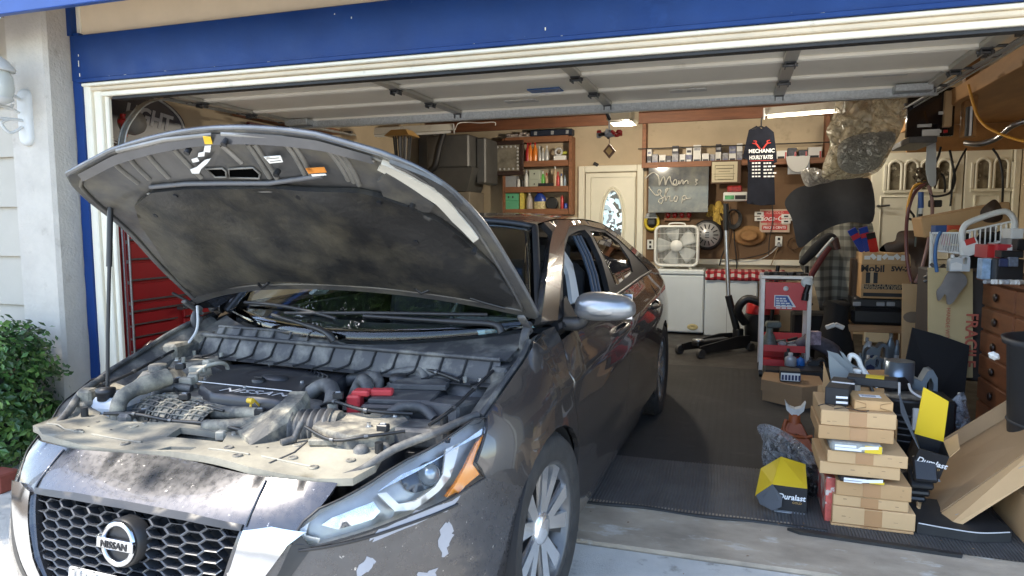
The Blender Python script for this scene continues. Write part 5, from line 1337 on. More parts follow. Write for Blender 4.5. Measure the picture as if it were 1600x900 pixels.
def fixture(name,a,b_,label,lit=0):
    c=(a+b_)/2; d=(b_-a); L_=d.length; t=thing(name,label,'light fixture',c); F=frame(c,d,(0,0,1))
    g=MB(); g.prism([(-L_/2,-.03,-.06),(-L_/2,.05,-.03),(-L_/2,.05,.03),(-L_/2,-.03,.06)],(L_,0,0)); g.xf(F); ob('reflector',g,mat('fixture_enamel',(.60,.58,.52),.4,dirt=((.36,.32,.26),.55,.8,6)),t)
    for s in (-.03,.03):
        g=MB(); g.tube([(-L_/2+.03,-.045,s),(L_/2-.03,-.045,s)],.013,8); g.xf(F); ob('tube',g,lamp_mat('lit_tube',(.8,.76,.66),.04) if lit else mat('unlit_tube',(.72,.72,.68),.3),t)
    if lit:
        for k in (-.3,0,.3): lamp_point('tube_light',F @ Vector((k*L_,-.16,.06)),lit/3,(1,.92,.78),.03,t)
    for s in (-1,1):
        g=MB(); g.box((s*(L_/2+.008),-.01,0),(.015,.11,.13),None,.004); g.xf(F); ob('end_cap',g,M_trimg,t)
fixture('strip_light',a,b_,'unlit double tube strip light hung behind the bug lantern')
fixture('strip_light',AY(1195,176,8.1),AY(1318,166,8.1),'lit strip light on the beam above the navy t-shirt',6)
cable('white_wire',[AY(711,203,8.3),AY(716,193,8.3),AY(730,191,8.4),AY(750,192,8.4),AY(772,191,8.4),AY(774,196,8.4)],.006,M_wire,'thin white wire on the beam above the picture')
x0,x1,z0,z1=RECT(600,202,645,252,7.0); cx,cy=(x0+x1)/2,7.1
t=thing('bug_lantern','hanging black bug lantern with a tan roof and grille bars','lantern',(cx,cy,z0-.05))
g=MB(); g.add([(cx-.15,cy-.15,z1-.07),(cx+.15,cy-.15,z1-.07),(cx+.15,cy+.15,z1-.07),(cx-.15,cy+.15,z1-.07),(cx-.09,cy-.09,z1),(cx+.09,cy-.09,z1),(cx+.09,cy+.09,z1),(cx-.09,cy+.09,z1)],
     [(0,1,5,4),(1,2,6,5),(2,3,7,6),(3,0,4,7),(4,5,6,7),(3,2,1,0)]); ob('roof',g,M_gold,t)
for i in range(16):
    a_=2*pi*i/16; g=MB(); g.tube([(cx+.10*cos(a_),cy+.10*sin(a_),z1-.07),(cx+.07*cos(a_),cy+.07*sin(a_),z0-.08)],.006,5); ob('bar',g,M_black,t)
g=MB(); g.lathe([(.07,z0-.10),(.08,z0-.08),(.0004,z0-.079)],(cx,cy,0),14); ob('base',g,M_black,t)
for s in (-.03,.03):
    g=MB(); g.tube([(cx+s,cy,z0-.07),(cx+s,cy,z1-.07)],.018,8); ob('tube',g,M_trimg,t)
g=MB(); g.tube([(cx+.02*cos(2*pi*i/14),cy,z1+.022+.02*sin(2*pi*i/14)) for i in range(14)],.004,5,closed=True); g.tube([(cx,cy,z1+.042),(cx,cy,z1+.35)],.003,5); ob('hanger',g,M_trimg,t)
# left wall: oval beer sign, ledges, red valve, rail
q_=AX(291,198,-4.17); c=Vector((-4.17,q_.y-.50,q_.z+.0)); Fm=frame((-4.175,c.y,c.z),(0,1,0),(0,0,1))
g=MB(); g.prism([Vector((.50*cos(2*pi*i/40),.22*sin(2*pi*i/40),0)) for i in range(40)],(0,0,-.03)); g.xf(Fm @ Matrix.Rotation(-.05,4,'Z')); o=single('beer_sign',g,mat('navy_sign',(.012,.014,.035),.3),'dark oval sign reading LIGHT high on the left wall','sign')
g=MB(); g.tube([Vector((.47*cos(2*pi*i/48),.20*sin(2*pi*i/48),.004)) for i in range(48)],.008,6,closed=True); g.xf(Fm @ Matrix.Rotation(-.05,4,'Z')); ob('rim',g,M_trimg,o)
text('LIGHT',.16,Fm @ Matrix.Rotation(-.10,4,'Z') @ Matrix.Translation((.13,.03,.003)),mat('pale_print',(.45,.45,.46),.5),o,bold=.006,shear=.2,sx=.95)
p=AX(193,190,-4.0); g=MB(); g.ball((p.x,p.y,p.z),.04,12,8,(1,1,.6)); g.tube([(p.x,p.y,p.z-.1),(p.x,p.y,p.z+.05)],.02); single('gas_valve',g,M_red,'red valve wheel on the pipe inside the left jamb','valve')
p=AX(207,192,-4.0); g=MB(); g.lathe([(.07,-.06),(.085,0),(.075,.05),(.0005,.06)],(p.x,p.y,p.z),24,rotm('Y',pi/2)); single('round_gauge',g,mat('grey_disc',(.20,.19,.18),.5,var=.2,vs=6),'round grey cover beside the oval sign','cover')
for (pa,pb_,lb) in (((385,192),(525,203),'narrow wooden ledge along the left wall behind the hood'),):
    a,b_=AX(*pa,-4.05),AX(*pb_,-4.05); g=MB(); g.bx(-4.2,-4.0,a.y,b_.y,b_.z-.05,b_.z,.004); single('wall_ledge',g,M_wood2,lb,'ledge')
a,b_=AX(390,186,-4.15),AX(470,215,-4.15); g=MB(); g.bx(-4.19,-4.15,a.y,b_.y,a.z-.28,a.z-.02,.004); single('wall_sign',g,mat('dark_red_sign',(.10,.015,.015),.5),'dark red board on the left wall behind the hood','sign')
p=AZ(500,200,2.42); g=MB(); g.bx(p.x-.16,p.x+.16,p.y,p.y+.06,2.40,2.45,.004); single('wood_block',g,mat('pale_pine',(.55,.38,.20),.6),'pale wooden block at the end of the left door track','block')
# red roller tool chest by the left wall
t=thing('tool_chest','tall red roller tool chest against the left wall','tool chest',(-4.0,3.9,0))
FX=-3.78
g=MB(); g.bx(-4.2,FX-.022,3.52,4.30,.04,1.46,.01); ob('cabinet',g,M_red,t)
zz=[AX(230,v,FX).z for v in (345,378,408,440,472)]+[AX(230,488,FX).z]
M_redd=mat('red_drawer',(.31,.010,.013),.32,var=.06,vs=5)
for a,b_ in zip(zz,zz[1:]):
    g=MB(); g.bx(FX-.02,FX,3.53,4.29,b_+.012,a-.006,.004); d_=ob('drawer',g,M_redd,t)
    g=MB(); g.bx(FX,FX+.012,3.54,4.28,b_+.012,b_+.024,.003); ob('pull_lip',g,M_dsteel,d_)
z9=zz[-1]
for k in range(6):
    for y0,y1 in ((3.53,3.93),(3.99,4.28)):
        g=MB(); g.bx(FX-.02,FX,y0,y1,z9-.085*(k+1)+.010,z9-.085*k,.003); d_=ob('drawer',g,M_redd,t)
        g=MB(); g.bx(FX,FX+.012,y0+.01,y1-.01,z9-.085*(k+1)+.010,z9-.085*(k+1)+.020,.003); ob('pull_lip',g,M_dsteel,d_)
g=MB(); p=AX(285,480,FX); g.tube([(FX+.05,p.y-.06,p.z),(FX+.05,p.y+.06,p.z+.01)],.012,8); g.bx(FX-.003,FX+.05,p.y-.05,p.y-.03,p.z-.01,p.z+.01); ob('handle',g,M_dsteel,t)
g=MB(); g.grid(lambda a,b: Vector((-3.735+.03*sin(9*a)*sin(5*b),3.56+.62*a,.50+.09*b+.03*sin(8*a))),14,6); single('plastic_sheet',g,mat('smoky_plastic',(.30,.12,.12),.15,coat=.6),'crumpled clear plastic hanging over the red chest drawers','plastic sheet')
# ---- middle: opener, ornaments, right hand shelf
x0,x1,z0,z1=RECT(947,168,991,190,7.0)
t=thing('door_opener','cream garage door opener unit hanging from the ceiling','door opener',((x0+x1)/2,7.1,z0))
g=MB(); g.bx(x0,x1,7.0,7.35,z0,z1+.05,.025); ob('housing',g,mat('cream_plastic',(.58,.54,.40),.45),t)
g=MB(); g.bx(x0+.03,x1-.03,6.955,6.998,z0+.01,z1+.02,.015); ob('light_lens',g,lamp_mat('opener_lens',(.60,.50,.34),.03),t)
lamp_point('opener_bulb',((x0+x1)/2,7.46,z0-.10),22,(1,.90,.74),.05,t)
g=MB(); g.bx((x0+x1)/2-.03,(x0+x1)/2+.03,5.3,7.0,z1+.0,z1+.04,.004); ob('rail',g,M_galv,t)
for x in (x0+.02,x1-.02):
    g=MB(); g.tube([(x,7.3,z1),(x,7.3,3.06)],.010,6); ob('hanger',g,M_dsteel,t)
g=MB(); p=AY(943,165,5.3); g.tube(cr([(p.x,5.3,p.z+.05),(p.x+.02,5.32,p.z-.05),(p.x+.04,5.35,p.z-.10)],5),.012,6); g.tube([(p.x+.02,5.32,p.z),(p.x+.06,5.6,p.z+.03)],.010,6); ob('opener_arm',g,M_black,t)
c=AY(952,209,5.9)
t=thing('mobile','small hanging mobile of grey and red trinkets above the entry door','mobile',(c.x,5.9,c.z-.1))
g=MB(); g.tube([(c.x,5.9,c.z+.02),(c.x,5.9,c.z+.2)],.008,6); ob('stem',g,M_wplas,t)
for i in range(11):
    a_=2*pi*i/11; g=MB(); g.box((c.x+.09*cos(a_),5.9+.04*sin(a_),c.z+.016*sin(3*a_)),(.04,.025,.045),rotz(a_) @ rotm('X',a_*2),.006); ob('charm',g,(M_trimg,M_black,M_greyb,M_red)[(i*7) % 4 if i % 5 else 3],t)
g=MB(); g.ball((c.x,5.9,c.z),.055,12,8,(1,.8,.6)); ob('bowl',g,M_greyb,t)
c=AY(952,236,5.9); g=MB(); g.prism([(c.x,5.89,c.z+.062),(c.x+.052,5.89,c.z),(c.x,5.89,c.z-.062),(c.x-.052,5.89,c.z)],(0,.02,0)); g.tube([(c.x,5.9,c.z+.06),(c.x,5.9,c.z+.15)],.003,5); o=single('diamond_charm',g,mat('brown_charm',(.13,.05,.02),.5),'brown diamond shaped charm hanging under the mobile','charm')
g=MB(); g.prism([(c.x,5.886,c.z+.035),(c.x+.03,5.886,c.z),(c.x,5.886,c.z-.035),(c.x-.03,5.886,c.z)],(0,.003,0)); ob('inlay',g,M_gold,o)
c=AY(931,250,BY-.06); g=MB(); g.box((c.x,BY-.05,2.20),(.07,.03,.045),rotm('Y',.5),.006); single('door_bell',g,M_black,'small black chime sitting on the entry door frame','chime')
# right hand long shelf
YR=9.28
x0,x1=AY(1003,240,YR).x,AY(1296,225,YR).x; zb0=AY(1100,254,YR).z; zt=AY(1012,205,YR).z+.06
t=thing('wall_shelf','long redwood shelf of filter boxes above the scripted sign','shelf',((x0+x1)/2,9.38,zb0),group='wooden wall shelves')
g=MB(); g.bx(x0,x1,YR,9.49,zb0-.03,zb0,.003); ob('shelf_board',g,M_wood2,t)
g=MB(); g.bx(x0,x1,YR-.02,YR-.001,zb0-.05,zb0+.02,.003); ob('shelf_lip',g,M_wood2,t)
for x in (x0,x1-.05):
    g=MB(); g.bx(x,x+.05,YR,9.49,zb0+.001,zt+.3,.003); ob('side_panel',g,M_wood2,t)
g=MB(); g.tube([(x0-.05,YR-.01,zb0+.20),(x1+.02,YR-.01,zb0+.20)],.007,6); ob('rod',g,M_black,t)
G2='small filter boxes along the long shelf'
cols=[('white',M_paper),('blue',mat('filter_blue',(.16,.17,.26),.5,var=.4,vs=40)),('grey',mat('filter_grey',(.30,.30,.32),.5,var=.4,vs=40)),('black',mat('filter_black',(.035,.035,.05),.5,var=.6,vs=40))]
xs=[(1011,1018,3),(1019,1028,2),(1030,1040,0),(1041,1049,3),(1050,1060,2),(1062,1071,0),(1072,1081,1),(1083,1095,0),(1097,1108,0),(1110,1117,2),(1118,1127,0),(1129,1138,2),(1139,1150,0),(1151,1160,2)]
order=['first','second','third','fourth','fifth','sixth','seventh','eighth','ninth','tenth','eleventh','twelfth','thirteenth','fourteenth']
yy=YR+.02
for i,(a,b_,k) in enumerate(xs):
    xa,xb=AY(a,240,yy).x,AY(b_,240,yy).x; h=.105+.012*((i*5) % 3)
    o=bxt('filter_box',xa,xb,yy,yy+.13,zb0,zb0+h,cols[k][1],f'{cols[k][0]} filter box, {order[i]} from the left in the bottom row','filter box',G2)
    g=MB(); g.bx(xa+.01,xb-.01,yy-.002,yy,zb0+.015,zb0+.045); ob('print_band',g,cols[(k+3) % 4][1],o)
    if i in (0,4,6,7,10,12,13):
        o=bxt('filter_box',xa,xb,yy+.01,yy+.13,zb0+h+.001,zb0+h+.10,cols[(k+1+i) % 4][1],f'{cols[(k + 1 + i) % 4][0]} filter box on top of the {order[i]} box of the bottom row','filter box',G2)
        g=MB(); g.bx(xa+.01,xb-.01,yy+.008,yy+.01,zb0+h+.03,zb0+h+.06); ob('print_band',g,cols[(k+2) % 4][1],o)
for i,(a,b_,k,tx) in enumerate(((1214,1230,0,'black and white'),(1231,1245,3,'black'),(1248,1262,3,'dark'),(1263,1284,0,'white and red'))):
    xa,xb=AY(a,235,yy).x,AY(b_,235,yy).x
    o=bxt('parts_box',xa,xb,yy,yy+.13,zb0,zb0+.12+.03*(i % 2),cols[k][1],f'{tx} parts box on the long shelf right of the t-shirt','box','parts boxes right of the t-shirt')
    g=MB(); g.bx(xa+.01,xb-.03,yy-.002,yy,zb0+.02,zb0+.05); ob('print_band',g,M_ink if k==0 else M_winkp,o)
    g=MB(); g.bx(xb-.025,xb-.004,yy-.002,yy,zb0+.01,zb0+.10); ob('print_band',g,M_red,o)
# sign with bent tube lettering
def zs(x,y,yy): return AY(1005+x*110/1165,255+y*85/900,yy)
YG=9.27
x0,x1,z0,z1=RECT(1013,259,1107,332,YG)
def sigmat():
    m=mat('smoked_panel',(.055,.065,.085),.10,coat=.5,var=.5,vs=1.6,dirt=((.20,.20,.17),.42,.62,1.7)); return m
g=MB(); g.bx(x0,x1,YG,YG+.012,z0,z1,.003); sg_=single('script_sign',g,sigmat(),'smoky clear panel sign with two lines of looping tube script','sign')
M_tubeg=mat('glass_tubing',(.50,.49,.44),.25,coat=.5)
for pts in ([(35,260),(100,195),(170,155),(230,190),(262,250),(270,370),(300,290),(345,225),(365,300),(370,365),(395,290),(440,222),(460,300),(500,365),(545,345),(555,285),(520,280),(500,330),(540,370),(580,340),(590,285),(605,350),(640,285),(660,290),(665,350),(700,300),(735,290),(745,345)],
            [(860,265),(905,280),(870,300),(890,340),(860,365)],[(95,390),(160,480),(230,540),(300,480),(270,440),(240,480),(300,540),(330,610),(300,665),(262,640),(270,600),(340,570),(385,480),(410,430),(390,420),(370,500),(375,630),(400,570),(440,550),(450,620),(500,620),(540,545),(575,570),(550,630),(505,610),(520,560)],
            [(640,665),(650,600),(650,560),(690,540),(715,570),(690,610),(655,610),(720,590),(790,580)]):
    g=MB(); g.tube(cr([Vector((zs(a,b,YG).x,YG-.018,zs(a,b,YG).z)) for a,b in pts],5),.0085,6); ob('script',g,M_tubeg,sg_)
# certificate
x0,x1,z0,z1=RECT(1111,251,1158,287,9.26); g=MB(); g.bx(x0,x1,9.25,9.27,z0,z1,.005); o=single('certificate',g,mat('frame_brown',(.09,.045,.02),.45),'framed cream certificate right of the script sign','certificate')
g=MB(); g.bx(x0+.012,x1-.045,9.244,9.25,z0+.02,z1-.015); pp=ob('paper',g,mat('cream_paper',(.62,.55,.38),.7),o)
xa,xb,za,zb_=x0+.05,x1-.09,z0+.05,z1-.06
g=MB(); g.tube([(xa,9.2435,za),(xb,9.2435,za),(xb,9.2435,zb_),(xa,9.2435,zb_)],.004,4,closed=True); ob('border',g,mat('olive_print',(.12,.10,.05),.6),pp)
for k,(w_,s) in enumerate(((.10,.018),(.07,.01),(.13,.008),(.12,.008),(.08,.008))):
    g=MB(); g.bx((xa+xb)/2-w_,(xa+xb)/2+w_,9.2425,9.2438,zb_-.045-.032*k,zb_-.045-.032*k+s*.6); ob('print_line',g,mat('olive_print',(1,1,1)),pp)
# t-shirt on its hanger
YT=8.62
def ts(px,py): q=AY(px,py,YT); return (q.x,q.z)
out=[ts(1182,196),ts(1170,203),ts(1165,225),ts(1160,246),ts(1168,249),ts(1169,270),ts(1167,318),ts(1190,321),ts(1211,320),ts(1210,280),ts(1209,255),ts(1214,253),ts(1212,230),ts(1209,207),ts(1197,197),ts(1190,201)]
def tf(a,b): return Vector((a,YT+.02*sin(a*14)+.012*sin(b*9+a*22),b)),Vector((0,-1,0))
g=MB(); patch(g,tf,out,(),.04,ret=.05); patch(g,lambda a,b: (tf(a,b)[0]+Vector((0,.05,0)),Vector((0,1,0))),out,(),.05)
o=single('t_shirt',g,M_fab,'navy t-shirt printed MECHANIC HOURLY RATES on a hanger','t-shirt')
g=MB(); q=AY(1190,186,YT); g.tube(cr([(q.x,YT+.03,q.z-.09),(q.x,YT+.03,q.z),(q.x+.02,YT+.03,q.z+.03),(q.x+.035,YT+.03,q.z+.01)],5),.008,6); a,b_=ts(1172,203),ts(1207,207); g.tube([(a[0],YT+.03,a[1]),(q.x,YT+.03,q.z-.08),(b_[0],YT+.03,b_[1])],.012,6); single('hanger',g,M_black,'black clothes hanger holding the navy t-shirt','hanger')
def sh(px,py): q=AY(px,py,YT-.035); return q
for s,px,py,sz,mt in (('MECHANIC',1190,236,.060,M_winkp),('HOURLY RATES',1189,246,.060,M_winkp)):
    q=sh(px,py); text(s,sz,FRONT(q.x,q.y,q.z),mt,o,bold=.002,sx=.92 if len(s)<10 else .60)
q=sh(1190,226)
for s in (-1,1):
    g=MB(); g.tube(cr([(q.x+s*.015,q.y,q.z-.05),(q.x+s*.05,q.y,q.z),(q.x+s*.075,q.y,q.z+.02)],4),.010,5); g.tube(cr([(q.x+s*.09,q.y,q.z+.045),(q.x+s*.06,q.y,q.z+.04),(q.x+s*.07,q.y,q.z+.015),(q.x+s*.10,q.y,q.z+.02)],4),.007,5); ob('wrench_print',g,M_redink,o)
g=MB(); q=sh(1190,251); g.bx(q.x-.13,q.x+.13,q.y,q.y+.002,q.z-.003,q.z+.003); ob('print_line',g,M_redink,o)
for k in range(5):
    for x_,w_ in ((1175,.10),(1193,(.09,.14,.10,.15,.13)[k])):
        q=sh(x_,255+5.2*k); g=MB(); n_=3
        for j in range(n_): g.bx(q.x+w_*j/n_,q.x+w_*(j+.75)/n_,q.y,q.y+.002,q.z-.008,q.z+.008)
        ob('print_line',g,M_winkp,o)
# papers, white plate
x0,x1,z0,z1=RECT(1231,246,1265,272,9.2); g=MB(); g.bx(x0,x1,9.2,9.212,z0,z1,.002); single('paper_card',g,M_greyb,'grey card pinned under the right end of the long shelf','card')
g=MB(); c=AY(1247,244,9.18); g.prism([(c.x+.135*cos(a_),9.18,c.z+.19*sin(a_)*1.0) for a_ in [pi+pi*i/16 for i in range(17)]],(0,.012,0)); single('paper_plate',g,M_paper,'white half round paper plate hung over the grey card','plate')
# radio / charger with a green face
x0,x1,z0,z1=RECT(1130,300,1168,314,9.05); g=MB(); g.bx(x0,x1,9.05,9.2,z0,z1,.012); o=single('battery_charger',g,M_wplas,'white charger with a green panel on the wall','charger')
g=MB(); g.bx(x0+.02,x0+.13,9.044,9.05,z0+.02,z1-.04); ob('panel',g,mat('green_panel',(.08,.32,.12),.4,var=.4,vs=40),o); g=MB(); g.bx(x0+.14,x1-.02,9.044,9.05,z0+.02,z1-.04); ob('panel',g,M_ink,o)
x0,x1,z0,z1=RECT(1136,290,1160,299,9.05); g=MB(); g.bx(x0,x1,9.06,9.2,z0-.01,z1,.015); single('red_case',g,mat('red_case',(.30,.02,.02),.4,var=.5,vs=30),'small red and black case on top of the white charger','case')
# small things on the brown board
yb=9.46
x0,x1,z0,z1=RECT(1038,330,1078,352,yb); o=bxt('tool_rack',x0,x1,yb-.02,yb,z0+.06,z1,M_wood2,'small red brown rack under the script sign','rack')
for i in range(4):
    g=MB(); g.ball((x0+.05+i*.09,yb-.04,z1-.05),.04,10,6,(.8,.5,1)); ob('red_grip',g,M_red if i % 2 else M_redb,o)
p=AY(1019,347,yb); t=thing('headlamp_strap','yellow and black headlamp hung beside the door frame','headlamp',(p.x,yb,p.z))
g=MB(); g.tube([(p.x+.085*cos(2*pi*i/20),yb-.03,p.z+.10*sin(2*pi*i/20)) for i in range(20)],.022,6,closed=True); ob('strap',g,mat('yellow_strap',(.60,.45,.03),.6),t)
g=MB(); g.box((p.x,yb-.05,p.z),(.12,.05,.10),None,.02); ob('lamp',g,M_black,t); g=MB(); g.prism([(p.x-.10,yb-.05,p.z+.05),(p.x+.08,yb-.05,p.z+.05),(p.x+.04,yb-.05,p.z+.12),(p.x-.06,yb-.05,p.z+.12)],(0,.03,0)); ob('visor',g,M_greyb,t)
for i,(px,py,dx) in enumerate(((1112,326,-.02),(1123,321,.02),(1120,338,.01))):
    p=AY(px,py,yb); g=MB()
    g.ball((p.x,yb-.03,p.z),.055,10,8,(.85,.5,1.1))
    for j in range(4): g.tube([(p.x-.035+.022*j,yb-.035,p.z-.02),(p.x-.04+.026*j+dx,yb-.04,p.z-.10-.01*(j % 2))],.012,6)
    g.tube([(p.x+.04,yb-.03,p.z),(p.x+.07,yb-.04,p.z-.05)],.013,6)
    single('work_glove',g,mat('yellow_leather',(.48,.32,.06),.7,var=.2,vs=20),('left yellow work glove of the three on the board','upper right yellow work glove of the three on the board','lowest yellow work glove of the three on the board')[i],'glove','yellow work gloves')
p=AY(1146,340,yb)
g=MB()
for k in range(5): g.tube([(p.x+(.07+.008*k)*cos(2*pi*i/22+k),yb-.03-.01*k,p.z+(.10+.006*k)*sin(2*pi*i/22+k)-.005*k) for i in range(22)],.009,6,closed=True)
single('cable_coil',g,M_black,'coiled black cable hung above the wall hat','cable coil')
for k,pts in enumerate((((1140,352),(1136,380),(1128,400),(1124,415)),((1146,352),(1148,380),(1151,405),(1151,420)),((1137,318),(1140,340),(1142,352)))):
    cable('cable',[Vector((AY(a,b,yb-.02).x,yb-.03,AY(a,b,yb-.02).z)) for a,b in pts],.008,M_black,('black cord hanging left of the jack handle','black cord hanging straight down below the coil','short black cord under the white charger')[k])
# straw hat
p=AY(1170,368,yb); g=MB(); Rh=rotm('X',pi/2)
g.lathe([(.19,.0),(.195,.012),(.16,.02),(.105,.03),(.10,.09),(.085,.105),(.05,.095),(.0005,.092)],(p.x,yb,p.z),28,Rh,True,1.05,.66); o=single('straw_hat',g,mat('straw',(.30,.16,.06),.75,var=.12,vs=25,bump=.2,bs=90),'tan straw hat hanging on the brown board','hat')
g=MB(); g.lathe([(.108,.03),(.107,.045)],(p.x,yb,p.z),28,Rh,True,1.05,.66,False); ob('band',g,mat('dark_band',(.10,.05,.02),.7),o)
# red drink sign
x0,x1,z0,z1=RECT(1187,327,1234,363,yb); g=MB(); g.bx(x0,x1,yb-.02,yb-.008,z0,z1,.002); o=single('drink_sign',g,mat('sign_cream',(.52,.40,.30),.5,var=.12,vs=12),'red and cream soft drink tin sign on the brown board','sign')
g=MB(); g.bx(x0+.015,x1-.01,yb-.024,yb-.0205,z1-.17,z1-.02); ob('red_field',g,mat('sign_red',(.50,.05,.05),.45,var=.15,vs=15),o); g=MB(); g.bx(x0+.03,x1-.03,yb-.024,yb-.0205,z0+.03,z0+.09); ob('red_field',g,mat('sign_red',(.5,.05,.05)),o)
cxx=(x0+x1)/2
for s,zz_,sz,mt,shx in (('ICE COLD',z1-.045,.045,mat('sign_pink',(.65,.35,.30),.5),0),('Coca-Cola',z1-.115,.095,M_winkp,.35),('SOLD HERE',(z0+z1)/2-.04,.035,mat('sign_red',(1,1,1)),0),('PRICE 5 CENTS',z0+.06,.040,M_winkp,0)):
    text(s,sz,FRONT(cxx,yb-.0255,zz_),mt,o,bold=.001,shear=shx)
for (px,py,lb) in ((1186,340,'left of'),(1228,344,'right of')):
    for k in (0,1):
        q=AY(px,py-6+k*8,yb); g=MB(); g.box((q.x,yb-.03,q.z),(.11,.01,.055),None,.003); o=single('name_plate',g,M_paper,f'{("upper", "lower")[k]} small white tag {lb} the drink sign','tag','white tags by the drink sign'); g=MB(); g.box((q.x,yb-.037,q.z),(.05,.004,.018)); ob('print_line',g,M_ink,o)
for (px,py,lb) in ((1217,377,'white power socket under the drink sign with a plug in it'),(1016,382,'cream power socket left of the box fan')):
    q=AY(px,py,yb); g=MB(); g.box((q.x,yb+.012,q.z),(.085,.02,.13),None,.006); o=single('power_socket',g,M_wplas,lb,'socket');
    for dz in (-.03,.03):
        g=MB(); g.box((q.x,yb,q.z+dz),(.03,.008,.035),None,.003); ob('outlet',g,M_ink,o)
q=AY(1217,383,yb-.04); g=MB(); g.box((q.x,yb-.025,q.z),(.05,.05,.045),None,.008); single('plug',g,M_greyb,'grey plug pushed into the socket under the drink sign','plug')
for k,(pts,mt) in enumerate(((((1215,385),(1205,395),(1190,404),(1170,408),(1145,408),(1130,407)),M_trimg),(((1213,384),(1196,396),(1160,404),(1125,408)),M_black),(((1206,318),(1207,345),(1202,375),(1201,398)),M_black),(((1215,386),(1210,400),(1204,415)),mat('tan_cord',(.25,.17,.09),.6)))):
    cable('cable',[Vector((AY(a,b,yb).x,yb-.02-.01*k,AY(a,b,yb).z)) for a,b in pts],.006,mt,('pale cord sagging from the socket to the left','black cord sagging below the hat','black cord hanging in front of the drink sign','tan cord hanging from the socket')[k])
q=AY(1240,381,yb); g=MB()
for i in range(20): a_=2*pi*i/20; g.ball((q.x+.07*cos(a_),yb-.02,q.z+.075*sin(a_)),.011,6,5)
single('bead_bracelet',g,mat('brown_beads',(.08,.04,.02),.4),'ring of dark beads hanging beside the charcoal cloth','beads')
# round wheel cover
p=AY(1105,367,yb-.05); t=thing('speaker_cover','round silver grille in a black ring behind the box fan','wheel cover',(p.x,yb,p.z))
g=MB(); g.lathe([(.185,-.03),(.20,0),(.185,.03),(.16,.03)],(p.x,yb-.04,p.z),30,Rh); ob('rim',g,M_black,t)
g=MB(); g.lathe([(.16,.032),(.155,.045),(.0005,.05)],(p.x,yb-.04,p.z),30,Rh); ob('face',g,mat('silver_face',(.42,.42,.42),.35,metal=.3),t)
for i in range(14):
    a_=2*pi*i/14; g=MB(); g.box((p.x+.11*cos(a_),yb-.092,p.z+.11*sin(a_)),(.06,.008,.014),rotm('Y',-a_)); ob('slot',g,M_ink,t)
for k in range(3):
    g=MB(); g.box((p.x,yb-.094,p.z-.03+.03*k),(.05,.008,.012)); ob('slot',g,M_ink,t)
# ---- freezers with fan and cloth
zf=.80
t=thing('chest_freezer','white chest freezer under the box fan','freezer',(-.66,9.15,0),group='white freezers')
xa,xb,xc=AY(1026,470,8.85).x,AY(1100,470,8.85).x,AY(1184,470,8.85).x
M_frz=mat('freezer_enamel',(.62,.66,.66),.3,var=.05,vs=2.5)
g=MB(); g.bx(xa,xb-.003,8.85,9.44,.03,zf-.05,.015); ob('cabinet',g,M_frz,t); g=MB(); g.bx(xa-.005,xb-.004,8.84,9.44,zf-.045,zf+.02,.015); ob('lid',g,M_frz,t)
q=AY(1082,511,8.85); g=MB(); g.lathe([(.045,0),(.04,.006),(.015,.008),(.012,.004),(.0005,.004)],(q.x,8.849,q.z),20,Rh,True,1.5,.9); ob('drain_plug',g,mat('yellowed_plastic',(.50,.42,.20),.5),t)
t=thing('chest_freezer','white freezer cabinet under the red gingham cloth','freezer',(-.05,9.15,0),group='white freezers')
g=MB(); g.bx(xb+.003,xc,8.87,9.44,.0,zf-.07,.015); ob('cabinet',g,M_frz,t); g=MB(); g.bx(xb+.002,xc+.003,8.86,9.44,zf-.065,zf,.012); ob('lid',g,M_frz,t); g=MB(); g.bx(xb+.27,xb+.276,8.868,8.872,.03,zf-.08); ob('seam',g,M_greyb,t)
def gingham():
    m=bpy.data.materials.new('red_gingham'); m.use_nodes=True; n=m.node_tree.nodes; L=m.node_tree.links; b=n['Principled BSDF']; b.inputs['Roughness'].default_value=.9
    tc=n.new('ShaderNodeTexCoord'); sp=n.new('ShaderNodeSeparateXYZ'); L.new(tc.outputs['Object'],sp.inputs[0])
    def st(o,off=0):
        a=n.new('ShaderNodeMath'); a.operation='MULTIPLY_ADD'; L.new(o,a.inputs[0]); a.inputs[1].default_value=12.5; a.inputs[2].default_value=100.1+off
        c=n.new('ShaderNodeMath'); c.operation='FRACT'; L.new(a.outputs[0],c.inputs[0]); d=n.new('ShaderNodeMath'); d.operation='GREATER_THAN'; L.new(c.outputs[0],d.inputs[0]); d.inputs[1].default_value=.5; return d.outputs[0]
    e=n.new('ShaderNodeMath'); e.operation='ADD'; L.new(st(sp.outputs[0]),e.inputs[0])
    zsum=n.new('ShaderNodeMath'); zsum.operation='SUBTRACT'; L.new(sp.outputs[2],zsum.inputs[0]); L.new(sp.outputs[1],zsum.inputs[1]); L.new(st(zsum.outputs[0],.3),e.inputs[1])
    h=n.new('ShaderNodeMath'); h.operation='MULTIPLY'; L.new(e.outputs[0],h.inputs[0]); h.inputs[1].default_value=.5
    r=n.new('ShaderNodeValToRGB'); r.color_ramp.interpolation='CONSTANT'; L.new(h.outputs[0],r.inputs[0]); el=r.color_ramp.elements
    el[0].color=(.60,.55,.50,1); el[1].position=.4; el[1].color=(.36,.03,.04,1); z=el.new(.8); z.color=(.14,.004,.008,1)
    L.new(r.outputs[0],b.inputs['Base Color']); return m
g=MB(); xe=AY(1228,420,8.84).x
g.grid(lambda a,b: Vector((xb+.01+(xe-xb)*a,8.845+(.5*(1-min(1,b*2)) if b<.5 else -.008*sin(30*a)),(zf+.006) if b<.5 else zf+.006-.11*(b-.5)*2)),40,9)
single('gingham_cloth',g,gingham(),'red and white gingham cloth draped over the freezer front','cloth',solid=.003)
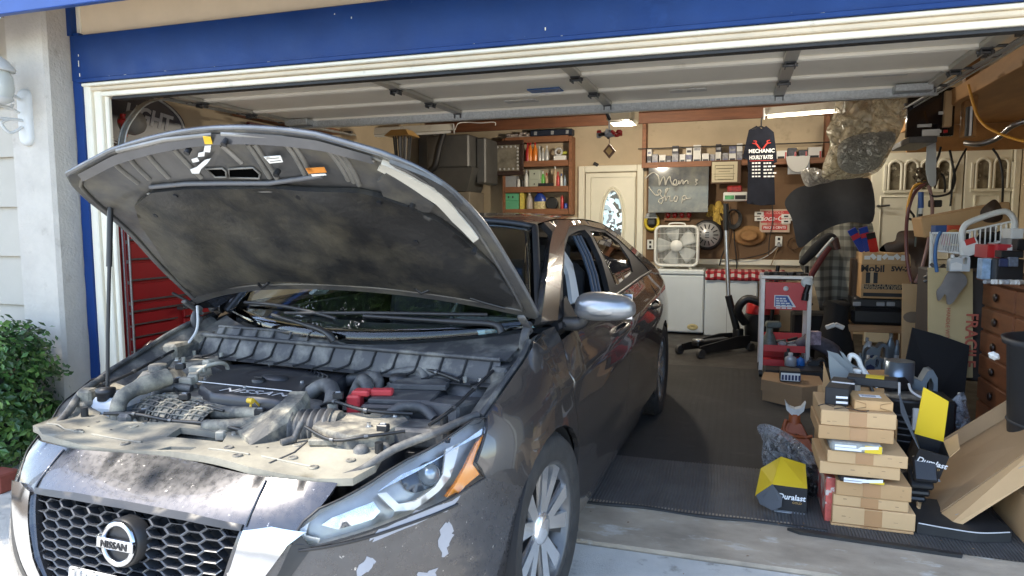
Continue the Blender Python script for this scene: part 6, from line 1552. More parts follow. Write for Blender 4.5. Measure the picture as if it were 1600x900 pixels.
# box fan
YF=8.96
x0,x1,z0,z1=RECT(1022,352,1092,419,YF); z0=zf+.05; W_,H_=x1-x0,z1-z0; cx,cz=(x0+x1)/2,(z0+z1)/2
t=thing('box_fan','white square box fan standing on the chest freezer','fan',(cx,YF+.06,zf+.02))
def rrect(w_,h_,r,n=6):
    out=[]
    for sx,sz,a0 in ((1,1,0),(-1,1,pi/2),(-1,-1,pi),(1,-1,3*pi/2)):
        for i in range(n+1): a_=a0+pi/2*i/n; out.append((sx*(w_/2-r)+r*cos(a_),sz*(h_/2-r)+r*sin(a_)))
    return out
rr=rrect(W_-.03,H_-.03,.07)
g=MB(); g.tube([(cx+a,YF,cz+b) for a,b in rr],.017,8,closed=True); g.tube([(cx+a,YF+.12,cz+b) for a,b in rr],.017,8,closed=True)
n=len(rr); g.add([(cx+a,YF+d,cz+b) for d in (0,.12) for a,b in rr],[(i,(i+1) % n,n+(i+1) % n,n+i) for i in range(n)],True); ob('frame',g,M_wplas,t)
for i in range(31):
    x=cx-W_/2+.03+(W_-.06)*i/30; g=MB(); g.tube([(x,YF-.004,cz-H_/2+.03),(x,YF-.004,cz+H_/2-.03)],.0022,4); ob('grille_wire',g,M_wplas,t)
for zf_ in (-.30,0,.30):
    g=MB(); g.tube([(cx-W_/2+.02,YF-.006,cz+zf_*H_),(cx+W_/2-.02,YF-.006,cz+zf_*H_)],.003,4); ob('grille_wire',g,M_wplas,t)
g=MB(); g.lathe([(.075,0),(.07,.015),(.0005,.02)],(cx,YF,cz),24,Rh); ob('hub',g,M_wplas,t)
for i in range(5):
    a0=2*pi*i/5+.6
    def bl(a,b,a0=a0):
        r=.06+.19*b; th=a0+(a-.5)*(1.05-.25*b); return Vector((cx+r*cos(th),YF+.06+(a-.5)*.05,cz+r*sin(th)))
    g=MB(); g.grid(bl,7,6); ob('blade',g,mat('fan_blade',(.52,.54,.53),.4),t,solid=.003)
g=MB(); g.bx(cx-.22,cx+.22,YF+.125,YF+.13,cz-.24,cz+.24); ob('rear_grille',g,mat('fan_rear',(.10,.10,.09),.7),t)
g=MB(); g.tube(cr([(cx-.10,YF+.05,z1-.01),(cx-.09,YF+.05,z1+.02),(cx,YF+.05,z1+.028),(cx+.09,YF+.05,z1+.02),(cx+.10,YF+.05,z1-.01)],4),.010,6); ob('handle',g,M_wplas,t)
for s in (-1,1):
    g=MB(); g.tube(cr([(cx+s*.15,YF+.06,z0+.0),(cx+s*.17,YF+.0,zf+.03),(cx+s*.19,YF-.04,zf+.03)],4),.009,6); ob('foot',g,M_wplas,t)
g=MB(); x_=AY(1140,420,8.5)
# floor jack
t=thing('floor_jack','black floor jack with a long silver topped handle','floor jack',(-.15,7.7,0))
A=Vector((-.44,7.42,0)); B=Vector((.06,8.02,0)); d=(B-A).normalized(); s_=Vector((d.y,-d.x,0))
for k in (-1,1):
    g=MB(); o0=s_*(.12*k); g.prism([A+o0+Vector((0,0,.05)),B+o0+Vector((0,0,.04)),B+o0+Vector((0,0,.17)),B-d*.2+o0+Vector((0,0,.18)),A+o0+Vector((0,0,.12))],s_*.02); ob('side_plate',g,M_black,t)
    for e,r in ((A,.05),(B,.045)):
        g=MB(); g.lathe([(r,-.02),(r,.02)],e+s_*(.15*k)+Vector((0,0,r)),16,frame((0,0,0),(0,0,1),d).to_3x3()); ob('wheel',g,M_dsteel,t)
g=MB(); g.box(A.lerp(B,.4)+Vector((0,0,.13)),(.10,.5,.05),rotz(-atan2(d.x,d.y)),.01); ob('lift_arm',g,M_black,t)
g=MB(); g.lathe([(.05,0),(.06,.02),(.0005,.02)],A+d*.12+Vector((0,0,.15)),16); ob('saddle',g,M_steel,t)
pt=AY(1134,318,8.0); pm=AY(1138,462,7.98); pb2=B+Vector((-.02,0,.16))
g=MB(); g.tube([pb2,Vector((pm.x,7.98,pm.z))],.038,12); ob('grip_sleeve',g,M_black,t)
zt0=AY(1135,360,8.0).z
g=MB(); g.tube([Vector((pm.x,7.98,pm.z)),Vector((pt.x+.01,8.0,zt0))],.022,12); ob('handle',g,M_steel,t); g=MB(); g.tube([Vector((pt.x+.01,8.0,zt0)),Vector((pt.x,8.0,pt.z))],.026,12); ob('grip',g,M_black,t)
g=MB(); g.box(pb2,(.09,.10,.14),rotz(-atan2(d.x,d.y)),.012); ob('yoke',g,M_black,t)
# ---- red tool cart
YC=6.60
x0,x1=AY(1190,520,YC).x,AY(1263,520,YC).x; zt=AY(1225,436,YC).z; D=.38
t=thing('tool_cart','red tool cart with white corner posts and a blue sticker','tool cart',((x0+x1)/2,YC+D/2,0))
M_post=mat('cart_post',(.62,.58,.55),.4,metal=.3,var=.08,vs=9)
M_cart=mat('cart_red',(.58,.04,.045),.4,var=.08,vs=5,dirt=((.22,.03,.03),.6,.85,6))
for x in (x0,x1):
    for y in (YC,YC+D):
        g=MB(); g.bx(x-.018,x+.018,y-.012,y+.012,.06,zt,.003); ob('post',g,M_post,t)
for y in (YC,YC+D):
    g=MB(); g.bx(x0-.02,x1+.02,y-.014,y+.014,zt+.001,zt+.03,.004); ob('top_rail',g,M_post,t)
pz0,pz1=AY(1225,484,YC).z,AY(1225,441,YC).z
g=MB(); g.bx(x0+.02,x1-.02,YC-.008,YC,pz0,pz1,.003); pa_=ob('panel',g,M_cart,t)
zs0=AY(1225,545,YC).z
for z in (zs0,.14):
    g=MB(); g.bx(x0+.02,x1-.02,YC,YC+D,z-.03,z-.02); g.bx(x0+.02,x1-.02,YC-.005,YC,z-.03,z+.03,.002); g.bx(x0+.02,x1-.02,YC+D-.005,YC+D,z-.02,z+.09,.002); ob('shelf',g,M_cart,t)
for x in (x0,x1):
    for y in (YC,YC+D):
        g=MB(); g.lathe([(.035,-.014),(.035,.014)],(x,y,.036),14,rotm('Y',pi/2)); ob('wheel',g,M_black,t)
a=AY(1210,461,YC-.012); b_=AY(1240,480,YC-.012)
g=MB(); g.prism([(a.x,YC-.011,b_.z),(b_.x+.02,YC-.011,b_.z),(b_.x-.045,YC-.011,a.z),(a.x,YC-.011,a.z)],(0,.002,0)); st_=ob('sticker',g,M_winkp,pa_)
g=MB(); g.prism([(a.x+.008,YC-.0125,b_.z+.008),(b_.x-.005,YC-.0125,b_.z+.008),(b_.x-.055,YC-.0125,a.z-.008),(a.x+.008,YC-.0125,a.z-.008)],(0,.001,0)); ob('blue_print',g,mat('sticker_blue',(.02,.08,.32),.4),st_)
for k,w_ in enumerate((.085,.095,.12,.135,.14)):
    z_=a.z-.030-.021*k; g=MB()
    for j in range(3): g.bx(a.x+.016+w_*j/3,a.x+.016+w_*(j+.82)/3,YC-.014,YC-.0128,z_-.006,z_+.006)
    ob('print_line',g,M_winkp,st_)
q=AY(1228,451,YC-.012); g=MB(); g.lathe([(.022,0),(.021,.006),(.0005,.007)],(q.x,YC-.009,q.z),18,Rh); ob('button',g,M_winkp,pa_)
q=AY(1261,441,YC-.03); g=MB(); g.lathe([(.05,0),(.05,.02),(.018,.022)],(q.x,YC-.015,q.z),22,Rh); ob('tape_reel',g,M_wplas,t)
g=MB(); g.tube([(q.x+.01,YC-.05,q.z-.02),(q.x-.01,YC-.05,q.z-.10)],.022,10); g.tube([(q.x-.01,YC-.05,q.z-.10),(q.x-.015,YC-.05,q.z-.16)],.028,10); single('torch',g,M_black,'black torch hanging from the upper corner of the tool cart','torch')
g=MB()
for i in range(14): g.box((x0+.04+(x1-x0-.08)*i/13,YC+.18+.05*sin(i*2),zt+.02+.02*random.random()),(.05,.10,.035),rotz(i) ,.006)
g.bx(x0+.03,x1-.03,YC+.1,YC+.3,zt-.02,zt+.005)
single('tool_tray',g,M_black,'jumble of dark tools in the tray on top of the cart','tools')
# things on and before the cart
def pile(name,c,n,spread,mats,label,cat,s=.05):
    t_=thing(name,label,cat,c)
    for i in range(n):
        g=MB(); p=Vector(c)+Vector((random.uniform(-1,1)*spread[0],random.uniform(-1,1)*spread[1],random.uniform(0,1)*spread[2]+s*.4))
        if i % 3==0: g.tube([p-Vector((s,0,0)).xyz,p+Vector((s*.6,s,s*.3))],s*.28,8)
        elif i % 3==1: g.box(p,(s*1.6,s,s*.8),rotz(i*1.3) @ rotm('X',i),s*.15)
        else: g.ball(p,s*.6,10,7,(1.2,1,.8))
        ob('piece',g,mats[i % len(mats)],t_)
    return t_
pile('tool_heap',((x0+x1)/2-.05,YC+.15,zs0-.015),14,(.14,.10,.06),(M_dsteel,M_black,M_greyb,M_dsteel),'heap of hand tools on the middle shelf of the cart','tools')
p=AY(1203,505,YC+.1); g=MB(); g.lathe([(.07,0),(.075,.03),(.05,.10),(.03,.14),(.03,.2)],(p.x,YC+.12,zs0-.015),14); g.box((p.x+.03,YC+.12,zs0+.20),(.13,.08,.06),rotz(.2),.012); single('cordless_tool',g,mat('grey_green_tool',(.10,.12,.11),.45,var=.3,vs=30),'grey green cordless tool standing on the cart shelf','tool')
bottle('oil_bottle',(1226,552,1245,584),6.35,mat('silver_bottle',(.45,.46,.48),.35,metal=.3),M_trimg,'silver grey oil bottle before the foot of the cart',shape='flat',z0=.16)
bottle('coolant_bottle',(1244,556,1258,584),6.40,mat('blue_coolant',(.03,.16,.48),.3,coat=.4),M_black,'blue bottle right of the silver oil bottle',shape='flat',z0=.16)
bottle('oil_bottle',(1225,545,1238,575),6.5,M_black,M_black,'black bottle behind the silver oil bottle',shape='flat',z0=.18)
jug('oil_jug',(1262,560,1290,590),6.45,M_black,M_black,M_black,'black oil jug right of the blue bottle',z0=.10)
o=bxt('tool_case',AY(1238,590,6.2).x,AY(1288,590,6.2).x,6.2,6.55,.006,.16,M_black,'low black case on the floor behind the flat carton','case',b=.012)
g=MB(); g.bx(AY(1196,575,6.3).x,AY(1222,575,6.3).x,6.3,6.5,.006,.13,.006); o=single('parts_box',g,M_ink,'black and white parts box left of the silver oil bottle','box');
g=MB(); q=AY(1212,598,6.29); g.bx(q.x-.05,q.x+.05,6.295,6.299,.02,.08); ob('paper_label',g,M_paper,o)
p=AY(1268,545,6.8); g=MB(); g.tube(cr([(p.x-.15,6.8,.20),(p.x-.1,6.75,.30),(p.x,6.78,.32),(p.x+.15,6.8,.26),(p.x+.2,6.85,.2)],5),[.05]*8+[.07]*13,10); single('cloth_bag',g,mat('grey_mauve_bag',(.10,.09,.11),.8,var=.5,vs=10),'slumped grey and mauve bag right of the tool cart','bag')
p=AY(1272,540,6.7); bxt('carton',p.x-.05,p.x+.05,6.7,6.78,.30,.42,mat('printed_carton',(.35,.28,.34),.5,var=.6,vs=25),'small printed carton on the mauve bag','box',rz=.3)
# shop vacuum and black case behind the cart
t=thing('shop_vacuum','black and red shop vacuum with a thick hose behind the cart','vacuum',(.25,8.1,0))
c=AY(1190,560,7.9); c=Vector((c.x,8.1,0))
g=MB(); g.lathe([(.16,.10),(.18,.12),(.19,.38),(.17,.40)],c,22); ob('drum',g,M_black,t); g=MB(); g.lathe([(.18,.405),(.17,.50),(.12,.56),(.0005,.57)],c,22); ob('motor_head',g,M_redb,t)
g=MB(); g.tube(cr([c+Vector((-.18,-.1,.30)),c+Vector((-.26,-.2,.45)),c+Vector((-.16,-.22,.58)),c+Vector((.05,-.2,.52)),c+Vector((.16,-.15,.62)),c+Vector((.30,-.1,.50))],6),.045,10); ob('hose',g,M_black,t)
for i in range(4):
    a_=pi/4+pi/2*i; g=MB(); g.lathe([(.03,-.02),(.03,.02)],c+Vector((.2*cos(a_),.2*sin(a_),.035)),12,rotm('X',pi/2)); ob('caster',g,M_black,t)
text('shop',.05,FRONT(c.x+.05,c.y-.195,.30),M_gold,t,bold=.001)
bxt('steel_case',.55,.95,7.4,7.7,.006,.50,M_blackm,'black equipment case standing behind the right post of the cart','case',b=.02)
g=MB(); g.tube([(.35,7.9,.02),(.42,7.8,.95)],.02,8); g.tube([(.75,7.9,.02),(.70,7.8,.95)],.02,8); g.tube([(.40,7.8,.60),(.72,7.8,.62)],.016,8); g.tube(cr([(.4,7.7,.55),(.55,7.65,.75),(.75,7.7,.55)],6),.02,8); single('hand_truck',g,M_black,'black tube frame hand truck behind the cart','hand truck')
# black bag with white straps
g=MB(); p=AY(1305,520,7.3); g.grid(lambda a,b: Vector((p.x+(.17-.05*b+.02*sin(6*b))*cos(2*pi*a),7.3+.14*sin(2*pi*a),.006+.62*b+.03*sin(4*pi*a)*b)),20,8,cu=True); g.ball((p.x,7.3,.60),.13,12,6,(1,.9,.4)); o=single('black_bag',g,M_blackm,'tall black bag with white straps under the plaid blanket','bag')
for s in (-1,1):
    g=MB(); q=AY(1305+s*7,510,7.1); g.box((q.x,7.12,q.z),(.09,.02,.045),rotm('Y',s*.4),.008); ob('strap',g,M_paper,o)
# ---- coat and plaid blanket hanging at the right
def hang(name,pxs,y,m,label,cat,depth=.10,wave=(14,.03),ret=.04):
    pts=[(q.x,q.z) for q in (AY(a.x,a.y,y) for a in cr([(a,b,0) for a,b in pxs],4,True))]
    zmin,zmax=min(q[1] for q in pts),max(q[1] for q in pts)
    def fn(a,b): k=(zmax-b)/(zmax-zmin); return Vector((a,y+wave[1]*sin(a*wave[0]+2*b)*(.4+k)-depth*sin(pi*min(1,k))+.02*sin(b*11+a*5),b)),Vector((0,-1,0))
    g=MB(); patch(g,fn,pts,(),.045,ret=ret); return single(name,g,m,label,cat)
def plaid():
    m=bpy.data.materials.new('grey_plaid'); m.use_nodes=True; n=m.node_tree.nodes; L=m.node_tree.links; b=n['Principled BSDF']; b.inputs['Roughness'].default_value=.95
    tc=n.new('ShaderNodeTexCoord'); outs=[]
    for ax,sc in (('X',3.4),('Z',3.0)):
        w_=n.new('ShaderNodeTexWave'); w_.bands_direction=ax; w_.inputs['Scale'].default_value=sc; w_.inputs['Distortion'].default_value=.4; L.new(tc.outputs['Object'],w_.inputs[0])
        r=n.new('ShaderNodeMapRange'); L.new(w_.outputs['Fac'],r.inputs[0]); r.inputs[1].default_value=.55; r.inputs[2].default_value=.8; r.inputs[3].default_value=1; r.inputs[4].default_value=.55; outs.append(r.outputs[0])
    mu=n.new('ShaderNodeMath'); mu.operation='MULTIPLY'; L.new(outs[0],mu.inputs[0]); L.new(outs[1],mu.inputs[1])
    v=n.new('ShaderNodeVectorMath'); v.operation='SCALE'; v.inputs[0].default_value=(.27,.26,.22); L.new(mu.outputs[0],v.inputs['Scale']); L.new(v.outputs[0],b.inputs['Base Color']); return m
hang('plaid_blanket',((1250,395),(1270,372),(1305,352),(1358,344),(1364,380),(1360,440),(1348,490),(1330,470),(1318,488),(1300,487),(1285,503),(1276,470),(1268,440),(1252,420)),7.95,plaid(),'grey plaid blanket hanging below the charcoal cloth','blanket',.12,(19,.08))
hang('charcoal_cloth',((1226,320),(1232,305),(1250,292),(1290,285),(1318,274),(1345,278),(1362,285),(1362,346),(1330,347),(1300,354),(1275,368),(1255,385),(1246,384),(1240,360),(1236,340)),7.80,M_coat,'charcoal cloth draped over something tall by the back wall','cloth',.06,(12,.022),.008)
t=thing('tool_sling','black and dark red padded tool sling leaning on the plaid blanket','tool sling',(AY(1270,420,7.5).x,7.5,AY(1270,450,7.5).z))
pts=[AY(1252,412,7.5),AY(1265,398,7.46),AY(1280,382,7.44),AY(1295,370,7.46),AY(1305,376,7.5)]
g=MB(); g.tube(cr(pts,5),[.03,.036,.04,.043,.045,.048,.05,.05,.05,.048,.046,.044,.042,.04,.04,.04,.04,.042,.04,.036,.03],10); ob('pad',g,mat('black_canvas',(.014,.013,.014),.9),t)
g=MB(); g.tube(cr([AY(1262,440,7.45),AY(1278,412,7.42),AY(1296,385,7.40)],5),.03,8); ob('pad',g,mat('dark_red_pad',(.12,.02,.02),.7),t)
g=MB(); g.tube(cr([AY(1276,402,7.38),AY(1290,385,7.36),AY(1302,372,7.38)],5),.014,6); ob('strap',g,M_trimg,t)
g=MB(); g.tube([AY(1304,372,7.42),AY(1308,390,7.42)],.035,10); ob('pad',g,mat('brown_pad',(.06,.025,.02),.7),t)
# hanging clear plastic bag of bubble wrap, white plastic below
def plasticmat(name,col,a,tr=.35,bs=40,rough=.25):
    m=mat(name,col,rough,bump=.9,bs=bs,coat=.6,var=.15,vs=6); b=m.node_tree.nodes['Principled BSDF']; b.inputs['Transmission Weight'].default_value=tr; b.inputs['IOR'].default_value=1.15; b.inputs['Alpha'].default_value=a; return m
def rounded(pxs): return [(q.x,q.y) for q in cr([(a,b,0) for a,b in pxs],4,True)]
def puff(name,pxs,y,dep,m,label,cat,amp=.03,d=.035,fr=17):
    """inflated crumpled bag over a photo outline at depth y"""
    pts=[(AY(a,b,y).x,AY(a,b,y).z) for a,b in rounded(pxs)]; cx=sum(p[0] for p in pts)/len(pts); cz=sum(p[1] for p in pts)/len(pts)
    def edge(a,b):
        best=9
        for i in range(len(pts)):
            p,q=Vector(pts[i]),Vector(pts[(i+1) % len(pts)]); e=q-p; t_=max(0,min(1,(Vector((a,b))-p).dot(e)/e.length_squared)); best=min(best,(p+e*t_-Vector((a,b))).length)
        return best
    ph=random.random()*9
    def h(a,b): k=edge(a,b); return dep*(1-math.exp(-k/(dep*.7)))
    def cr_(a,b): return amp*(abs(sin(a*fr+3*sin(b*fr*.7+ph)))+abs(sin(b*fr*1.3+2.5*sin(a*fr*.9)))- 1)
    g=MB()
    patch(g,lambda a,b: (Vector((a,y-h(a,b)-cr_(a,b)*min(1,h(a,b)/dep*2),b)),Vector((0,-1,0))),pts,(),d,smooth=True)
    patch(g,lambda a,b: (Vector((a,y+h(a,b)*.7,b)),Vector((0,1,0))),pts,(),d*2,smooth=False)
    return single(name,g,m,label,cat)
def film(name,col,a,sc=14,rough=.14,dist=.02):
    """thin crinkled plastic film"""
    m=bpy.data.materials.new(name); m.use_nodes=True; n=m.node_tree.nodes; L=m.node_tree.links; b=n['Principled BSDF']
    b.inputs['Base Color'].default_value=(*col,1); b.inputs['Roughness'].default_value=rough; b.inputs['Coat Weight'].default_value=1; b.inputs['Coat Roughness'].default_value=.08
    b.inputs['Specular IOR Level'].default_value=.8
    tc=n.new('ShaderNodeTexCoord'); nz=n.new('ShaderNodeTexNoise'); nz.inputs['Scale'].default_value=sc*.6; nz.inputs['Detail'].default_value=6; L.new(tc.outputs['Object'],nz.inputs[0])
    vm=n.new('ShaderNodeVectorMath'); vm.operation='MULTIPLY_ADD'; L.new(nz.outputs['Color'],vm.inputs[0]); vm.inputs[1].default_value=(.25,.25,.25); L.new(tc.outputs['Object'],vm.inputs[2])
    v=n.new('ShaderNodeTexNoise'); v.inputs['Scale'].default_value=sc*.55; v.inputs['Detail'].default_value=2.5; v.inputs['Distortion'].default_value=1.6; L.new(vm.outputs[0],v.inputs[0])
    sb_=n.new('ShaderNodeMath'); sb_.operation='SUBTRACT'; L.new(v.outputs['Fac'],sb_.inputs[0]); sb_.inputs[1].default_value=.5; ab_=n.new('ShaderNodeMath'); ab_.operation='ABSOLUTE'; L.new(sb_.outputs[0],ab_.inputs[0])
    mr=n.new('ShaderNodeMapRange'); L.new(ab_.outputs[0],mr.inputs[0]); mr.inputs[1].default_value=0; mr.inputs[2].default_value=.10; mr.inputs[3].default_value=1; mr.inputs[4].default_value=0
    bp=n.new('ShaderNodeBump'); bp.inputs['Strength'].default_value=1; bp.inputs['Distance'].default_value=dist; L.new(mr.outputs[0],bp.inputs['Height']); L.new(bp.outputs[0],b.inputs['Normal']); L.new(bp.outputs[0],b.inputs['Coat Normal'])
    al=n.new('ShaderNodeMapRange'); L.new(mr.outputs[0],al.inputs[0]); al.inputs[1].default_value=.3; al.inputs[2].default_value=1; al.inputs[3].default_value=a; al.inputs[4].default_value=min(1,a+.4); L.new(al.outputs[0],b.inputs['Alpha'])
    return m
M_bag=film('yellowed_plastic_film',(.68,.59,.40),.50,9)
puff('plastic_bag',((1311,146),(1345,140),(1428,141),(1431,158),(1418,178),(1408,205),(1390,240),(1372,268),(1340,278),(1290,280),(1285,262),(1297,225),(1291,205),(1302,180)),6.6,.16,M_bag,'big yellowed clear plastic bag hanging from the rafters','plastic bag',.045,.018,19)
puff('bubble_wrap',((1316,220),(1350,208),(1400,208),(1385,240),(1370,264),(1335,272),(1312,262),(1308,240)),6.44,.035,film('silver_bubble_wrap',(.60,.58,.50),.85,26,.12,.02),'silvery crumpled bubble wrap in the lower half of the plastic bag','bubble wrap',.018,.018,48)
puff('plastic_bag',((1252,266),(1272,262),(1290,268),(1318,274),(1300,284),(1280,288),(1262,292),(1254,282)),7.6,.07,film('white_film',(.62,.60,.56),.8,14),'crumpled white plastic bag on top of the charcoal cloth','plastic bag',.03,.03,22)
# black screen and timber above the right of the garage
x0,x1,z0,z1=RECT(1418,138,1492,213,6.3); o=bxt('flat_screen',x0,x1,6.3,6.36,z0,z1,mat('screen_black',(.006,.006,.010),.15,coat=.5),'black flat screen stored under the loft beside the plastic bag','screen',b=.006)
g=MB(); xa,xb,za,zb_=RECT(1476,142,1488,198,6.25); g.bx(xa,xb,6.24,6.298,za,zb_,.003); single('timber_offcut',g,mat('pale_pine',(.5,.3,.15),.6),'upright pine offcut in front of the black screen','timber')
g=MB(); q=AY(1455,207,6.28); g.bx(q.x-.06,q.x+.06,6.285,6.299,q.z-.025,q.z+.025); ob('paper_label',g,M_paper,o)
for (px,py,w_,mt) in ((1445,196,.05,M_wplas),(1468,205,.015,M_wplas),(1478,205,.015,M_red),(1474,176,.03,M_wplas)):
    g=MB(); q=AY(px,py,6.28); g.bx(q.x-w_,q.x+w_,6.283,6.298,q.z-.012,q.z+.012,.003); ob('button',g,mt,o)
bxt('shelf_plank',AY(1418,215,6.3).x,AY(1462,215,6.3).x,6.25,6.9,AY(1440,224,6.3).z,AY(1440,214,6.3).z,M_dsteel,'dark shelf plank under the black screen','plank')
x0,x1,z0,z1=RECT(1511,166,1521,212,5.8); g=MB(); g.bx(x0,x1,5.8,5.85,z0,z1,.005); o=single('pipe_bracket',g,mat('black_white_bracket',(.05,.05,.05),.4),'black and white striped bracket hanging from the loft','bracket'); g=MB(); g.bx(x0+.015,x0+.03,5.795,5.799,z0,z1); ob('stripe',g,M_winkp,o)
cable('orange_cord',[AY(1513,132,5.7),AY(1520,160,5.7),AY(1527,180,5.7),AY(1540,197,5.6),AY(1565,210,5.5),AY(1600,221,5.4),AY(1640,225,5.3)],.010,M_orcord,'yellow orange extension cord swagged under the loft','extension lead')
cable('steel_pipe',[AY(1640,178,6.2),AY(1585,195,6.3),AY(1560,215,6.5),AY(1530,225,6.6),AY(1508,223,6.7)],.022,M_steel,'grey bent steel pipe under the loft at the right','pipe')
# white strap / towel and hanging cables
hang('white_strap',((1447,210),(1459,210),(1461,240),(1462,262),(1463,288),(1453,289),(1446,265),(1446,240)),6.6,mat('pale_blue_cloth',(.52,.56,.58),.9),'pale blue white strap hanging before the arched door windows','strap',.02,(30,.01),.01)
YH=6.7
HC=[(((1449,285),(1430,300),(1419,330),(1416,370),(1418,410),(1424,440)),.016,mat('maroon_hose',(.17,.06,.055),.4),'maroon air hose, left side of the hanging loop'),
      (((1449,285),(1456,310),(1456,345),(1450,380),(1440,420),(1430,442)),.014,mat('pink_hose',(.30,.17,.15),.4),'pinkish air hose, right side of the hanging loop'),
      (((1446,283),(1428,292),(1419,318),(1417,345)),.012,M_orcord,'orange cord at the outer left of the hanging loop'),
      (((1449,280),(1457,262),(1466,245),(1470,230)),.010,M_black,'black cable rising from the knot to the loft'),
      (((1453,290),(1455,305),(1470,306),(1485,300),(1492,280),(1488,255),(1484,235)),.010,M_black,'black cable looped under the arched windows'),
      (((1466,270),(1474,275),(1477,290),(1476,300)),.009,M_black,'short black cable with a plug before the arched windows'),
      (((1510,232),(1500,250),(1490,275),(1487,300),(1485,322)),.009,M_black,'black cable hanging between the two white door leaves'),
      (((1551,232),(1562,250),(1567,280),(1566,320)),.009,M_black,'black cable hanging over the right door leaf'),
      (((1437,300),(1434,330),(1432,360),(1430,385)),.007,mat('grey_green_cord',(.15,.18,.16),.5),'grey green thin cord inside the hose loop'),
      (((1420,327),(1424,332),(1428,338),(1426,343),(1421,342)),.010,M_black,'small black hook on the hose loop')]
for pts,r,mt,lb in HC: cable('hose' if 'hose' in lb else 'cable',[AY(a,b,YH-.02*(i % 3)) for i,(a,b) in enumerate(pts)],r,mt,lb+' at the right','hose' if 'hose' in lb else 'cable')
g=MB(); c=AY(1447,278,YH)
for i in range(9): g.tube(cr([c+Vector((random.uniform(-.10,.10),random.uniform(-.04,.04),random.uniform(-.09,.09))) for _ in range(5)],4),.009,5)
single('cable_knot',g,mat('brown_rope',(.10,.07,.04),.8,var=.4,vs=30),'tangled brown knot where the hanging hoses are tied','knot')
g=MB(); a,b_=AY(1439,300,YH-.06),AY(1439,325,YH-.06); g.tube([a,b_],.022,10); o=single('blue_tester',g,mat('blue_tester',(.03,.10,.35),.4),'blue barrelled tester hanging in the hose loop','tester'); g=MB(); g.tube([b_,b_-Vector((0,0,.05))],.020,10); ob('collar',g,M_wplas,o); g=MB(); g.tube([b_-Vector((0,0,.05)),b_-Vector((0,0,.14))],.016,8); ob('tip',g,M_black,o)
x0,x1,z0,z1=RECT(1445,337,1455,353,YH-.08); bxt('white_tag',x0,x1,YH-.09,YH-.085,z0,z1,M_paper,'white tag hanging on the right of the hose loop','tag',b=.001)
p=AY(1462,318,YH); bxt('power_strip',p.x-.05,p.x+.05,YH,YH+.04,p.z-.03,p.z+.03,M_black,'black socket block hanging by the hose loop','socket',b=.008)
# ---- wooden table with cases, oil box, bottles beneath
YTb=7.25; zt=AY(1370,508,YTb).z
xa,xb=AY(1322,520,YTb).x,AY(1420,520,YTb).x
t=thing('side_table','plain pine side table carrying two black cases','table',((xa+xb)/2,YTb+.25,0))
M_pine=mat('aged_pine',(.36,.20,.09),.6,var=.2,vs=4,stretch=(1,6,6))
g=MB(); g.bx(xa-.02,xb+.02,YTb-.02,YTb+.5,zt-.07,zt,.006); ob('tabletop',g,M_pine,t)
for x in (xa,xb-.06):
    for y in (YTb,YTb+.42):
        g=MB(); g.bx(x,x+.06,y,y+.06,.004,zt-.071,.004); ob('leg',g,M_pine,t)
x0,x1,z0,z1=RECT(1330,482,1422,508,YTb); o=bxt('instrument_case',x0,x1,YTb-.02,YTb+.4,zt+.001,z1,M_black,'large dark case lying on the pine table','case',b=.03); zc=z1
x0,x1,z0,z1=RECT(1333,467,1422,483,YTb); o=bxt('instrument_case',x0,x1,YTb-.01,YTb+.36,zc+.001,z1+.01,mat('case_black',(.02,.02,.022),.5),'smaller black case with clasps on top of the large one','case',b=.018); zc=z1+.01
for px in (1339,1376,1392):
    q=AY(px,475,YTb-.02); g=MB(); g.bx(q.x-.035,q.x+.035,YTb-.022,YTb-.011,q.z-.02,q.z+.02,.004); ob('clasp',g,M_greyb,o)
x0,x1,z0,z1=RECT(1346,396,1424,469,7.15)
t=thing('oil_carton','brown motor oil carton with black print on the cases','box',((x0+x1)/2,7.3,zc+.001))
g=MB(); g.bx(x0,x1,7.15,7.5,zc+.002,z1,.004); ob('carton_body',g,M_card,t)
g=MB(); g.bx(x0-.002,x1+.002,7.148,7.502,z1-.10,z1+.003,.003); ob('lid',g,M_card2,t)
H_=z1-zc; yv=7.1465; W_=x1-x0
text('Mobil',.088,FRONT(x0+W_*.22,yv+.001,zc+H_*.66),M_ink,t,bold=.003)
g=MB(); g.bx(x0+W_*.09,x0+W_*.33,yv,yv+.003,zc+H_*.34,zc+H_*.58); pr_=ob('print_block',g,M_ink,t); text('1',.15,FRONT(x0+W_*.21,yv-.001,zc+H_*.46),mat('gold_print',(.50,.36,.20),.5),pr_,bold=.006)
text('5W-20',.060,FRONT(x0+W_*.80,yv+.001,zc+H_*.66),M_ink,t,bold=.003)
g=MB(); g.bx(x0+W_*.06,x0+W_*.95,yv,yv+.003,zc+H_*.21,zc+H_*.32); pr_=ob('print_block',g,M_ink,t)
text('KEEPS YOUR ENGINE',.036,FRONT(x0+W_*.42,yv-.001,zc+H_*.29),mat('gold_print',(1,1,1)),pr_); text('RUNNING LIKE NEW',.036,FRONT(x0+W_*.40,yv-.001,zc+H_*.24),mat('gold_print',(1,1,1)),pr_)
g=MB(); g.bx(x0+W_*.05,x0+W_*.96,yv,yv+.003,zc+H_*.05,zc+H_*.13); ob('print_block',g,M_ink,t)
g=MB()
for i in range(7): g.box((x0+W_*(.1+.12*i),7.143,z1-.04+.01*(i % 2)),(.05,.004,.035),rotm('Y',i*.8))
ob('torn_tape',g,M_paper,t)
g=MB(); p=AY(1340,420,7.45); g.bx(p.x-.05,p.x+.06,7.4,7.6,zc-.1,p.z+.10,.006); single('brown_board',g,mat('brown_card',(.08,.05,.03),.8),'dark brown board standing left of the oil carton','board')
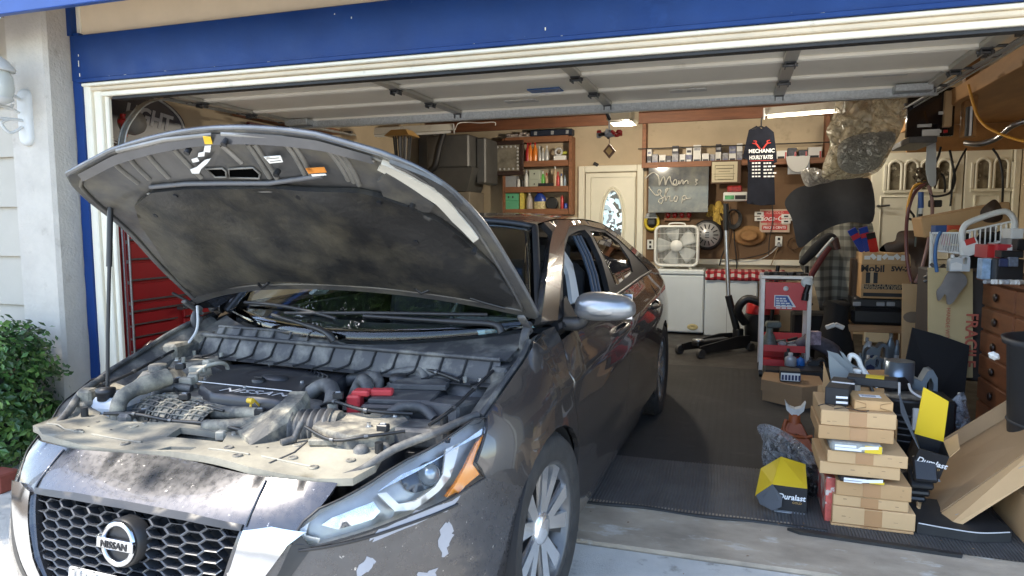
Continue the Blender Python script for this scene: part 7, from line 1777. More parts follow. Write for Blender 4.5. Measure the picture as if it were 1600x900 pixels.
for k,(ax,ay,bx2,by2) in enumerate(((1330,358,1350,392),(1348,355,1358,392),(1360,364,1366,394))):
    a,b_=AY(ax,ay,7.3),AY(bx2,by2,7.35); F=frame((a+b_)/2,(b_-a),(0,1,.0)); L_=(b_-a).length
    g=MB(); g.box((0,0,0),(L_,.02,.075),None,.003); g.xf(F); nm=('left leaning','middle','right, all red')[k]
    o=single('wiper_package',g,mat('pack_red',(.45,.03,.05),.35,coat=.4),f'{nm} wiper blade package standing behind the oil carton','package','wiper blade packages')
    g=MB(); g.box((-L_/2+.03,0,.0),(.06,.022,.077),None,.003); g.xf(F); ob('blue_header',g,M_blueb if k<2 else M_black,o); g=MB(); g.box((L_/2-.07,0,.0),(.14,.022,.077)); g.xf(F); ob('blue_header',g,M_blueb if k<2 else M_redb,o)
def blobx(name,pxs,y,dep,m,label,cat,d=.05,amp=.012,fr=9): return puff(name,pxs,y,dep,m,label,cat,amp,d,fr)
M_leather=mat('brown_leather',(.060,.036,.022),.6,var=.25,vs=6,bump=.2,bs=30)
blobx('leather_bag',((1374,392),(1384,380),(1398,376),(1404,362),(1428,360),(1456,361),(1458,390),(1452,430),(1446,445),(1424,444),(1422,398),(1400,395)),7.05,.16,M_leather,'big brown bag slumped behind the hanging hoses','bag',.05,.03,7)
zz_=.004
Gb='oil bottles under the pine table'
for (px,m_,c_,lb) in (((1348,528,1362,570),M_wplas,M_greyb,'white bottle at the back left under the pine table'),((1385,520,1400,560),M_oil,M_trimg,'tall grey bottle under the pine table'),((1396,532,1409,575),M_oil,M_greyb,'grey bottle with a pale label at the right under the pine table'),((1338,552,1350,585),M_oil,M_greyb,'small grey bottle at the left under the pine table')):
    bottle('oil_bottle',px,YTb+.08,m_,c_,lb,'bottle',Gb,'flat',z0=.006,lab=M_paper if 'label' in lb else None)
jug('oil_jug',(1352,535,1388,590),YTb-.06,M_oil,M_trimg,M_navy,'grey oil jug with a white label under the pine table',z0=.006)
jug('oil_jug',(1352,556,1376,600),YTb-.30,M_oil,M_trimg,M_navy,'short grey oil jug in front of the pine table',z0=.006); jug('oil_jug',(1380,560,1402,600),YTb-.34,M_oil,M_trimg,M_navy,'grey oil jug in front, right of the short one',z0=.006)
# ---- big cardboard sheets, FRAGILE print, grey cloth
def sheet(name,pxs,ys,m,label,cat,th=.012):
    P_=[AY(a,b,y) for (a,b),y in zip(pxs,ys)]; n=(P_[1]-P_[0]).cross(P_[2]-P_[0]).normalized(); n=n if n.y<0 else -n
    g=MB(); g.prism(P_,n*-th); return single(name,g,m,label,cat),P_,n
o,_,_=sheet('cardboard_sheet',((1410,443),(1452,445),(1452,560),(1440,585),(1408,585)),(6.5,6.5,6.42,6.4,6.4),M_card2,'pale cardboard sheet with oil stains beside the pine table','cardboard')
for (px,py,r) in ((1425,495,.06),(1447,478,.045)):
    g=MB(); q=AY(px,py,6.47); g.prism([(q.x+r*1.2*cos(2*pi*i/14),6.44,q.z+r*.8*sin(2*pi*i/14)) for i in range(14)],(0,.002,0)); ob('oil_stain',g,mat('oil_stain',(.20,.14,.09),.6),o)
o,_,_=sheet('cardboard_sheet',((1450,418),(1520,420),(1520,590),(1450,590)),(5.42,5.42,5.40,5.40),mat('yellow_card_sheet',(.48,.37,.19),.8,var=.06,vs=4),'yellowish cardboard sheet printed FRAGILE left of the dresser','cardboard')
q=AY(1511,520,5.39); text('FRAGILE',.10,frame((q.x+.02,5.383,q.z-.05),(0,0,-1),(1,0,0)),mat('faded_red',(.42,.10,.06),.6),o,bold=.002); text('HANDLE WITH CARE',.035,frame((q.x-.12,5.384,q.z-.0),(0,0,-1),(1,0,0)),mat('faded_red',(1,1,1)),o)
hang('grey_rag',((1468,445),(1478,428),(1490,420),(1508,430),(1509,444),(1498,455),(1486,472),(1478,474),(1474,458),(1466,470),(1462,455)),5.36,mat('grey_rag',(.20,.185,.17),.9,var=.12,vs=10),'grey brown rag hung over the top of the yellowish cardboard','rag',.02,(25,.02),.015)
o,P_,n=sheet('black_folder',((1426,512),(1470,524),(1515,540),(1505,640),(1460,625),(1412,580)),(5.37,5.37,5.37,5.2,5.18,5.2),M_blackm,'black folded panel leaning on the cardboard sheets','panel',.02)
jug('oil_jug',(1414,574,1466,640),4.95,M_oil,M_oil,M_navy,'blue grey motor oil jug with a dark label before the black panel',z0=.02,txt='STP')
puff('plastic_bag',((1440,640),(1458,622),(1480,628),(1505,612),(1512,640),(1515,662),(1490,672),(1465,668),(1448,660)),4.75,.10,film('clear_film',(.50,.54,.60),.42,12),'crumpled clear plastic bag at the foot of the dresser','plastic bag',.04,.03,20)
bottle('blue_bottle',(1493,615,1508,640),4.95,mat('pale_blue_can2',(.06,.20,.36),.3),M_wplas,'blue bottle inside the clear plastic by the dresser',z0=.05)
# oil drain bucket
t=thing('oil_bucket','black bucket with a scummy lid behind the carton stack','bucket',(AY(1420,690,4.55).x,4.7,0)); c=Vector((AY(1420,690,4.55).x,4.70,0))
g=MB(); g.lathe([(.11,.006),(.13,.02),(.155,.30),(.165,.33),(.165,.35),(.15,.35)],c,26); ob('body',g,M_black,t)
g=MB(); g.lathe([(.15,.352),(.14,.358),(.0005,.356)],c,26); ob('lid',g,mat('scummy_lid',(.20,.19,.16),.4,var=.6,vs=14,dirt=((.04,.035,.03),.5,.62,12)),t)
for i in range(5): g=MB(); g.lathe([(.135+.005*i,.08+.04*i),(.145+.005*i,.09+.04*i),(.135+.005*i,.10+.04*i)],c,26); ob('rib',g,M_black,t)
g=MB(); q=AY(1443,657,4.5); g.bx(q.x-.05,q.x+.05,4.52,4.55,q.z-.07,q.z+.06,.004); ob('paper_label',g,M_paper,t)
bxt('black_bin',c.x+.06,c.x+.26,4.62,4.9,.006,.34,M_black,'square black bin right of the oil bucket','bin',b=.015)
g=MB(); c2=AY(1408,583,4.9); g.lathe([(.085,-.07),(.085,.07),(.075,.07),(.0005,.06)],(c2.x,4.95,c2.z),22); single('oil_filter',g,mat('blue_steel',(.22,.28,.34),.3,metal=.7),'blue grey steel canister on the clutter behind the cartons','filter')
for k,pts in enumerate((((1420,600),(1425,612),(1440,622),(1452,634)),((1405,598),(1405,615),(1402,630)))):
    cable('white_lead',[AY(a,b,4.7-.05*i) for i,(a,b) in enumerate(pts)],.008,M_wire,('longer','shorter')[k]+' white lead curling over the black clutter','lead')
g=MB(); a=AY(1385,577,4.9); g.prism([AY(1352,578,5.3),AY(1404,577,5.3),AY(1422,582,4.9),AY(1420,586,4.9),AY(1358,586,4.9)],(0,0,-.012)); single('cardboard_flap',g,M_card,'brown cardboard flap lying level behind the grey panels','cardboard')
pile('clutter',(AY(1400,640,4.75).x,4.85,.02),12,(.14,.12,.42),(M_black,M_blackm,M_black,M_dsteel),'heap of black car parts behind the carton stack','car parts',.10)
# ---- dresser with boxes, bins
t=thing('dresser','worn reddish brown chest of drawers facing left','dresser',(1.85,4.85,0))
M_dr=mat('dresser_wood',(.19,.066,.024),.5,var=.22,vs=3,stretch=(6,1,6),dirt=((.09,.03,.012),.6,.8,4)); DXF=1.56; zt=AX(1519,428,1.54).z
g=MB(); g.bx(DXF+.02,2.05,4.15,5.33,.02,zt-.03,.006); ob('cabinet',g,M_dr,t); g=MB(); g.bx(DXF-.03,2.07,4.12,5.36,zt-.029,zt,.008); ob('top',g,M_dr,t)
zd=[zt-.04-(zt-.10)*k/6 for k in range(7)]
for k in range(6):
    for y0,y1 in ((4.17,4.73),(4.75,5.31)):
        g=MB(); g.bx(DXF,DXF+.02,y0,y1,zd[k+1]+.008,zd[k]-.008,.006); d_=ob('drawer',g,M_dr,t)
        for yk in ((y0+y1)/2,):
            g=MB(); g.ball((DXF-.012,yk,(zd[k]+zd[k+1])/2),.028,10,8,(.5,1,1)); ob('knob',g,mat('dark_knob',(.03,.015,.01),.4),d_)
def dtop(px0,px1,py0,py1,y,h=None): pass
M_blist=mat('blue_pack',(.28,.40,.55),.4,var=.3,vs=25)
def ontop(name,px,y,d,m,label,cat,rz=0):
    x0,x1,z0,z1=RECT(*px,y); return bxt(name,x0,x1,y,y+d,zt+.001 if z0<zt+.06 else z0,z1,m,label,cat,None,.004,rz)
ontop('medicine_carton',(1535,404,1549,427),4.95,.10,M_blist,'pale blue upright carton on the dresser top','box')
ontop('battery_box',(1558,405,1600,428),4.85,.2,M_black,'long black box on the dresser top','box')
ontop('red_box',(1543,383,1558,404),5.05,.25,M_red,'dark red carton behind the black boxes on the dresser','box'); ontop('red_box',(1558,382,1582,410),5.0,.2,mat('red_white_box',(.45,.03,.04),.4,dirt=((.7,.68,.65),.55,.57,6)),'red carton with white panels on the dresser','box')
ontop('blue_grey_box',(1562,404,1577,417),4.82,.02,M_navy,'navy box end on the front of the black boxes','box'); ontop('ribbed_box',(1577,402,1592,417),4.80,.04,mat('ribbed_grey',(.12,.14,.18),.5,var=.3,vs=60),'blue grey ribbed cartridge beside the navy box','cartridge')
ontop('black_bracket',(1565,392,1600,403),4.9,.12,M_black,'long black bracket lying across the red carton','bracket')
ontop('white_carton',(1580,357,1600,373),5.3,.2,M_paper,'white carton at the far right over the dresser','box'); ontop('grey_carton',(1580,373,1592,390),5.2,.2,M_greyb,'grey carton under the white one at the far right','box'); ontop('speaker_box',(1590,374,1612,392),5.1,.2,M_black,'black box at the far right under the white carton','box')
for i in range(9):
    q=AY(1552+i*6,428+(i % 3)*2,4.55+.03*(i % 2)); g=MB()
    if i % 2: g.box((q.x,4.6,zt+.014),(.05,.04,.026),rotz(i),.005)
    else: g.tube([(q.x-.03,4.58,zt+.014),(q.x+.03,4.62,zt+.014)],.013,8)
    single('fitting',g,M_wplas if i % 3 else M_greyb,('white','grey')[0 if i % 3 else 1]+' small fitting on the front of the dresser top, '+order[i]+' from the left','fitting','small fittings on the dresser')
# wire basket, white jug, box behind
YB=5.45
t=thing('wire_basket','white wire basket with a thick curved handle full of odds and ends','basket',(AY(1525,385,YB).x,YB+.2,AY(1525,395,YB).z))
hp=[AY(1506,428,YB),AY(1505,400,YB),AY(1503,368,YB),AY(1508,352,YB),AY(1525,343,YB),AY(1555,333,YB),AY(1573,331,YB),AY(1584,342,YB),AY(1586,358,YB),AY(1581,375,YB)]
g=MB(); g.tube(cr(hp,5),.020,10); ob('handle',g,M_wplas,t)
R0,R1=AY(1508,362,YB),AY(1581,346,YB); B0,B1=AY(1506,396,YB),AY(1580,372,YB)
for a,b_,r in ((R0,R1,.007),(B0,B1,.007),(R0+Vector((0,.35,0)),R1+Vector((0,.35,0)),.007)):
    g=MB(); g.tube([a,b_],r,6); ob('rim',g,M_wire,t)
for i in range(10):
    f=i/9; a,b_=R0.lerp(R1,f),B0.lerp(B1,f); g=MB(); g.tube([a,b_,b_+Vector((0,.33,0)),a+Vector((0,.35,0))],.0052,5); ob('wire',g,M_wire,t)
S0,S1=AY(1456,364,YB+.1),AY(1500,364,YB); T0,T1=AY(1462,392,YB+.1),AY(1502,396,YB)
for a,b_ in ((S0,S1),(T0,T1)): g=MB(); g.tube([a,b_],.006,6); ob('rim',g,M_wire,t)
for i in range(17):
    f=i/16; g=MB(); g.tube([S0.lerp(S1,f),T0.lerp(T1,f)],.0035,4); ob('wire',g,M_wire,t)
c=(R0+B1)/2
pile('basket_contents',(c.x,YB+.17,B0.z-.02),18,(.20,.10,.14),(M_black,M_blackm,M_dsteel,M_greyb,M_black,M_gold),'dark hoses and parts heaped in the white wire basket','car parts',.07)
for (px,m_,lb) in (((1478,352,1502,372),mat('red_orange_pack',(.50,.07,.03),.4,var=.4,vs=20),'red and orange packet in the left end of the wire basket'),((1460,352,1480,366),mat('blue_cloth',(.03,.07,.20),.7),'blue cloth in the left end of the wire basket'),((1476,366,1498,384),mat('red_stripe_pack',(.42,.04,.07),.4,dirt=((.6,.5,.2),.55,.57,9)),'striped red packet behind the basket wires')):
    x0,x1,z0,z1=RECT(*px,YB+.14); bxt('packet',x0,x1,YB+.14,YB+.22,z0,z1,m_,lb,'packet',rz=.15)
g=MB(); q0,q1=AY(1512,375,YB-.02),AY(1521,398,YB-.02); F=frame((q0+q1)/2,(q1-q0),(0,1,0)); g.box((0,0,0),((q1-q0).length,.004,.10),None,.001); g.xf(F); o=single('price_tag',g,M_paper,'white tag with red print hung on the basket wires','tag'); g=MB(); g.box((-.04,-.0035,.01),(.04,.002,.06)); g.xf(F); ob('red_print',g,M_redink,o)
x0,x1,z0,z1=RECT(1458,345,1535,360,5.9)
g=MB(); F=frame(AY(1500,344,5.9),AY(1560,330,5.9)-AY(1460,348,5.9),(0,1,0)); g.box((0,0,0),(.56,.30,.15),None,.008); g.xf(F); single('brown_box',g,M_card,'long brown box lying on top of the wire basket','box')
blobx('leather_roll',((1532,330),(1545,316),(1556,312),(1565,325),(1566,342),(1552,348),(1536,345)),5.75,.08,M_leather,'dark leather roll at the right end of the brown box','roll',.04,.02,12)
jug('water_jug',(1484,398,1516,428),5.3,mat('cloudy_jug',(.50,.53,.53),.4),M_wplas,M_wplas,'cloudy white plastic jug under the wire basket',z0=AY(1500,424,5.3).z)
g=MB(); g.bx(AY(1456,420,5.6).x,AY(1590,420,5.6).x,5.47,6.0,.3,AY(1500,424,5.47).z,.01); single('workbench',g,mat('dark_bench',(.05,.04,.035),.7),'dark bench under the white wire basket','bench')
g=MB(); g.bx(AY(1500,410,5.9).x,AY(1580,410,5.9).x,5.9,6.1,AY(1500,424,5.9).z,AY(1500,398,5.9).z,.01); single('black_crate',g,M_black,'black crate in the shade under the wire basket','crate')
for x in (1456,):
    a,b_=AY(x,362,5.7),AY(x-2,450,5.7); g=MB(); g.tube([a,b_],.014,8); single('rack_post',g,M_wplas,'white rack post beside the brown bag','post')
cable('blue_rope',[AY(1470,362,5.4),AY(1464,375,5.4),AY(1461,400,5.4),AY(1464,425,5.4)],.012,mat('blue_rope',(.04,.12,.28),.6),'blue rope hanging at the left of the wire basket','rope')
g=MB()
for i in range(10): p=AY(1456+random.uniform(-6,14),428+random.uniform(-10,10),5.5); g.tube([p,p+Vector((random.uniform(-.06,.06),.03,random.uniform(-.05,.05)))],.012,6)
single('metal_parts',g,M_dsteel,'small dark metal parts above the grey rag','car parts')
# trash can
t=thing('trash_can','dark grey plastic trash can before the dresser','trash can',(1.52,3.9,0)); c=Vector((1.525,3.90,0)); zr=AY(1580,540,3.65).z
M_bin=mat('grey_bin',(.045,.047,.05),.55,var=.1,vs=6)
g=MB(); g.lathe([(.20,.006),(.215,.02),(.255,zr-.04),(.275,zr-.03),(.28,zr),(.262,zr),(.25,zr-.06),(.19,.03),(.0005,.03)],c,36); ob('body',g,M_bin,t)
for zz_ in (.2,.42): g=MB(); r_=.215+.04*(zz_/zr); g.lathe([(r_,zz_),(r_+.008,zz_+.01),(r_,zz_+.02)],c,36); ob('rib',g,M_bin,t)
g=MB(); q=AY(1553,556,3.82); g.box((q.x,3.82,q.z),(.05,.04,.035),rotm('Y',.5),.014); single('paper_cup',g,M_paper,'crushed white paper wedged by the trash can rim','paper')
# ================================================================== mats and foreground goods
def ribbed(name,x0,x1,y0,y1,z,pitch,h,m,label,border=None):
    """rubber mat with real ribs running into the garage"""
    t=thing(name,label,'floor mat',((x0+x1)/2,(y0+y1)/2,z))
    n=int((x1-x0)/pitch); vs=[]; ys=[y0+(y1-y0)*j/6 for j in range(7)]
    xs_=[]
    for i in range(n):
        x=x0+pitch*i; xs_ += [(x,0),(x+pitch*.38,0),(x+pitch*.5,h),(x+pitch*.88,h)]
    wob=lambda y: .004*sin(y*9)
    for y in ys:
        for x,hh_ in xs_: vs.append((x+wob(y),y+.012*sin(x*4)*(1 if y==y0 else 0),z+.004+hh_+.0015*sin(x*7+y*5)))
    w_=len(xs_); g=MB(); g.add(vs,[(j*w_+i,j*w_+i+1,(j+1)*w_+i+1,(j+1)*w_+i) for j in range(6) for i in range(w_-1)]); ob('ribbed_surface',g,m,t)['kind']='stuff'
    if border:
        g=MB(); g.tube(cr([(x0+(x1-x0)*i/9,y0-.012+.012*sin(i*1.9),z+.008+.003*sin(i*2.3)) for i in range(10)],4),.011,6); ob('edging',g,border,t)
    return t
ribbed('rubber_mat',-1.05,.42,3.31,4.05,.006,.016,.004,M_mat,'wide ribbed black rubber mat just inside the threshold',M_rub)
ribbed('rubber_mat',.28,1.75,3.235,4.3,.012,.014,.004,mat('rubber_mat_dark',(.075,.073,.071),.65,var=.25,vs=6,dirt=((.11,.10,.09),.6,.8,9)),'darker ribbed rubber mat under the stack of cartons')
g=MB(); g.prism([(.25,3.255,.0),(.30,3.225,.0),(.92,3.19,.0),(.93,3.215,.0),(.32,3.262,.0)],(0,0,.026)); single('rubber_strip',g,M_rub,'loose black rubber edging strip before the carton stack','rubber strip')
ribbed('rubber_mat',-1.2,1.4,3.95,6.9,.0035,.05,.0005,mat('carpet_runner',(.024,.023,.022),.8,var=.4,vs=2.0,dirt=((.07,.065,.058),.55,.8,3)),'smooth worn dark mat covering the middle of the garage floor')
lit_=MB()
for i in range(26):                                    # leaves and crumbs on the concrete and the mat lip
    x=random.uniform(-.7,1.2); y=3.30+random.gauss(0,.05) if i % 2 else random.uniform(2.2,4.2); g=MB(); r=random.uniform(.004,.012); a_=random.random()*6; z=.030 if y>3.25 else (.013 if y>2.88 else .001)
    g.add([(x+r*cos(a_),y+r*sin(a_),z),(x+r*.4*cos(a_+1.7),y+r*.4*sin(a_+1.7),z+.003),(x-r*cos(a_),y-r*sin(a_),z+.001),(x+r*.4*cos(a_-1.7),y+r*.4*sin(a_-1.7),z+.002)],[(0,1,2,3)])
    lit_.add(g.v,g.f)
lit_o=struct('litter',lit_,mat('dead_leaf',(.20,.12,.06),.8,var=.5,vs=40),kind='stuff')
# stack of flat cartons
Gs='flat cartons in the stack by the door'
def carton(px,y,d,m,label,group=Gs,tape=True,th=None,dx=0,rz=0):
    (xl,yl,xr,yr),th_=px,th
    a=AY(xl,yl,y); b_=AY(xr,yr,y); z1=a.z; x0,x1=a.x,b_.x
    g=MB(); g.box((0,0,0),(x1-x0,d,th_),rotz(rz),.003); g.xf(Matrix.Translation(((x0+x1)/2+dx,y+d/2,z1-th_/2)))
    o=single('flat_carton',g,m,label,'box',group)
    if tape:
        g=MB(); xm=x0+(x1-x0)*tape if tape is not True else (x0+x1)/2; g.bx(xm-.036,xm+.036,y-.0015,y-.0005,z1-th_+.004,z1-.004); g.bx(xm-.036,xm+.036,y-.0015,y+d*.9,z1+.0004,z1+.0012); ob('tape_strip',g,M_tape if len(o.name) % 2 else M_card2,o)
    g=MB()
    for j in range(3): xx=random.uniform(x0+.02,x1-.03); zz=random.uniform(z1-th_*.8,z1-th_*.2); g.bx(xx,xx+random.uniform(.004,.02),y-.0008,y-.0002,zz,zz+random.uniform(.001,.004))
    ob('scuff',g,mat('card_scuff',(.27,.17,.085),.8),o)
    return o,x0,x1,z1
YK=3.36
rows=[((1298,817,1428,836),.070,YK,.36,'bottom carton of the stack',.47),((1301,790,1431,806),.066,YK+.005,.36,'second carton up from the floor in the stack',.5),((1302,772,1420,786),.046,YK+.012,.35,'third carton up, thinner than those below',.49),
        ((1307,750,1425,764),.058,YK+.005,.36,'fourth carton up, under the lower yellow packet',.48),
        ((1281,720,1407,734),.058,YK+.01,.36,'fifth carton up, pushed out to the left with torn print',0),((1293,703,1419,716),.062,YK+.0,.37,'sixth carton up, pushed out to the right',.47),
        ((1279,664,1397,678),.062,YK+.02,.36,'seventh carton up, above the upper yellow packet',.54),((1283,640,1401,656),.064,YK+.025,.36,'topmost flat carton of the stack, marked in black pen',.5)]
zprev=.016
for k,(px,th,y,d,lb,tp) in enumerate(rows):
    a=AY(px[0],px[1],y)
    if k<4: th=a.z-zprev-.0015; zprev=a.z
    elif k==4: gap0=zprev; zprev=a.z
    elif k==5: th=a.z-zprev-.0015; zprev=a.z
    elif k==6: gap1=zprev; zprev=a.z
    else: th=a.z-zprev-.0015; zprev=a.z; ztop=a.z
    r=carton(px,y,d,M_card2 if k % 3 else M_card,lb+' (flat brown)' if False else lb,tape=tp,th=th); top=r
    if k==4: z4=r[3]-th
    if k==6: z6=r[3]-th
for (pxa,z0,z1,lb,mt) in (((1311,1384),gap0,z4,'lower yellow and black parts packet sticking out of the stack',M_black),((1295,1378),gap1,z6,'upper yellow and grey parts packet sticking out of the stack',mat('grey_packet',(.30,.30,.27),.4,var=.3,vs=30))):
    x0,x1=AY(pxa[0],750,YK-.02).x,AY(pxa[1],750,YK-.02).x
    g=MB(); g.bx(x0,x1,YK-.015,YK+.30,z0+.002,z1-.002,.010); o=single('parts_packet',g,mt,lb,'packet','parts packets in the carton stack')
    g=MB(); g.bx(x0+(x1-x0)*.66,x1-.004,YK-.0165,YK-.014,z0+.006,z1-.006,.0005); ob('yellow_field',g,M_yel,o)
    g=MB(); g.bx(x0+.02,x0+(x1-x0)*.6,YK-.0165,YK-.014,z0+.010,z0+.022); g.bx(x0+.02,x0+(x1-x0)*.5,YK-.0165,YK-.014,z1-.020,z1-.010); ob('white_print',g,M_winkp,o)
    g=MB(); xm=x0+(x1-x0)*.68; g.prism([(xm-.04,YK-.018,(z0+z1)/2-.006),(xm+.05,YK-.018,(z0+z1)/2+.004),(xm+.05,YK-.018,(z0+z1)/2+.018),(xm-.02,YK-.018,(z0+z1)/2+.010)],(0,.001,0)); ob('white_swoosh',g,M_winkp,o)
g=MB()
for k,pts in enumerate((((-.20,-.04),(-.16,.0),(-.12,-.03),(-.09,.01),(-.05,-.03)),((-.12,-.08),(-.06,-.05),(.02,-.09),(.06,-.07)),((.03,-.04),(.06,-.01),(.09,-.05),(.05,-.06)))):
    g.tube([((top[1]+top[2])/2+a*.8,YK+.13+b_,ztop+.0015) for a,b_ in cr([(p[0],p[1],0) for p in pts],4) for a,b_ in ((a,b_),)] if False else [((top[1]+top[2])/2+q.x*.8,YK+.13+q.y,ztop+.0015) for q in cr([(p[0],p[1],0) for p in pts],4)],.0022,4)
ob('pen_marks',g,M_ink,top[0])
# kraft box and black parts box on the stack
x0,x1=AY(1336,635,YK+.06).x,AY(1397,640,YK+.06).x; zk=AY(1366,627,YK+.06).z
g=MB(); g.box((0,0,0),(x1-x0,.20,zk-ztop-.002),rotz(.03),.003); g.xf(Matrix.Translation(((x0+x1)/2-.005,YK+.165,(zk+ztop)/2))); o=single('kraft_parcel',g,mat('kraft_paper',(.50,.30,.13),.6,var=.07,vs=8,bump=.25,bs=25),'small kraft paper parcel with a label on top of the stack','parcel')
g=MB(); g.bx((x0+x1)/2-.05,(x0+x1)/2+.04,YK+.13,YK+.18,zk+.0005,zk+.0015); lb_=ob('paper_label',g,M_paper,o)
for i in range(3): g=MB(); g.bx((x0+x1)/2-.04,(x0+x1)/2+.02,YK+.14+.012*i,YK+.145+.012*i,zk+.0016,zk+.002); ob('print_line',g,M_navy,lb_)
g=MB(); xm=(x0+x1)/2; zm=(zk+ztop)/2
for sx in (-1,1): g.tube([(xm+sx*(x1-x0)*.46-.005,YK+.062,zk-.004),(xm+sx*.03-.005,YK+.061,zm+.008),(xm+sx*.03-.005,YK+.061,zm-.008),(xm+sx*(x1-x0)*.46-.005,YK+.062,ztop+.006)],.0012,4)
ob('fold_lines',g,mat('kraft_crease',(.28,.16,.06),.7),o)
x0,x1=AY(1297,620,YK+.12).x,AY(1322,620,YK+.12).x; zk2=AY(1305,606,YK+.12).z
g=MB(); g.box((0,0,0),(.10,.26,zk2-ztop-.002),rotz(-.25),.003); g.xf(Matrix.Translation((x0+.06,YK+.25,(zk2+ztop)/2))); o=single('parts_box',g,M_ink,'black parts box with white print behind the kraft parcel','box')
for k in range(3):
    q=AY(1316,622+8*k,YK+.10); g=MB(); g.box((q.x,YK+.112,q.z),(.05,.004,.010)); ob('white_print',g,M_winkp,o)
g=MB(); q=AY(1304,622,YK+.15); g.box((q.x-.012,YK+.19,q.z),(.004,.06,.05),rotz(-.25)); ob('white_print',g,M_winkp,o)
g=MB(); g.box((x0+.07,YK+.24,zk2+.001),(.10,.02,.002),rotz(-.25)); ob('white_print',g,M_winkp,o)
g=MB(); g.box((x0+.22,YK+.38,zk2-.01),(.22,.10,.04),rotz(-.2),.004); o=single('yellow_box',g,M_ink,'flat black and yellow box behind the kraft parcel','box'); g=MB(); g.box((x0+.23,YK+.375,zk2+.0115),(.08,.08,.002),rotz(-.2)); ob('yellow_field',g,M_yel,o)
g=MB(); g.bx(AY(1281,780,3.6).x,AY(1300,780,3.6).x+.1,3.40,3.74,.016,gap0-.004,.003); o=single('printed_carton',g,mat('red_white_print',(.50,.10,.08),.5,var=.4,vs=16,dirt=((.55,.50,.45),.50,.53,11)),'red and white printed carton behind the lower cartons','box')
# open yellow and black boxes
def flapbox(name,px,y,dep,h,label,fl,txt=None,rz=0):
    x0,x1,z0,z1=RECT(*px,y); t=thing(name,label,'box',((x0+x1)/2,y+dep/2,.014),rz)
    W_=x1-x0; F=Matrix.Translation(((x0+x1)/2,y+dep/2,.014)) @ Matrix.Rotation(rz,4,'Z'); th=.004
    for a in ((-W_/2,W_/2,-dep/2,-dep/2+th),(-W_/2,W_/2,dep/2-th,dep/2),(-W_/2,-W_/2+th,-dep/2+th,dep/2-th),(W_/2-th,W_/2,-dep/2+th,dep/2-th)):
        g=MB(); g.bx(a[0],a[1],a[2],a[3],0,h); g.xf(F); ob('wall',g,M_ink,t)
    g=MB(); g.bx(-W_/2+th,W_/2-th,-dep/2+th,dep/2-th,.0,.004); g.xf(F); ob('bottom',g,M_ink,t)
    for pts,m_ in fl:
        g=MB(); P_=[Vector((p[0]*W_/2,p[1]*dep/2,p[2]*h)) for p in pts]; n_=(P_[1]-P_[0]).cross(P_[2]-P_[0]).normalized(); g.prism(P_,n_*.003); g.xf(F); ob('flap',g,m_,t)
    if txt: text(txt,h*.30,F @ frame((W_*.06,-dep/2-.001,h*.58),(1,0,0),(0,0,1)),M_winkp,t,bold=.0008,shear=.15,sx=.95); text('GOLD',h*.12,F @ frame((W_*.22,-dep/2-.001,h*.38),(1,0,0),(0,0,1)),M_gold,t)
    g=MB(); g.bx(-W_/2+.01,W_/2,-dep/2-.02,-dep/2-.002,.0,.004); g.xf(F); ob('lip',g,M_greyb,t)
    return t
M_gf=mat('grey_flap',(.045,.05,.058),.5)
flapbox('open_box',(1208,765,1262,805),3.47,.15,.125,'open yellow and black box on the mat left of the stack',[
    (((-1.0,-1,1.0),(1.0,-1,1.0),(.95,1.6,1.42),(-.55,1.6,1.62)),M_yel),
    (((-1.0,-1,1.0),(-.55,1.6,1.62),(-1.75,1.3,1.10),(-2.0,-1.0,.45)),M_yel),
    (((-1.0,-1.02,1.02),(-1.95,-1.02,.50),(-1.7,-1.3,.22),(-.95,-1.6,.10),(-.45,-1.55,.28),(-.40,-1.3,.6)),M_gf)],'Duralast',-.06)
tb=flapbox('open_box',(1420,765,1468,800),3.62,.14,.13,'open yellow and black box tipped on the clutter right of the stack',[
    (((-1.0,1,1.0),(1.0,1,1.0),(.3,1.1,2.6),(-1.6,1.1,2.9)),M_yel),
    (((-1.0,1.0,.9),(-1.0,-1,1.0),(-2.6,.2,1.9),(-2.9,1.1,2.4)),M_gf),(((1.0,-1,1.0),(1.0,1,1.0),(1.6,.9,1.5),(1.4,-.9,1.4)),M_card2)],'Duralast',0)
tb.location.z += .21; tb.rotation_euler=(.25,.22,0)
# black tray / ramp, leaning cardboard tray, right hand box, red can
g=MB()
def tray(a,b):
    x=.78+.46*a; return Vector((x,3.42-.05*(1-b)+.02*sin(3*a),.018+.055*(1-b)))
g.prism([(.795,3.38,.02),(1.02,3.355,.02),(1.16,3.40,.02),(1.17,3.44,.02),(1.10,3.70,.02),(.80,3.72,.02)],(0,0,.045)); o=single('rubber_ramp',g,M_rub,'black rubber ramp lying before the leaning cardboard tray','ramp')
g=MB(); g.tube(cr([(.80,3.378,.068),(.92,3.364,.064),(1.03,3.352,.066),(1.15,3.392,.068)],5),.003,5); ob('worn_edge',g,M_trimg,o)
for i in range(4):
    g=MB(); g.box((.83+.012*i,3.66-.02*i,.11+.045*i),(.10,.12,.03),rotm('X',.4+.2*i),.008); single('black_part',g,M_black,'black plastic car part under the tipped yellow box, '+order[i]+' from the bottom','car part','black plastic parts under the tipped box')
P1,P2=AY(1472,832,3.50),AY(1640,700,3.42); P3,P4=AY(1446,728,4.20),AY(1640,612,4.05); P0=AY(1440,795,3.62)
t=thing('cardboard_tray','long shallow cardboard tray leaning from the mat up to the right','cardboard',P1)
M_ct=mat('cardboard_big',(.40,.265,.14),.8,var=.06,vs=3,bump=.1,bs=30)
n_=(P2-P1).cross(P3-P1).normalized(); n_=n_ if n_.z>0 else -n_
A0=AY(1452,812,3.56); A1=AY(1640,680,3.48)
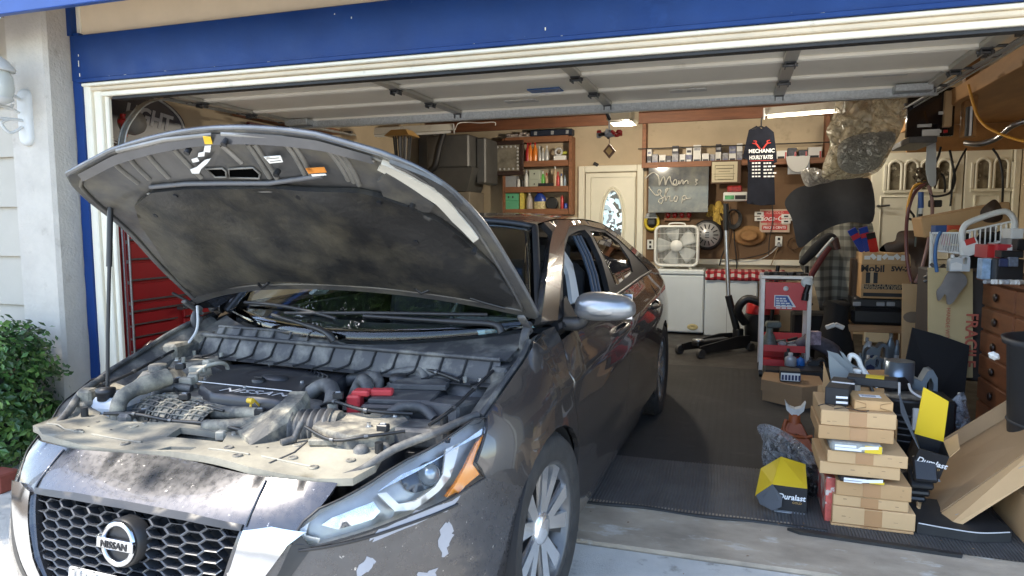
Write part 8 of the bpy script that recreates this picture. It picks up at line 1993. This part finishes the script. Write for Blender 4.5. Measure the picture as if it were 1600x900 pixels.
g=MB(); g.prism([A0,A1,P4,P3],n_*-.012); ob('floor_panel',g,M_ct,t)
g=MB(); B0=P1+Vector((.0,-.02,.0)); B1=P2+Vector((0,-.02,-.02)); g.prism([A0+Vector((-.0,-.006,-.004)),AY(1465,834,3.46),AY(1482,832,3.45),B1-Vector((0,0,.06)),A1+Vector((0,-.006,0))],Vector((.0,-.012,.004))); ob('front_lip',g,M_card2,t)
g=MB(); g.prism([P3,P4,P4+Vector((-.02,.02,.06)),P3+Vector((-.02,.02,.06))],Vector((0,.008,.004))); ob('back_lip',g,M_ct,t)
g=MB(); g.prism([A0,P3,P3+Vector((-.05,0,.07)),A0+Vector((-.05,0,.06))],Vector((-.006,0,-.004))); ob('end_lip',g,M_card2,t)
g=MB()
for a_,b_ in ((.2,.03),(.75,.04)): q=A0.lerp(A1,a_)*.5+P1.lerp(P2,a_)*.5; g.tube([q+Vector((-.02,-.05,-.005)),q+Vector((.02,-.05,.02))],.001,4)
ob('scuff',g,M_oil,t)
bxt('moving_box',1.21,1.62,3.355,3.80,.016,.215,M_card2,'plain cardboard box cut by the right edge under the leaning tray','box')
bottle('red_can',(1553,796,1565,824),3.78,M_redb,M_wplas,'small red can under the leaning cardboard tray','can',z0=.016,shape='can')
# flat carton with small box near the cart, jack stand, wrapped part
x0,x1=AY(1192,615,5.6).x,AY(1285,615,5.6).x; z1=AY(1240,600,5.6).z
t=thing('flat_carton','large flat brown carton on the floor in front of the tool cart','box',(.42,5.75,.006))
for k,(za,zb_,e) in enumerate(((.008,z1*.5,0),(z1*.5+.001,z1,.012))):
    g=MB(); g.prism([(x0-e,5.70,za),(x0+.27,5.50,za),(x1+e,5.62,za),(x1+e,5.95,za),(x0+.02,6.0,za)],(0,0,zb_-za)); ob(('tray','lid')[k],g,mat('carton_brown',(.30,.185,.095),.8,var=.06,vs=4),t)
x0,x1,z0,z2=RECT(1219,582,1251,600,5.66); o=bxt('battery_box',x0,x1,5.66,5.80,z1+.001,z2+.01,M_ink,'small black and white carton standing on the large flat carton','box')
g=MB(); g.bx(x0+.004,x1-.004,5.656,5.6595,z1+.01,z2-.005); pn_=ob('white_print',g,M_paper,o)
for i in range(6): g=MB(); g.bx(x0+.01+.024*i,x0+.026+.024*i,5.653,5.6555,z1+.015,z2-.02); ob('blue_print',g,M_navy,pn_)
# grey panels in a carton
t=thing('open_carton','open carton of grey plastic panels behind the stack','box',(.62,4.1,.016))
g=MB(); q0,q1=AY(1286,570,4.0),AY(1300,640,3.9); g.prism([AY(1287,565,4.0),AY(1298,600,3.95),AY(1300,650,3.85),AY(1284,650,3.95)],(0,.01,0)); ob('wall',g,M_card,t); g=MB(); g.bx(.45,.78,4.12,4.14,.016,.50); ob('wall',g,M_card,t); g=MB(); g.bx(.44,.45,3.80,4.12,.016,.45); ob('wall',g,M_card,t); g=MB(); g.bx(.775,.785,3.80,4.12,.016,.42); ob('wall',g,M_card,t); g=MB(); g.bx(.45,.775,3.8,4.12,.016,.03); ob('bottom',g,M_card,t)
M_gp=mat('grey_panel',(.19,.21,.21),.45,var=.08,vs=6)
for k,(pts,y) in enumerate(((((1294,552),(1336,590),(1338,612),(1302,610),(1296,580)),3.92),(((1292,548),(1310,553),(1340,582),(1338,592),(1300,562)),4.0),(((1312,548),(1318,552),(1336,575),(1322,570)),4.05))):
    g=MB(); g.prism([AY(a,b_,y) for a,b_ in pts],(0,.012,0)); single('plastic_sheet',g,M_gp,('largest, front grey plastic panel in the open carton','long grey panel behind the front one in the open carton','small grey panel tip at the back of the open carton')[k],'panel','grey panels in the open carton')
g=MB(); g.tube([AY(1340,580,3.88),AY(1339,612,3.88)],.016,10); g.lathe([(.022,0),(.022,.01),(.0005,.012)],AY(1340,580,3.88),12); single('white_tube',g,mat('grey_white_tube',(.55,.55,.52),.4),'white tube standing in front of the grey panels','tube')
for k,pts in enumerate((((1325,565),(1330,555),(1340,560),(1345,572),(1352,588)),((1330,570),(1342,578),(1358,600),(1364,612)),((1345,570),(1360,590),(1370,606)))):
    cable('wire_bracket',[AY(a,b_,4.1) for a,b_ in pts],(.014,.009,.007)[k],(M_wplas,M_dsteel,M_trimg)[k],('white curved bracket sticking out of the open carton','dark rod slanting out of the open carton','thin grey rod slanting out of the open carton')[k],'bracket')
g=MB(); q=AY(1300,640,3.7)
# orange jack stand
t=thing('jack_stand','orange jack stand with a white saddle beside the carton stack','jack stand',(.35,4.55,0)); c=Vector((AY(1242,690,4.5).x,4.58,0)); zt=AY(1244,640,4.5).z
M_js=mat('orange_paint',(.34,.085,.022),.5,var=.15,vs=9)
hs_=zt-.10
for k in range(4):
    Rk=rotz(k*pi/2); Rt=rotm('X',-.27)
    def pf(a,b,Rk=Rk): y=-.105+.075*b/hs_; return c+Rk @ Vector((a,y,b)),Rk @ Vector((0,-.96,.27))
    g=MB(); patch(g,pf,[(-.115,.006),(-.075,.006),(-.05,.045),(.05,.045),(.075,.006),(.115,.006),(.038,hs_),(-.038,hs_)],[[(-.045,.075),(.045,.075),(.022,hs_*.62),(-.022,hs_*.62)]],.04,ret=.006,smooth=False); ob('leg',g,M_js,t)
g=MB(); g.lathe([(.036,hs_-.02),(.033,zt-.045),(.026,zt-.045)],c,20); ob('collar',g,M_js,t)
g=MB(); g.tube([c+Vector((0,0,.04)),c+Vector((0,0,zt-.02))],.022,12); ob('ratchet_bar',g,mat('stand_bar',(.42,.45,.45),.35,metal=.6),t)
g=MB(); g.prism([c+Vector((x,-.03,zt+z)) for x,z in ((-.06,.035),(-.035,.0),(0,-.012),(.035,.0),(.06,.035),(.05,-.02),(.02,-.05),(-.02,-.05),(-.05,-.02))],(0,.06,0)); ob('saddle',g,mat('white_saddle',(.62,.62,.58),.5,var=.1,vs=20),t)
g=MB(); g.tube(cr([c+Vector((-.05,-.03,zt-.08)),c+Vector((-.065,-.055,zt-.14)),c+Vector((-.02,-.07,zt-.165)),c+Vector((.05,-.065,zt-.175)),c+Vector((.10,-.06,zt-.165))],5),.011,8); ob('lever',g,M_js,t)
# part wrapped in film
puff('wrapped_part',((1183,668),(1196,662),(1222,672),(1250,690),(1272,712),(1280,735),(1278,770),(1262,772),(1236,742),(1212,738),(1196,735),(1190,712),(1192,690)),3.78,.075,film('shiny_dark_film',(.46,.47,.49),.34,15,.10,.03),'shiny plastic wrapped car part between the jack stand and yellow box','wrapped part',.050,.010,36)
g=MB(); g.tube(cr([AY(1205,690,3.82),AY(1232,712,3.80),AY(1262,745,3.80)],5),[.05,.055,.06,.06,.06,.06,.055,.05,.045,.04,.03],12); g.box(AY(1225,705,3.78),(.09,.07,.05),rotm('Y',.6),.01); single('radiator_part',g,M_blackm,'dark car part seen through the shiny plastic wrapping','car part')
puff('black_film',((1258,735),(1278,728),(1282,770),(1274,778),(1260,776)),3.72,.03,film('black_film',(.02,.02,.022),.9,24,.1),'crumpled black film at the lower end of the wrapped part','plastic film',.02,.012,50)
g=MB()
for i in range(6): g.box((AY(1200,730,3.8).x+.018*i,3.80,.09),(.006,.10,.10),rotm('X',.3),.001)
single('radiator_fins',g,M_dsteel,'row of dark metal fins under the wrapped part','fins')
# ================================================================== outside left: lamp, bush, kerb, tree
t=thing('wall_lamp','white scrolled wall lantern on the stucco pillar','wall lamp',(-4.07,3.13,1.86))
x0,x1,z0,z1=RECT(28,138,47,228,3.12); M_lw=mat('lamp_white',(.60,.60,.58),.5,var=.06,vs=9,bump=.15,bs=30)
cxl,czl=(x0+x1)/2,(z0+z1)/2
g=MB(); pl2=rrect(x1-x0,z1-z0,(x1-x0)*.48,8)
for k,(s,d) in enumerate(((1,.0),(.9,.018),(.75,.028))):
    pass
n=len(pl2); g.add([(cxl+a*s,3.14-d,czl+b_*(1-(1-s)*.4)) for s,d in ((1,0),(1,.014),(.86,.026),(.6,.030)) for a,b_ in pl2],[(r*n+i,r*n+(i+1) % n,(r+1)*n+(i+1) % n,(r+1)*n+i) for r in range(3) for i in range(n)]+[tuple(range(3*n,4*n))],True); ob('back_plate',g,M_lw,t)
for pts in ([(0,0,-.02),(-.02,-.08,-.02),(-.05,-.16,-.02)],[(0,-.02,.10),(-.02,-.08,.13),(-.03,-.12,.07),(-.02,-.08,.04),(-.01,-.06,.07)],[(0,-.02,-.06),(-.02,-.08,-.10),(-.03,-.12,-.05),(-.02,-.08,-.02)],[(0,-.03,.02),(-.02,-.10,.05),(-.04,-.16,.04)]):
    g=MB(); g.tube(cr([(cxl+a,3.125+b_,czl+c_) for a,b_,c_ in pts],6),.009,7); ob('scroll',g,M_lw,t)
lc=Vector((AY(-8,120,2.95).x,2.95,0)); zl=AY(5,155,2.95).z
g=MB(); g.lathe([(.05,zl-.02),(.085,zl),(.085,zl+.012)],lc,18); ob('gallery',g,M_lw,t)
g=MB(); g.lathe([(.078,zl+.013),(.092,zl+.06),(.088,zl+.13),(.07,zl+.16)],lc,18,None,True,1,1,False); ob('lamp_glass',g,mat('frosted_glass',(.62,.63,.58),.25,coat=.4),t)
g=MB(); g.lathe([(.10,zl+.16),(.105,zl+.175),(.07,zl+.22),(.03,zl+.25),(.0005,zl+.28)],lc,18); ob('cap',g,M_lw,t)
g=MB(); g.tube([lc+Vector((0,0,zl-.02)),lc+Vector((0,0,zl-.10)),Vector((cxl-.05,2.97,czl-.02))],.012,8); ob('arm',g,M_lw,t)
# clipped hedge bush
def leaf(g,p,nrm,r):
    nrm=nrm.normalized(); a=nrm.orthogonal().normalized(); a=Matrix.Rotation(random.random()*6.28,3,nrm) @ a; b_=nrm.cross(a)
    g.add([p-a*r,p+b_*r*.55+nrm*r*.12,p+a*r,p-b_*r*.55+nrm*r*.12],[(0,1,2),(0,2,3)])
t=thing('hedge_bush','clipped dark green leafy bush beside the stucco pillar','bush',(-4.05,2.62,0))
bc=Vector((-4.22,2.78,.41)); hs=Vector((.48,.28,.43))
cols_=[mat('leaf_dark',(.030,.075,.018),.45,var=.4,vs=12),mat('leaf_mid',(.062,.145,.030),.4,var=.35,vs=12),mat('leaf_light',(.12,.22,.05),.4,var=.3,vs=12)]
gs=[MB(),MB(),MB()]
cl=[]
for i in range(150):
    d=Vector((random.gauss(0,1),random.gauss(0,1),random.gauss(0,1))).normalized(); s=max(abs(d.x),abs(d.y),abs(d.z)) ** .55
    cl.append((bc+Vector((d.x/s*hs.x,d.y/s*hs.y,d.z/s*hs.z))*random.uniform(.80,1.0),d,random.choice((0,0,1,1,2))))
for c_,d,k in cl:
    for i in range(62):
        p=c_+Vector((random.gauss(0,.045),random.gauss(0,.045),random.gauss(0,.04)))
        if p.z<.02: continue
        leaf(gs[min(2,max(0,k+random.choice((-1,0,0,0,1))))],p,d+Vector((random.gauss(0,.5),random.gauss(0,.5),random.gauss(0,.5)+.35)),random.uniform(.016,.030))
for g,m_ in zip(gs,cols_): ob('foliage',g,m_,t)['kind']='stuff'
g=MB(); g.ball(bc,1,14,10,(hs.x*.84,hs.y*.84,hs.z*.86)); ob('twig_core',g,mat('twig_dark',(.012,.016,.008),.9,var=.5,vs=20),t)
for i in range(7):
    g=MB(); a_=random.random()*6.28; g.tube([bc+Vector((0,0,-.42)),bc+Vector((.2*cos(a_),.2*sin(a_),-.1)),bc+Vector((.45*cos(a_),.35*sin(a_),.25))],[.02,.012,.005],6); ob('branch',g,mat('bark',(.09,.06,.04),.9),t)
g=MB(); g.bx(-3.78,-3.62,2.50,2.62,.0,.10,.008); single('edging_brick',g,mat('red_brick',(.24,.06,.04),.85,var=.2,vs=12,bump=.3,bs=60),'red brick on the ground at the foot of the bush','brick')
g=MB(); g.bx(-12,-4.91,-6,3.2,-.1,.008); struct('planting_bed',g,mat('bed_soil',(.10,.075,.05),.95,var=.3,vs=6,bump=.5,bs=30))
# leafy tree overhead that shades the front of the garage
t=thing('shade_tree','broad leafy tree standing left of the driveway and shading the garage front','tree',(-7.4,.6,0))
M_bark=mat('tree_bark',(.12,.085,.06),.9,var=.3,vs=8,bump=.6,bs=20)
g=MB(); g.tube(cr([(-7.4,.6,0),(-7.3,.65,1.2),(-7.0,.8,2.6),(-6.3,1.1,3.9)],5),[.26-.008*i for i in range(16)],12); ob('trunk',g,M_bark,t)
limbs=[((-6.3,1.1,3.9),(-5.0,1.6,4.7),(-3.2,2.2,5.3),(-1.2,2.6,5.6)),((-6.3,1.1,3.9),(-5.6,2.2,5.0),(-4.2,3.6,5.9),(-2.6,4.8,6.4)),((-6.8,.9,3.1),(-6.0,.9,4.6),(-4.6,.9,5.2),(-2.6,1.3,5.1),(-.6,1.7,5.2)),((-6.5,1.,3.6),(-6.8,2.6,5.2),(-6.4,4.4,6.2))]
for l in limbs: g=MB(); q=cr(l,5); g.tube(q,[.12-.10*i/(len(q)-1) for i in range(len(q))],8); ob('limb',g,M_bark,t)
gt=[MB(),MB(),MB()]
Z=4.9
sunx,suny=SUN.x/SUN.z,SUN.y/SUN.z
def shaded(x,y):                  # where the crown lies: open over the car's nose and the street side
    ye=.74+.10*sin(x*2.1)+.06*sin(x*5.3)
    if y>ye: return 1
    if x<-4.05: return .22 if y>.2 else .05       # thinning rim that dapples the left of the nose
    return 0
for i in range(2500):
    x=random.uniform(-8.5,.9) if i<1700 else random.uniform(-3.2,.9); y=random.uniform(.05,6.0) if i<1700 else random.uniform(.9,3.6); s=shaded(x,y)
    if random.random()>s: continue
    zc=Z+random.gauss(0,.28)+.12*max(0,y-2); c_=Vector((x+(zc-Z)*sunx,y+(zc-Z)*suny,zc)); k=random.choice((0,1,1,2))
    n_=34 if s==1 else 14
    for j in range(n_):
        p=c_+Vector((random.gauss(0,.17),random.gauss(0,.15),random.gauss(0,.10)))*(1 if s==1 else .6); leaf(gt[min(2,max(0,k+random.choice((-1,0,1))))],p,Vector((random.gauss(0,.5),random.gauss(0,.5),1)),random.uniform(.05,.085))
for g,m_ in zip(gt,cols_): ob('foliage',g,m_,t)['kind']='stuff'
